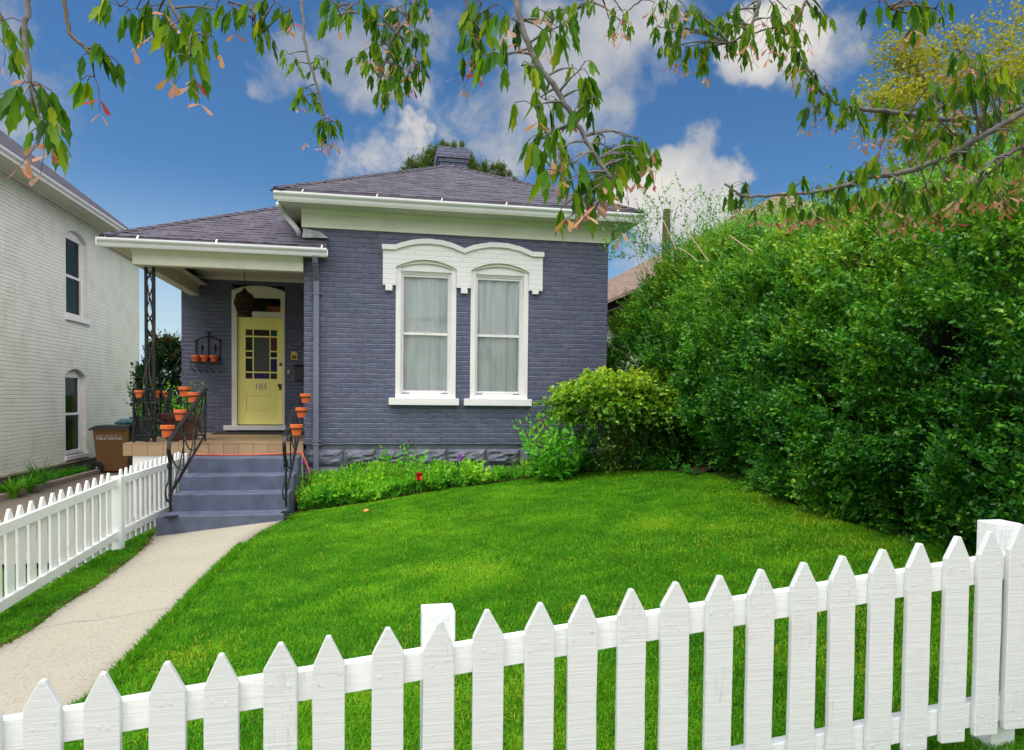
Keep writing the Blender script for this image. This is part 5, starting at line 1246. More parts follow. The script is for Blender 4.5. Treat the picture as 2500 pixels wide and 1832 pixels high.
# rough inner mass of wood and leaf, inside shade painted as dark colour
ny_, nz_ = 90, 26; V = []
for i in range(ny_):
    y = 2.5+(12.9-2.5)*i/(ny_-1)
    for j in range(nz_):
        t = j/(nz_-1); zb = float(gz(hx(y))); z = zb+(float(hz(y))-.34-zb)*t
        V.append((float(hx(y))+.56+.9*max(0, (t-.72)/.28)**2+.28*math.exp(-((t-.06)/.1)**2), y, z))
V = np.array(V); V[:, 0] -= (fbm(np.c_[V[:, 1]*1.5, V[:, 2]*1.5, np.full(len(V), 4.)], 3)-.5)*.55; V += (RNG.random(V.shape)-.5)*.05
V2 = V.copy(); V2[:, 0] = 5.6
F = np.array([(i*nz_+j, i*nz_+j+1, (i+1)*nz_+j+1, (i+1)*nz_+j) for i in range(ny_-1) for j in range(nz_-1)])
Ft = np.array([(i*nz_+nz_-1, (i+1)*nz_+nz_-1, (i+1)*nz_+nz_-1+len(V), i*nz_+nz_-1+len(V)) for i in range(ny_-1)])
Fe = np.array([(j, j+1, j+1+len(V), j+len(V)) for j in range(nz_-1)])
np_build('inner_growth_shade', np.concatenate([V, V2]), np.concatenate([F, F+len(V), Ft, Fe]), m_soil('hedge_inner_shade', (.006, .010, .004), (.022, .030, .010)), hedge)
b = MB()
for i in range(60):
    y = random.uniform(2.6, 12); x0 = float(hx(y))+random.uniform(.75, 1.3); z0 = float(gz(x0)); top = float(hz(y))+random.uniform(-.1, .25)
    p = [(x0, y, z0)]; x, yy, z = x0, y, z0
    for k in range(5): x += random.uniform(-.18, .10); yy += random.uniform(-.2, .2); z += (top-z0)/5*random.uniform(.8, 1.1); p.append((x, yy, z))
    b.tube(smooth_pts(p, 3), [.018-.014*t/15 for t in range(len(smooth_pts(p, 3)))], 5)
b.build('stems', MT['bark'], hedge)
MT['tan'] = m_plain('tan_shoot_bark', (.30, .23, .13), .8, .2, 30, .2)
for (u, v, u2, v2) in ((1980, 510, 2028, 585), (2095, 545, 2165, 600), (1780, 575, 1880, 655), (1660, 545, 1730, 640), (1610, 520, 1650, 610), (1655, 605, 1705, 640), (1880, 620, 1930, 700), (1895, 640, 1930, 660), (2265, 610, 2290, 640)):
    b = MB(); b.tube(smooth_pts([at(u, v, X=4.02), (at(u, v, X=4.0)+at(u2, v2, X=4.02))/2+np.array((0, 0, .02)), at(u2, v2, X=4.05)], 4), .007, 5); b.build('bare_shoot', MT['tan'], hedge)
# wispy climber standing above the far end of the hedge with a weathered pole
pole = MB(); p0 = at(1627, 560, Y=11.6); pole.tube([(p0[0], p0[1], float(gz(p0[0]))), (p0[0], p0[1], p0[2]-.8), p0, at(1628, 512, Y=p0[1])], [.08, .075, .07, .06], 10)
tag(pole.build('post', m_plain('mossy_post', (.075, .07, .03), .9, .3, 12, .6)), 'weathered wooden post rising out of the far end of the hedge', 'post')
wt = empty('wispy_shrub', (4.6, 10.0, float(gz(4.6))), 'thin sparse shrub with tiny leaves rising above the far end of the hedge', 'shrub')
n = 260; uu_ = RNG.uniform(1490, 1860, n); vv_ = 640-RNG.random(n)**1.2*np.interp(uu_, [1490, 1560, 1620, 1700, 1800, 1860], [60, 130, 170, 170, 150, 120])
P = np.array([at(u, v, Y=RNG.uniform(9.6, 10.6)) for u, v in zip(uu_, vv_)])
g = shoots(P, np.c_[RNG.normal(size=n)*.5-.1, RNG.normal(size=n)*.5, .3+RNG.random(n)], 14, RNG.uniform(.2, .42, n), .9, T_simple(.30, .05), .052, np.clip(.28+RNG.normal(size=n)*.15, 0, 1))
np_build('foliage', g[0], g[1], MT['leaf_hedge'], wt, tint=g[2])
b = MB()
for i in range(20):
    u = random.uniform(1500, 1850); t = at(u, 640-random.uniform(60, 190), Y=10.1); f0 = (5.0+random.uniform(-.2, .9), 10.6, float(gz(5)))
    mid = (np.array(f0)*.45+t*.55)+np.array((random.uniform(-.15, .15), 0, .1)); b.tube(smooth_pts([f0, mid, t], 5), [.008]*6+[.003]*5, 5)
b.build('stems', MT['twig'], wt)

# ================================================================== yellow green shrub at the house corner
ys = empty('arching_shrub', (3.3, 10.0, float(gz(3.3))), 'arching yellow green shrub against the right corner of the brick house', 'shrub')
n = 1700; th = RNG.uniform(0, 2*np.pi, n); ph = np.arccos(RNG.uniform(-.35, 1, n)); C = at(1525, 1000, Y=9.95)
rr_ = RNG.uniform(.72, 1.0, n)
q = np.c_[np.cos(th)*np.sin(ph), np.sin(th)*np.sin(ph), np.cos(ph)]
lump = 1+1.25*(fbm(q*2.4+5, 3)-.5)
P = C+q*np.array((.98, .66, .52))*(rr_*lump)[:, None]
k = P[:, 2] > gz(P[:, 0])+.1; P, q = P[k], q[k]; n = len(P)
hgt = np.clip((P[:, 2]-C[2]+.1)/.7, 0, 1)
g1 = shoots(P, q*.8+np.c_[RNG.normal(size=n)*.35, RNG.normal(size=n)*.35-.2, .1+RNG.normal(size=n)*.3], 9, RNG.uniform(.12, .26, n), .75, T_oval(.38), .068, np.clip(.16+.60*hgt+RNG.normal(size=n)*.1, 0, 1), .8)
n = 1300; P = C+np.c_[RNG.uniform(-.55, 1.1, n), RNG.uniform(-.5, .5, n), RNG.uniform(-1.15, .1, n)]; P = P[P[:, 2] > gz(P[:, 0])+.08]; n = len(P)
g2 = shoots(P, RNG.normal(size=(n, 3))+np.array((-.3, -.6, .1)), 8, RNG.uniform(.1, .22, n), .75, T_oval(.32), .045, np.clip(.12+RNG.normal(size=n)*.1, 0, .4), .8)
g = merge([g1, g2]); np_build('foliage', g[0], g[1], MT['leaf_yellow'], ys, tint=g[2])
b = MB()
for i in range(12):
    a = random.uniform(0, 6.28); e = C+np.array((math.cos(a)*.7, math.sin(a)*.5, random.uniform(-.1, .5)))
    f0 = (C[0]+random.uniform(-.3, .4), C[1]+random.uniform(-.2, .2), float(gz(C[0]))); m_ = (np.array(f0)+e)/2+np.array((0, 0, .35)); b.tube(smooth_pts([f0, m_, e], 5), .008, 5)
b.build('stems', MT['twig'], ys)

# ================================================================== flower bed
bp = np.array(bedpoly)
def bed_line(x):  # lawn side edge
    e = np.array([tuple(p) for p in BED_EDGE]); o = np.argsort(e[:, 0]); return np.interp(x, e[o, 0], e[o, 1])
def herb(x, y, h, n_st, ls, T, tint, spread=.16, leaves_per=9, mat='leaf_bed', name='leafy_plant', label=None, cat='plant', group=None, sp=.9, w=1.0, up=1.0):
    z = float(gz(x)); o = empty(name, (x, y, z), label, cat, group)
    a = RNG.uniform(0, 2*np.pi, n_st); r = spread*np.sqrt(RNG.random(n_st))
    B = np.c_[x+np.cos(a)*r*.5, y+np.sin(a)*r*.5, np.full(n_st, z)]
    D = np.c_[np.cos(a)*r*1.3, np.sin(a)*r*1.3, np.full(n_st, h*up)]
    hh = h*RNG.uniform(.65, 1.1, n_st)
    g = shoots(B, D, leaves_per, hh, sp, T, ls, np.clip(tint+RNG.normal(size=n_st)*.1, 0, 1), wj=w)
    g = (g[0], g[1], g[2])
    np_build('foliage', g[0], g[1], MT[mat], o, tint=g[2])
    b = MB(); Du = unit(D)
    for i in range(min(n_st, 14)): b.tube([B[i], B[i]+Du[i]*hh[i]], .003, 4)
    b.build('stem', MT['leaf_stem'], o)
    return o
MT['leaf_stem'] = m_plain('green_stem', (.08, .16, .03), .6, .2, 30, 0)
# dense low growth: nobody could count it
n = 3600; X_ = -1.0+5.2*RNG.random(n)**1.15; lo_ = bed_line(X_)+.08; Y_ = lo_+(10.86-lo_)*RNG.random(n)
dens = np.interp(X_, [-1.0, -.2, 1.2, 1.75, 2.1, 2.6, 4.2], [1, 1, 1, .6, .3, .8, .8]); k = RNG.random(n) < dens; X_, Y_ = X_[k], Y_[k]; n = len(X_)
hh = np.interp(X_, [-1, -.6, 0, .7, 1.2, 1.8, 2.4, 3.4], [.36, .40, .33, .37, .33, .20, .12, .20])*(.55+.65*np.clip((Y_-bed_line(X_))/.6, 0, 1))*np.clip(1.9*fbm(np.c_[X_*3.2, Y_*3.2, np.zeros(n)], 2)-.22, .2, 1.2)
g1 = shoots(np.c_[X_, Y_, gz(X_)], np.c_[RNG.normal(size=n)*.25, RNG.normal(size=n)*.25-.2, np.ones(n)], 9, hh, 1.0, T_oval(.36), np.where(X_ < 0.2, .078, .062), np.clip(.55-.45*(X_ > 2.3)+.35*(fbm(np.c_[X_*3, Y_*3, np.ones(n)], 2)-.5)*2+.15*(hh > .3)+RNG.normal(size=n)*.12, 0, 1))
n = 1700; X_ = -1.0+4.6*RNG.random(n); Y_ = bed_line(X_)+.03+RNG.random(n)**1.5*.45; g2 = leaves(np.c_[X_, Y_, gz(X_)], np.c_[RNG.normal(size=(n, 2))*.5, np.ones(n)], RNG.uniform(.05, .2, n), T_simple(.06, .02), np.clip(.35+RNG.normal(size=n)*.2, 0, 1))
g = merge([g1, g2]); tag(np_build('ground_cover', g[0], g[1], MT['leaf_bed'], tint=g[2]), 'dense bright green leafy ground cover in the bed below the front windows', 'ground cover', kind='stuff')
sp_names = [
 (fx(757, 1150, 10.4), 10.45, .34, 40, .09, .6, 'bright leafy mint clump beside the grey downspout foot'),
 (fx(830, 1150, 10.4), 10.2, .36, 40, .10, .75, 'light green broad leaved clump in front of the stone base left of the red flower'),
 (fx(980, 1100, 10.5), 10.5, .66, 44, .09, .55, 'tallest leafy clump rising in the middle of the flower bed'),
 (fx(1060, 1130, 10.4), 10.4, .44, 36, .085, .6, 'leafy green clump right of the tallest clump in the flower bed'),
 (fx(1120, 1150, 10.3), 10.5, .38, 34, .09, .7, 'round leaved clump under the purple columbine'),
 (fx(1165, 1150, 10.3), 10.5, .36, 32, .10, .85, 'pale round leaved clump at the right end of the dense bed'),
 (fx(900, 1170, 10.2), 10.1, .26, 32, .09, .65, 'low round leaved clump at the lawn edge below the left window')]
for x, y, h, ns_, ls, ti, lb in sp_names: herb(x, y, h, ns_, ls, T_oval(.34), ti, .26, 9, label=lb, group='leafy clumps in the flower bed')
# strappy and spiky plants
def strap(x, y, n, L, w, tint, label, name='strap_leaf_plant', lean=.5):
    z = float(gz(x)); o = empty(name, (x, y, z), label, 'plant')
    V = []; F = []; T = []
    for i in range(n):
        a = random.uniform(0, 6.28); l = L*random.uniform(.6, 1.1); le = lean*random.uniform(.3, 1.3); wd = w*random.uniform(.7, 1.2); s = np.array((-math.sin(a), math.cos(a), 0)); d = np.array((math.cos(a), math.sin(a), 0))
        p0 = np.array((x, y, z))+d*.02*random.random()*4; o_ = len(V)
        for k in range(6):
            t = k/5; c = p0+d*(l*le*t*t)+np.array((0, 0, l*(t-.42*le*t*t))); ww = wd*(1-t**3)*(.6+.4*min(1, t*4)); V += [c-s*ww/2, c+s*ww/2]
        F += [(o_+2*k, o_+2*k+1, o_+2*k+3) for k in range(5)]+[(o_+2*k, o_+2*k+3, o_+2*k+2) for k in range(5)]; T += [min(1, max(0, tint+random.uniform(-.15, .15)))]*12
    np_build('foliage', np.array(V), np.array(F), MT['leaf_bed'], o, tint=np.array(T)); return o
g_ = lambda u, v: at(u, v, ground=True)
p = g_(1290, 1165); strap(p[0], p[1]+.25, 60, .42, .014, 1.0, 'yellow green grassy clump with arching blades left of the pale hosta', lean=1.0)
p = g_(1330, 1160); strap(p[0], p[1]+.2, 40, .34, .014, .95, 'smaller arching grassy clump just left of the pale hosta', lean=1.1)
p = g_(1247, 1165); strap(p[0], p[1]+.2, 7, .32, .07, .9, 'upright broad pale leaf by the hose end', lean=.3)
p = g_(1120, 1190); strap(p[0], p[1]+.25, 26, .42, .035, .35, 'blue green iris fan at the lawn edge below the purple columbine', lean=.5)
p = g_(860, 1225); strap(p[0], p[1]+.5, 9, .80, .018, .15, 'tall blue grey leek stalk against the stone base', lean=.18)
p = g_(1020, 1205); strap(p[0], p[1]+.2, 22, .30, .03, .45, 'low spreading strap leaves just right of the red flower', lean=.9)
def hosta(x, y, n, L, tint, label):
    z = float(gz(x)); o = empty('hosta', (x, y, z), label, 'plant'); a = RNG.uniform(0, 2*np.pi, n)
    g = leaves(np.tile((x, y, z+.05), (n, 1))+np.c_[np.cos(a), np.sin(a), np.zeros(n)]*.03, np.c_[np.cos(a), np.sin(a), RNG.uniform(.2, 1.1, n)], RNG.uniform(.6, 1, n)*L, T_oval(.26), np.clip(tint+RNG.normal(size=n)*.12, 0, 1), flat=np.tile((0, 0, 1.), (n, 1)))
    np_build('foliage', g[0], g[1], MT['leaf_bed'], o, tint=g[2])
p = g_(1385, 1150); hosta(p[0], p[1]+.16, 26, .20, .85, 'pale yellow edged hosta at the lawn edge below the tall peony')
p = g_(1345, 1160); hosta(p[0], p[1]+.08, 16, .18, .5, 'plain green hosta left of the pale yellow edged one')
p = g_(1460, 1148); hosta(p[0], p[1]+.2, 30, .15, .3, 'dark green low foliage clump right of the hosta under the arching shrub')
p = g_(1535, 1148); hosta(p[0], p[1]+.25, 26, .15, .28, 'dark green low foliage clump at the foot of the hedge corner')
# tall leafy peony with red buds
x, y = fx(1362, 1100, 9.95), 9.95; pe = herb(x, y, .90, 110, .13, T_oval(.22), .45, .50, 10, name='peony', label='tall bushy peony with dark red buds in front of the arching shrub', sp=1.0, up=1.35)
b = MB()
for (u, v) in ((1318, 1030), (1329, 1036), (1298, 1050), (1308, 1047), (1341, 1041), (1353, 1026), (1325, 1029)):
    c = at(u, v, Y=10.2); b.lathe([(0, -.02), (.014, -.012), (.018, 0), (.010, .014), (0, .018)], c, 8); b.tube([c-np.array((0, 0, .02)), (x+(c[0]-x)*.6, y, c[2]-.28)], .003, 4)
b.build('bud', MT['darkred'], pe)
# alliums and other single flowers
def flower(u, v, Y_, r, mat, label, name='allium', cat='flower', n=60, group=None, base=None):
    c = at(u, v, Y=Y_); o = empty(name, (c[0], c[1], float(gz(c[0]))), label, cat, group)
    d = unit(RNG.normal(size=(n, 3))); g = leaves(np.tile(c, (n, 1))+d*r*.2, d, r, T_simple(.22, .05), RNG.random(n)); np_build('flower_head', g[0], g[1], MT[mat], o)
    b = MB(); bx = c[0]+random.uniform(-.03, .03) if base is None else base; b.tube(smooth_pts([(bx, c[1], float(gz(bx))), (bx, c[1], float(gz(bx))*.5+c[2]*.5), c], 4), .0035, 5); b.build('stem', MT['leaf_stem'], o)
flower(1277, 1063, 10.4, .032, 'purple', 'brightest round purple flower against the wall left of the peony', group='purple flowers by the house')
flower(1260, 1053, 10.5, .016, 'darkred', 'small faint crimson flower above left of the bright purple one', group='purple flowers by the house')
flower(1295, 1072, 10.4, .018, 'purple', 'small dark purple flower at the peony edge', group='purple flowers by the house')
flower(740, 1131, 10.1, .026, 'purple', 'round purple flower beside the top of the steps', group='purple flowers by the house')
for u, v in ((1118, 1118), (1126, 1122), (1130, 1115)): pass
flower(1125, 1118, 10.3, .05, 'purple', 'purple columbine bloom in front of the stone base', name='columbine')
flower(967, 1074, 10.4, .016, 'darkred', 'left one of two thin dark red buds standing above the tallest clump', name='flower_bud'); flower(999, 1078, 10.4, .018, 'darkred', 'right one of two thin dark red buds standing above the tallest clump', name='flower_bud')
for k, (u, v) in enumerate(((944, 1105), (1014, 1090), (1082, 1114), (1103, 1107), (1136, 1107), (1168, 1109), (1181, 1118), (890, 1118), (1441, 1085), (1429, 1105), (1486, 1100), (1470, 1105), (1508, 1100))):
    c = at(u, v, Y=10.35); b = MB(); bx = c[0]; b.tube([(bx, c[1], float(gz(bx))), c], .003, 4); b.lathe([(0, -.03), (.009, -.015), (.008, .01), (0, .035)], c, 7)
    tag(b.build('flower_bud', MT['leaf_stem']), 'thin green seed stalk standing against the stone base and shrub', 'flower bud', 'thin bud stalks in the flower bed')
# red bearded iris
c = at(1023, 1163, Y=10.0); o = empty('iris', (c[0], c[1], float(gz(c[0]))), 'single bright red iris bloom in the flower bed', 'flower')
d = np.array([(math.cos(t), math.sin(t), .9) for t in np.linspace(0, 5.2, 6)]+[(math.cos(t), math.sin(t), -1.1) for t in np.linspace(.4, 5.4, 5)])
g = leaves(np.tile(c, (11, 1)), d, .075, T_oval(.42), np.zeros(11)); np_build('petals', g[0], g[1], MT['red'], o)
b = MB(); b.tube([(c[0]+.04, c[1], float(gz(c[0]))), c], .006, 6); b.build('stem', MT['leaf_stem'], o)
# fallen leaf
c = g_(897, 1257); g = leaves(np.array([c+np.array((-.03, 0, .035)), c+np.array((.02, .01, .045)), c+np.array((.0, -.02, .04))]), np.array([(1, .2, .05), (-1, .3, .1), (.5, 1, .2)]), .075, T_oval(.4), np.zeros(3), flat=np.tile((0, 0, 1.), (3, 1)))
tag(np_build('fallen_leaf', g[0], g[1], MT['dryleaf']), 'single curled orange brown leaf lying on the lawn', 'leaf')

# ================================================================== plants round the left side
# tall shrub with reddish tips behind the porch
tb = empty('red_tipped_shrub', (-4.8, 17.2, EYE-1.75), 'dark green shrub with reddish new tips behind the porch railing', 'shrub')
n = 1500; th = RNG.uniform(0, 2*np.pi, n); h_ = RNG.random(n); top = fz(412, 838, 17.2); bot = EYE-1.7; cxx = fx(402, 900, 17.2)
wd = np.interp(h_, [0, .5, .75, 1], [.42, .62, .50, .12])*(RNG.random(n)**.4)
P = np.c_[cxx+np.cos(th)*wd, 17.2+np.sin(th)*wd*.8, bot+(top-bot)*h_]
g = shoots(P, np.c_[np.cos(th)*.7, np.sin(th)*.7, .5+RNG.random(n)], 9, RNG.uniform(.15, .35, n), .8, T_oval(.28), .10, np.clip(.25+.65*np.clip((h_-.6)/.4, 0, 1)*RNG.random(n)+RNG.normal(size=n)*.08, 0, 1))
np_build('foliage', g[0], g[1], MT['leaf_red'], tb, tint=g[2])
b = MB()
for i in range(14): b.tube(smooth_pts([(cxx+random.uniform(-.2, .2), 17.2, bot), (cxx+random.uniform(-.5, .5), 17.2, (bot+top)/2), (cxx+random.uniform(-.5, .5), 17.2+random.uniform(-.3, .3), top-random.uniform(0, .6))], 4), .012, 5)
b.build('stems', MT['bark'], tb)
x = float(at(360, 1000, Y=12.6)[0])
for (u, Y_, h, sp_2, ti, lb) in ((372, 13.6, .9, .3, .5, 'leafy green potted plant behind the porch railing left of the brown planter'), (372, 15.5, .95, .2, .35, 'tall leafy plant growing beyond the porch side behind the iron column'), (440, 12.2, .62, .24, .6, 'green leafy plant sprouting from the brown trough planter')):
    x = float(at(u, 1000, Y=Y_)[0]); o = herb(x, Y_, h, 34, .07, T_oval(.3), ti, sp_2, 10, label=lb)
    dz = (zfl-float(gz(x))+(.30 if Y_ == 12.2 else 0)) if Y_ < 14 else 0
    if Y_ == 12.2: o.location.y = 11.75; o.location.x = -2.9
    o.location.z += dz
# neighbour's planting strip
for k, (u, v, h, lb) in enumerate(((30, 1205, .34, 'bright strap leaved clump at the left edge beside the driveway'), (62, 1195, .36, 'bright arching leafy clump on the planting strip by the driveway kerb'), (95, 1185, .55, 'taller feathery green clump against the cream house foundation'))):
    p = at(u, v, Z=EYE-1.68); strap(p[0], p[1], 60, h*1.25, .045 if k < 2 else .025, .65-.15*k, lb, name='strap_leaf_plant', lean=.8)
n = 1500; X_ = RNG.uniform(-6.56, -6.16, n); Y_ = RNG.uniform(12, 21, n); k = fbm(np.c_[X_*3, Y_*1.2, np.zeros(n)], 2) > .44; X_, Y_ = X_[k], Y_[k]; n = len(X_)
g = shoots(np.c_[X_, Y_, np.full(n, EYE-1.70)], np.c_[RNG.normal(size=(n, 2))*.4, np.ones(n)], 6, RNG.uniform(.05, .16, n), 1., T_oval(.34), .05, np.clip(.3+RNG.normal(size=n)*.15, 0, 1))
tag(np_build('weeds', g[0], g[1], MT['leaf_bed'], tint=g[2]), 'low weeds growing along the foundation of the cream brick house', 'weeds', kind='stuff')

# ================================================================== conifer behind the chimney, pale tree at the right
pn = empty('pine_tree', (2.4, 24, 0), 'pine tree standing behind the house, needle tufts showing round the chimney', 'tree')
YPn = 24.0; tufts = []
for (u, v, r) in ((985, 423, 12), (1003, 402, 16), (1018, 412, 12), (1035, 400, 18), (1052, 382, 20), (1062, 410, 16), (1068, 371, 13), (1080, 354, 10), (1092, 358, 8), (1108, 357, 9), (1128, 355, 9), (1145, 385, 12), (1150, 400, 14), (1158, 412, 14), (1167, 420, 10), (1183, 412, 15), (1190, 425, 12), (1203, 410, 9), (1215, 408, 8), (1210, 430, 12), (1224, 412, 14), (1228, 430, 11), (1244, 426, 8), (1256, 440, 8), (1264, 446, 6), (1040, 430, 20), (1100, 400, 24), (1130, 400, 20)):
    tufts.append((at(u, v, Y=YPn+random.uniform(-.5, .5)), r/FPX*23))
V_ = []
for c, r in tufts:
    n = 520; d = unit(np.c_[RNG.normal(size=n)*.8, RNG.normal(size=n)*.8, .6+RNG.normal(size=n)*.8]); p = c+RNG.normal(size=(n, 3))*r*.42*np.array((1, 1, 1.3)); V_.append(leaves(p, d, r*.6, T_simple(.09, .02), np.clip(.5+RNG.normal(size=n)*.25, 0, 1)))
c0 = at(1110, 470, Y=YPn)
n = 5000; th = RNG.uniform(0, 6.28, n); hh = RNG.random(n); rad = np.interp(hh, [0, .6, 1], [2.6, 2.2, 1.0])*np.sqrt(RNG.random(n)); P = np.c_[c0[0]+np.cos(th)*rad, YPn+np.sin(th)*rad, c0[2]-5.2+hh*5.0]
V_.append(leaves(P, np.c_[np.cos(th), np.sin(th), RNG.random(n)], .3, T_simple(.06, .02), np.clip(.3+RNG.normal(size=n)*.2, 0, 1)))
g = merge(V_); np_build('crown', g[0], g[1], MT['leaf_pine'], pn, tint=g[2])
b = MB(); b.tube([(c0[0], YPn, 0), (c0[0], YPn, c0[2]-.2), at(1106, 372, Y=YPn)], [.22, .14, .03], 8)
for c, r in tufts: b.tube(smooth_pts([(c0[0], YPn, c[2]-1.2), (c0[0]*.5+c[0]*.5, YPn, c[2]-.7), c], 3), .02, 5)
b.build('trunk', MT['bark'], pn)
ft = empty('budding_tree', (10.5, 14, 0), 'tall tree with fresh yellow green leaves at the upper right behind the hedge', 'tree')
V_ = []; b = MB(); bx = at(2390, 700, Y=13.5); b.tube(smooth_pts([(bx[0], 13.5, 0), (bx[0]-.1, 13.5, 3.5), at(2400, 330, Y=13.5), at(2395, 150, Y=13.5)], 4), [.2]*5+[.13]*4+[.05]*4, 8)
for (u0, v0, u1, v1) in ((2400, 420, 2260, 140), (2400, 400, 2330, 80), (2300, 250, 2180, 110), (2290, 260, 2200, 210), (2400, 330, 2480, 40), (2330, 420, 2180, 290), (2400, 500, 2290, 330), (2440, 450, 2500, 250), (2400, 560, 2210, 400), (2430, 300, 2560, 120), (2440, 600, 2560, 380), (2290, 300, 2140, 240), (2400, 600, 2260, 480), (2400, 300, 2450, 180)):
    p0 = at(u0, v0, Y=13.5); p1 = at(u1, v1, Y=13.5+random.uniform(-1, 1)); L = smooth_pts([p0, (p0+p1)/2+np.array((random.uniform(-.2, .2), 0, .15)), p1], 6); b.tube(L, [.04-.03*i/len(L) for i in range(len(L))], 5)
    for k in range(120):
        c = L[min(len(L)-1, int(len(L)*(.45+.55*random.random())))]+RNG.normal(size=3)*np.array((.26, .26, .15)); n = 9; V_.append(leaves(c+RNG.normal(size=(n, 3))*.09, RNG.normal(size=(n, 3)), .085, T_simple(.34, .06), np.clip(.55+RNG.normal(size=n)*.25, 0, 1)))
g = merge(V_); np_build('crown', g[0], g[1], MT['leaf_far'], ft, tint=g[2]); b.build('trunk', MT['bark'], ft)

# ================================================================== box elder hanging over the lens side of the fence
tree = empty('box_elder_tree', (3.5, .6, float(gz(3.5))), 'street tree with drooping green leaves and pink winged seeds overhanging the front yard', 'tree')
def cluster(Ls, Sd, Tw, c, n, L, seeds=0, spread=.5, tone=.45):
    """a node of hanging leaflets: short stalks, then three to five drooping leaflets"""
    c = np.array(c, float); k = 0
    n = int(n*1.05)
    while k < n:
        a = random.uniform(0, 2*math.pi); st = L*random.uniform(.35, 1.0)*spread*2
        e = c+np.array((math.cos(a)*st*.7, math.sin(a)*st*.7, st*random.uniform(-.35, .25)))
        Tw.tube([c, (c+e)/2+np.array((0, 0, .10*L)), e], L*.014, 4)
        m = random.choice((2, 3, 3, 4)); az = a
        for j in range(m):
            t = az+(j-(m-1)/2)*random.uniform(.6, 1.1)
            d = np.array((math.cos(t)*random.uniform(.1, .5), math.sin(t)*random.uniform(.1, .5), -1))
            Ls.append((e+np.array((0, 0, -.02*L*j)), d, L*random.uniform(.5, 1.0), min(1, max(0, tone+.06+random.gauss(0, .22))))); k += 1
    for s in range(int(seeds*.9)):
        e = c+np.array((random.gauss(0, .35)*L, random.gauss(0, .35)*L, -L*random.uniform(.35, 1.05)))
        Tw.tube([c, (c+e)/2+np.array((.05*L, 0, 0)), e], L*.009, 3)
        a = random.uniform(0, 6.28); tn = random.random()
        for sg in (-1, 1):
            Sd.append((e, np.array((math.cos(a)*sg*.8, math.sin(a)*sg*.8, -random.uniform(.3, 1.2))), L*random.uniform(.34, .50), min(1, max(0, tn+random.gauss(0, .12)))))
def limb(pts, D, r0, r1, clusters, L, name='branch', tone=.45):
    r0 *= .8 if r0 > .009 else 1
    """pts: places on the photograph (2254 wide view) with one distance each or a shared one"""
    k = PW/2254.
    P = [at(p[0]*k, p[1]*k, D=(p[2] if len(p) > 2 else D)) for p in pts]
    S_ = smooth_pts(P, 5); n = len(S_)
    S_ = [p+RNG.normal(size=3)*.0016 if 0 < i < n-1 else p for i, p in enumerate(S_)]
    bw = MB(); bw.tube(S_, [r0+(r1-r0)*i/(n-1) for i in range(n)], 7)
    Ls, Sd, Tw = [], [], MB()
    for c in clusters:
        u, v, m, sd = c[0], c[1], c[2], c[3]; d_ = c[4] if len(c) > 4 else D+random.uniform(-.12, .12); l_ = c[5] if len(c) > 5 else L
        pc = at(u*k, v*k, D=d_); j = min(range(n), key=lambda i: np.linalg.norm((S_[i]-pc)))
        a = S_[j]
        if np.linalg.norm(a-pc) > .02: Tw.tube(smooth_pts([a, (a+pc)/2+np.array((0, 0, .06*np.linalg.norm(a-pc))), pc], 3), [.0035]*4+[.002]*3, 5)
        cluster(Ls, Sd, Tw, pc, m, l_, sd, .42, tone)
    if Tw.v: bw.add(Tw.v, Tw.f)
    br = bw.build(name, MT['bark'] if r0 > .006 else MT['twig'], tree, smooth=True)
    if Ls:
        P_ = np.array([x[0] for x in Ls]); g = leaves(P_, np.array([x[1] for x in Ls]), np.array([x[2] for x in Ls]), T_lobed(), np.array([x[3] for x in Ls]), w=.62)
        np_build('leaves', g[0], g[1], MT['leaf_box'], br, tint=g[2])
    if Sd:
        g = leaves(np.array([x[0] for x in Sd]), np.array([x[1] for x in Sd]), np.array([x[2] for x in Sd]), T_wing(), np.array([x[3] for x in Sd]), w=1.25)
        np_build('seed_sprays', g[0], g[1], MT['samara'], br, tint=g[2])
    return P[0]
st = []
st.append(limb([(62, -60), (60, 20), (56, 80), (62, 130), (66, 185)], 1.75, .008, .005, [(68, 190, 16, 0, 1.75), (50, 215, 9, 0, 1.7), (95, 230, 9, 2, 1.78), (95, 290, 12, 6, 1.75), (70, 260, 5, 3, 1.75)], .105))
st.append(limb([(-20, -50), (-6, 20), (8, 60)], 1.85, .006, .003, [(4, 45, 7, 2), (8, 95, 6, 4)], .09))
st.append(limb([(132, -50), (143, 20), (155, 70), (185, 105), (212, 130)], 1.9, .006, .004, [(205, 112, 13, 0), (225, 125, 8, 0), (208, 170, 4, 3)], .10))
st.append(limb([(350, -60), (372, 0), (395, 45), (420, 72)], 2.0, .007, .004, [(300, 20, 9, 1), (325, 10, 10, 3), (340, 55, 8, 3), (265, 15, 7, 0), (395, 50, 10, 1), (425, 70, 16, 2), (455, 80, 10, 0), (415, 130, 12, 6), (380, 20, 8, 3), (470, 20, 7, 1)], .105))
st.append(limb([(540, -50), (550, 0), (563, 50), (580, 70)], 2.3, .004, .002, [(500, 5, 9, 1), (525, 25, 8, 2), (565, 15, 8, 0), (555, 60, 9, 0), (585, 80, 6, 1), (605, 5, 6, 0), (640, 20, 8, 3), (480, 5, 6, 1)], .085))
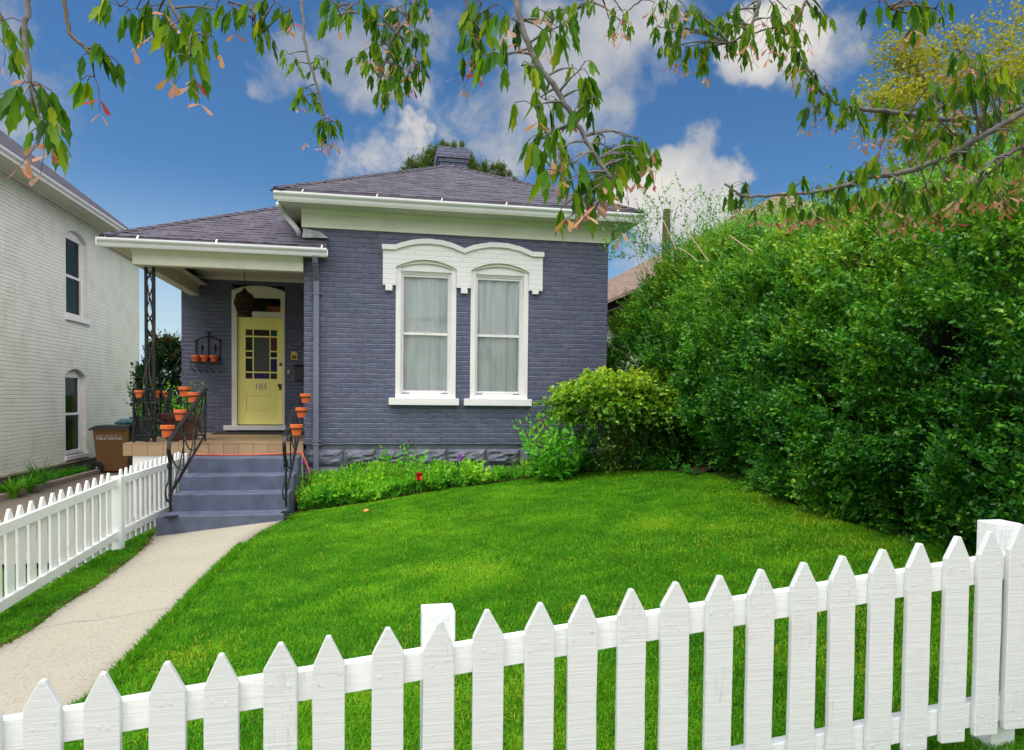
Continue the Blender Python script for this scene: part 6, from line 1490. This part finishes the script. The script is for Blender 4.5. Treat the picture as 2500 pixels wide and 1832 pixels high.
st.append(limb([(662, -50), (666, 20), (672, 100), (690, 165), (705, 215), (716, 285)], 3.3, .010, .005, [(635, 120, 9, 0, 3.3, .085), (650, 138, 8, 0, 3.25, .08), (713, 130, 11, 0, 3.3, .085), (705, 150, 8, 0, 3.3, .08), (672, 195, 15, 2, 3.3, .085), (664, 215, 12, 3, 3.3, .08), (690, 225, 7, 2, 3.3, .08), (715, 262, 14, 1, 3.3, .09), (735, 268, 12, 0, 3.3, .10), (722, 290, 10, 9, 3.3, .085), (705, 280, 8, 3, 3.3, .085)], .085))
st.append(limb([(700, -40), (745, 12), (790, 30)], 2.6, .004, .002, [(742, 0, 9, 0), (750, 35, 8, 0), (790, 5, 9, 0), (775, 12, 6, 2)], .10))
st.append(limb([(930, -60), (905, 30), (880, 65), (862, 90), (850, 130), (835, 170)], 2.7, .012, .004, [(820, 20, 14, 2), (850, 10, 14, 3), (880, 15, 12, 2), (905, 10, 12, 3), (935, 0, 10, 3), (830, 55, 14, 3), (860, 60, 14, 2), (895, 60, 12, 2), (920, 70, 12, 1), (845, 95, 16, 3), (880, 100, 16, 4), (915, 105, 14, 5), (820, 110, 14, 3), (855, 135, 16, 2), (805, 140, 10, 1), (885, 150, 12, 4), (925, 140, 12, 2), (830, 165, 14, 2), (860, 175, 14, 2), (850, 200, 10, 2), (905, 160, 10, 3)], .085, tone=.42))
st.append(limb([(1018, -40), (1030, 20), (1050, 55), (1060, 80)], 2.4, .006, .003, [(1062, 10, 12, 0, 2.4, .11), (1042, 50, 11, 2), (1052, 85, 13, 1), (1060, 105, 10, 6), (1095, 10, 7, 0), (1085, 30, 5, 0), (1045, 115, 6, 4)], .095))
st.append(limb([(1120, -80), (1135, 0), (1152, 70), (1178, 130), (1210, 178), (1240, 225), (1268, 265), (1290, 310), (1315, 350), (1345, 395)], 1.95, .0125, .0055,
    [(1104, 120, 7, 0, 1.9, .10), (1092, 135, 6, 0, 1.95, .10), (1148, 145, 7, 0, 1.9, .085), (1160, 150, 5, 0), (1125, 40, 8, 5), (1215, 50, 8, 3, 2.0), (1200, 70, 5, 2), (1228, 60, 9, 1, 1.9, .10), (1275, 155, 6, 0, 1.9, .11), (1262, 150, 5, 1), (1282, 195, 9, 2, 1.95, .09), (1312, 215, 6, 0, 1.9, .10), (1190, 215, 7, 0, 1.95, .09), (1178, 235, 6, 2, 1.9, .10), (1200, 220, 6, 1), (1225, 290, 7, 0), (1215, 290, 6, 0), (1190, 305, 9, 0, 1.9, .11), (1178, 315, 7, 0, 1.9, .11), (1230, 330, 3, 7),
     (1250, 355, 7, 0), (1262, 360, 8, 1), (1285, 395, 9, 3, 1.9, .10), (1250, 400, 5, 0, 1.85, .13), (1300, 405, 12, 8, 1.95, .09), (1280, 440, 7, 6, 1.9, .11), (1325, 375, 12, 4), (1345, 330, 16, 1, 2.1), (1330, 300, 14, 0, 2.1), (1375, 300, 16, 0, 2.2), (1400, 305, 15, 1, 2.2), (1425, 325, 12, 3, 2.2), (1360, 355, 14, 4, 2.0), (1385, 345, 12, 4, 2.1), (1410, 350, 10, 3, 2.2), (1345, 385, 12, 5), (1440, 360, 8, 3, 2.3)], .085))
st.append(limb([(1330, -40), (1300, 5), (1250, 25), (1215, 40)], 2.6, .005, .003, [(1215, 25, 9, 2), (1240, 30, 10, 3), (1265, 25, 8, 1), (1290, 8, 7, 1), (1185, 20, 6, 1), (1310, 10, 6, 0), (1340, 40, 2, 3), (1370, 25, 10, 2), (1365, 45, 6, 7)], .075))
st.append(limb([(1450, -40), (1410, 0), (1388, 20), (1370, 35)], 2.8, .004, .002, [(1460, 10, 9, 2), (1440, 5, 6, 3), (1480, 30, 8, 1), (1500, 5, 5, 5)], .075))
st.append(limb([(1675, -60), (1672, 0), (1660, 40), (1640, 75), (1605, 95)], 2.4, .009, .003, [(1450, 60, 8, 1), (1475, 70, 9, 2), (1500, 60, 10, 3), (1470, 105, 9, 4), (1520, 20, 10, 1), (1545, 35, 12, 1), (1600, 30, 12, 0), (1575, 60, 13, 2), (1620, 50, 12, 3), (1550, 95, 12, 1), (1510, 105, 10, 3), (1640, 20, 10, 4), (1590, 90, 11, 3), (1530, 120, 9, 3), (1660, 60, 9, 4), (1690, 40, 8, 4), (1640, 90, 9, 5), (1700, 10, 8, 3), (1730, 20, 8, 3)], .08))
st.append(limb([(1790, -60), (1775, 0), (1745, 50), (1700, 62), (1655, 75)], 2.5, .005, .003, [(1770, 15, 9, 1), (1790, 35, 8, 1), (1760, 70, 7, 4), (1820, 40, 5, 1), (1730, 60, 9, 5), (1700, 80, 10, 4)], .08))
st.append(limb([(1940, -60), (1950, 0), (1960, 20)], 2.3, .004, .002, [(1935, 5, 6, 0), (2010, 5, 11, 0), (2035, 15, 13, 1), (2060, 20, 12, 4), (2030, 45, 8, 4), (1990, 0, 6, 0)], .09))
st.append(limb([(2560, 95), (2420, 150), (2330, 205), (2200, 250), (2080, 262), (1980, 250), (1900, 240), (1850, 232), (1810, 205), (1785, 165), (1765, 130), (1740, 100)], 2.7, .016, .004,
    [(1745, 105, 10, 3), (1765, 130, 11, 4), (1790, 155, 11, 3), (1775, 175, 9, 1), (1805, 195, 11, 2), (1820, 220, 12, 2), (1795, 235, 10, 6), (1850, 228, 12, 1), (1880, 235, 10, 1), (1870, 250, 9, 2), (1915, 245, 10, 3), (1940, 230, 14, 0), (1965, 240, 10, 1), (1950, 275, 6, 10), (2000, 265, 8, 3), (2030, 235, 14, 0), (2055, 215, 13, 0, 2.6), (2050, 185, 8, 0, 2.6), (2020, 300, 8, 6), (2060, 280, 10, 4), (2100, 265, 14, 3), (2150, 250, 12, 4), (2200, 255, 12, 6), (1890, 275, 4, 5)], .085))
st.append(limb([(2620, 60), (2500, 95), (2420, 138), (2340, 190), (2250, 248), (2170, 295), (2080, 345), (1990, 380), (1910, 392), (1860, 408), (1800, 422), (1720, 428), (1640, 432), (1595, 405)], 2.6, .020, .004,
    [(1625, 430, 10, 4, 2.7), (1640, 405, 9, 2), (1680, 440, 9, 3), (1725, 435, 9, 4), (1765, 400, 11, 0), (1795, 415, 12, 0), (1750, 450, 7, 8), (1790, 455, 8, 6), (1850, 400, 10, 0), (1870, 380, 12, 1), (1910, 360, 13, 1), (1935, 345, 12, 4), (1900, 415, 12, 5), (1940, 410, 14, 3), (1980, 400, 13, 2), (2010, 420, 13, 3), (2045, 400, 12, 5), (1840, 445, 8, 6), (1960, 450, 9, 9), (2000, 460, 8, 10), (2050, 455, 9, 9), (2100, 440, 9, 8), (2075, 290, 12, 2), (2110, 330, 13, 4), (2150, 340, 12, 4), (2060, 320, 13, 1, 2.5), (2140, 180, 12, 1, 2.5, .10), (2170, 165, 14, 1, 2.5, .10), (2120, 200, 12, 5), (2100, 250, 10, 4), (2200, 190, 13, 2), (2230, 220, 12, 5), (2260, 170, 12, 5), (2240, 290, 12, 4), (2150, 120, 10, 3, 2.5), (2125, 110, 8, 8, 2.6)], .085))
st.append(limb([(2600, 150), (2480, 190), (2440, 235), (2380, 258), (2300, 290), (2240, 330), (2190, 350)], 2.5, .015, .006,
    [(2440, 250, 9, 5), (2400, 270, 12, 6), (2350, 290, 13, 4), (2310, 310, 12, 5), (2270, 330, 14, 3), (2230, 350, 12, 5), (2200, 370, 12, 6), (2160, 395, 12, 4), (2130, 410, 11, 7), (2290, 380, 12, 7), (2340, 340, 12, 4), (2380, 320, 12, 8), (2420, 300, 11, 6), (2250, 400, 10, 9), (2200, 420, 8, 9), (2320, 400, 9, 8)], .085))
st.append(limb([(2640, 230), (2560, 250), (2510, 300), (2450, 345), (2400, 380)], 2.5, .010, .004, [(2500, 310, 10, 5), (2460, 340, 12, 5), (2420, 370, 12, 5), (2380, 400, 10, 7), (2480, 260, 12, 3), (2440, 400, 10, 6)], .085))
st.append(limb([(2600, -40), (2500, 30), (2420, 75), (2380, 85), (2330, 115)], 2.2, .010, .005,
    [(2390, 10, 10, 0, 2.1, .12), (2370, 30, 9, 0, 2.1, .11), (2350, 60, 9, 0, 2.2), (2350, 120, 10, 3, 2.2, .10), (2395, 90, 11, 2, 2.1, .11), (2430, 110, 12, 2, 2.1, .11), (2470, 100, 11, 5), (2330, 150, 10, 8), (2440, 150, 12, 5), (2480, 180, 12, 7), (2500, 60, 9, 3), (2400, 180, 10, 7), (2370, 200, 10, 5)], .09))
for u0, v0, u1, v1 in ((2270, 95, 2330, 70),): pass
for nm, x0, y0, x1, y1, x2, y2 in (('a', 2095, 215, 2060, 255, 2110, 300), ('b', 2235, 320, 2180, 380, 2150, 400), ('c', 2160, 250, 2140, 320, 2080, 360)):
    limb([(x0, y0), (x1, y1), (x2, y2)], 2.6, .006, .003, [(x2, y2, 6, 2)], .08)
# trunk on the verge and the limbs that carry the hanging branches, out of the picture above
b = MB(); tp = (3.5, .6, EYE+1.2)
b.tube(smooth_pts([(3.5, .6, float(gz(3.5))-.1), (3.47, .6, .9), (3.52, .62, 1.9), tp], 4), [.21]*4+[.18]*5+[.15]*4, 12)
b.build('trunk', MT['bark'], tree, smooth=True)
hub = np.array(tp)
left = [p for p in st if p[0] < 1.6]; right = [p for p in st if p[0] >= 1.6]
main = smooth_pts([hub, (2.9, 1.0, EYE+2.1), (1.6, 1.7, EYE+2.25), (.4, 2.1, EYE+2.1), (-.9, 1.9, EYE+1.75), (-1.6, 1.6, EYE+1.5)], 8)
b = MB(); n = len(main); b.tube(main, [.11-.09*i/(n-1) for i in range(n)], 9); lm = b.build('limb', MT['bark'], tree, smooth=True)
for p in left:
    j = min(range(n), key=lambda i: np.linalg.norm(main[i]-p)); q = main[max(0, j-3)]
    b = MB(); b.tube(smooth_pts([q, (q+p)/2+np.array((0, 0, .12)), p], 5), [.022]*5+[.011]*6, 6); b.build('side_branch', MT['bark'], lm, smooth=True)
for p in right:
    b = MB(); b.tube(smooth_pts([hub-np.array((0, 0, .2)), (hub+p)/2+np.array((0, 0, .15)), p], 6), [.035]*6+[.013]*7, 7); b.build('limb', MT['bark'], tree, smooth=True)
SKY_SAT, SKY_VAL, SKY_TINT, CLOUD, FILL_CLOUD, SUN, SUN_ANG, EXPO, BACK = 1.16, .50, (.76, .98, 1.10), 4.2, 12.0, 1.4, 28, .78, .95
# ================================================================== light and sky
SUN_EL, SUN_ROT = 60, 250          # from behind the camera's left shoulder
w = bpy.data.worlds.new('World'); S.world = w; w.use_nodes = True; nt = w.node_tree
for n in list(nt.nodes): nt.nodes.remove(n)
out = N(nt, 'ShaderNodeOutputWorld'); bg = N(nt, 'ShaderNodeBackground'); bg.inputs['Strength'].default_value = 0.12
nt.links.new(bg.outputs[0], out.inputs[0])
sky = N(nt, 'ShaderNodeTexSky', sky_type='NISHITA'); sky.sun_disc = False; sky.sun_elevation = R_(SUN_EL); sky.sun_rotation = R_(SUN_ROT); sky.altitude = 1300; sky.air_density = 1.15; sky.dust_density = .6; sky.ozone_density = 2.5
tc = N(nt, 'ShaderNodeTexCoord'); dirv = tc.outputs['Generated']
sp = N(nt, 'ShaderNodeSeparateXYZ'); nt.links.new(dirv, sp.inputs[0])
hs = N(nt, 'ShaderNodeHueSaturation'); hs.inputs['Saturation'].default_value = SKY_SAT; hs.inputs['Value'].default_value = SKY_VAL; nt.links.new(sky.outputs[0], hs.inputs['Color'])
base = mixc(nt, 1.0, hs.outputs[0], SKY_TINT, 'MULTIPLY')
def cdir(u, v):
    d = unit(_F*FPX+_R*(u-PW/2)-_U*(v-PPY)); return tuple(float(x) for x in d)
wn = N(nt, 'ShaderNodeTexNoise'); wn.inputs['Scale'].default_value = 4.5; wn.inputs['Detail'].default_value = 5; wn.inputs['Roughness'].default_value = .6; nt.links.new(dirv, wn.inputs['Vector'])
wv = N(nt, 'ShaderNodeVectorMath', operation='MULTIPLY_ADD'); nt.links.new(wn.outputs['Color'], wv.inputs[0]); wv.inputs[1].default_value = (.22, .22, .22); nt.links.new(dirv, wv.inputs[2])
ws = N(nt, 'ShaderNodeVectorMath', operation='SUBTRACT'); nt.links.new(wv.outputs[0], ws.inputs[0]); ws.inputs[1].default_value = (.11, .11, .11)
wm = N(nt, 'ShaderNodeVectorMath', operation='NORMALIZE'); nt.links.new(ws.outputs[0], wm.inputs[0]); wdir = wm.outputs[0]
def blob(u, v, rad, soft=.5, rx=1.0):
    """soft round region of the sky about one direction"""
    n = N(nt, 'ShaderNodeVectorMath', operation='DOT_PRODUCT'); nt.links.new(wdir, n.inputs[0]); n.inputs[1].default_value = cdir(u, v)
    a0 = math.cos(rad/FPX*1.0); a1 = math.cos(rad*soft/FPX)
    mr = N(nt, 'ShaderNodeMapRange', interpolation_type='SMOOTHSTEP'); nt.links.new(n.outputs['Value'], mr.inputs[0]); mr.inputs[1].default_value = a0; mr.inputs[2].default_value = a1
    return mr.outputs[0]
def mx(*a):
    r = a[0]
    for x in a[1:]: r = math_(nt, 'MAXIMUM', r, x)
    return r
def sc(x, k): return math_(nt, 'MULTIPLY', x, k)
puff = noise(nt, dirv, 7.0, 9, .60, .25); fine = noise(nt, dirv, 16, 8, .66, .6); shade = noise(nt, dirv, 4.2, 6, .5, .2)
mask = mx(sc(blob(1400, 190, 260, .1), .88), sc(blob(1220, 280, 200, .1), .72), sc(blob(1080, 130, 200, .1), .62), sc(blob(1600, 40, 200, .1), .75), blob(1640, 480, 170, .3), sc(blob(1760, 470, 120, .2), .9),
          blob(1850, 110, 150, .2), sc(blob(2000, 150, 130, .1), .55), sc(blob(970, 385, 150, .1), .85), sc(blob(860, 430, 140, .1), .66), sc(blob(1040, 330, 90, .1), .9), sc(blob(680, 170, 130, .1), .8), sc(blob(640, 240, 100, .1), .75), sc(blob(840, 110, 200, .1), .6),
          sc(blob(1620, 600, 160, .1), .6), sc(blob(250, 20, 200, .1), .35), sc(blob(380, 200, 160, .1), .22), sc(blob(2150, 60, 260, .1), .3), sc(blob(-900, 300, 900, .3), .7), sc(blob(3800, 300, 900, .3), .7))
cl = math_(nt, 'ADD', math_(nt, 'MULTIPLY', mask, .85), math_(nt, 'MULTIPLY_ADD', puff, 1.15, math_(nt, 'MULTIPLY', fine, .45)))
al = N(nt, 'ShaderNodeMapRange', interpolation_type='SMOOTHSTEP'); nt.links.new(cl, al.inputs[0]); al.inputs[1].default_value = 1.16; al.inputs[2].default_value = 1.52
dens = N(nt, 'ShaderNodeMapRange'); nt.links.new(cl, dens.inputs[0]); dens.inputs[1].default_value = 1.2; dens.inputs[2].default_value = 1.75
# white cloud added out of view, behind and above, to brighten and whiten light
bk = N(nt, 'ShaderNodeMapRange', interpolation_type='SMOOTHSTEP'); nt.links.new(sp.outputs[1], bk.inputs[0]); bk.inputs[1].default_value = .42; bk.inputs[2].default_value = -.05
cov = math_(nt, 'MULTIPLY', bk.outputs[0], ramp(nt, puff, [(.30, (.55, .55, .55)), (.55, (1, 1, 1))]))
cs = math_(nt, 'MULTIPLY', math_(nt, 'MULTIPLY_ADD', dens.outputs[0], .8, .2), ramp(nt, shade, [(.40, (.18, .18, .18)), (.62, (1, 1, 1))]))
ccol = mixc(nt, cs, tuple(x*CLOUD for x in (.30, .37, .50)), tuple(x*CLOUD for x in (1.0, .95, .86)))
col = mixc(nt, math_(nt, 'MULTIPLY', al.outputs[0], .95), base, ccol)
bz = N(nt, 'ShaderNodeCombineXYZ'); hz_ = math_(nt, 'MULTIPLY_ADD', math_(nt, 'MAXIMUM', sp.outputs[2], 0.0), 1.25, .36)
for i_, c_ in enumerate((.98, .97, .94)): nt.links.new(math_(nt, 'MULTIPLY', hz_, c_*FILL_CLOUD), bz.inputs[i_])
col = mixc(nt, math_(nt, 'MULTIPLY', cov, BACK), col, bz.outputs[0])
# bright milky air low down
low = N(nt, 'ShaderNodeMapRange', interpolation_type='SMOOTHSTEP'); nt.links.new(sp.outputs[2], low.inputs[0]); low.inputs[1].default_value = .30; low.inputs[2].default_value = -.02
leftm = blob(-100, 900, 900, .5)
col = mixc(nt, math_(nt, 'MULTIPLY', low.outputs[0], math_(nt, 'MULTIPLY_ADD', leftm, .6, .40)), col, tuple(x*CLOUD for x in (.72, .90, 1.0)))
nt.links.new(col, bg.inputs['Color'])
sd = bpy.data.lights.new('sun', 'SUN'); sd.energy = SUN; sd.angle = R_(SUN_ANG); sd.color = (1.0, .96, .90)
so = bpy.data.objects.new('sun', sd); COL.objects.link(so)
from mathutils import Vector
az = R_(SUN_ROT); v = Vector((math.sin(az)*math.cos(R_(SUN_EL)), math.cos(az)*math.cos(R_(SUN_EL)), math.sin(R_(SUN_EL))))
so.rotation_euler = v.to_track_quat('Z', 'Y').to_euler(); so.location = (-5, -5, 12)
S.view_settings.view_transform = 'Standard'; S.view_settings.look = 'None'; S.view_settings.exposure = EXPO; S.view_settings.gamma = 1
S.render.engine = 'CYCLES'; S.cycles.max_bounces = 5; S.cycles.diffuse_bounces = 3; S.cycles.glossy_bounces = 2; S.cycles.transparent_max_bounces = 12; S.cycles.use_denoising = True
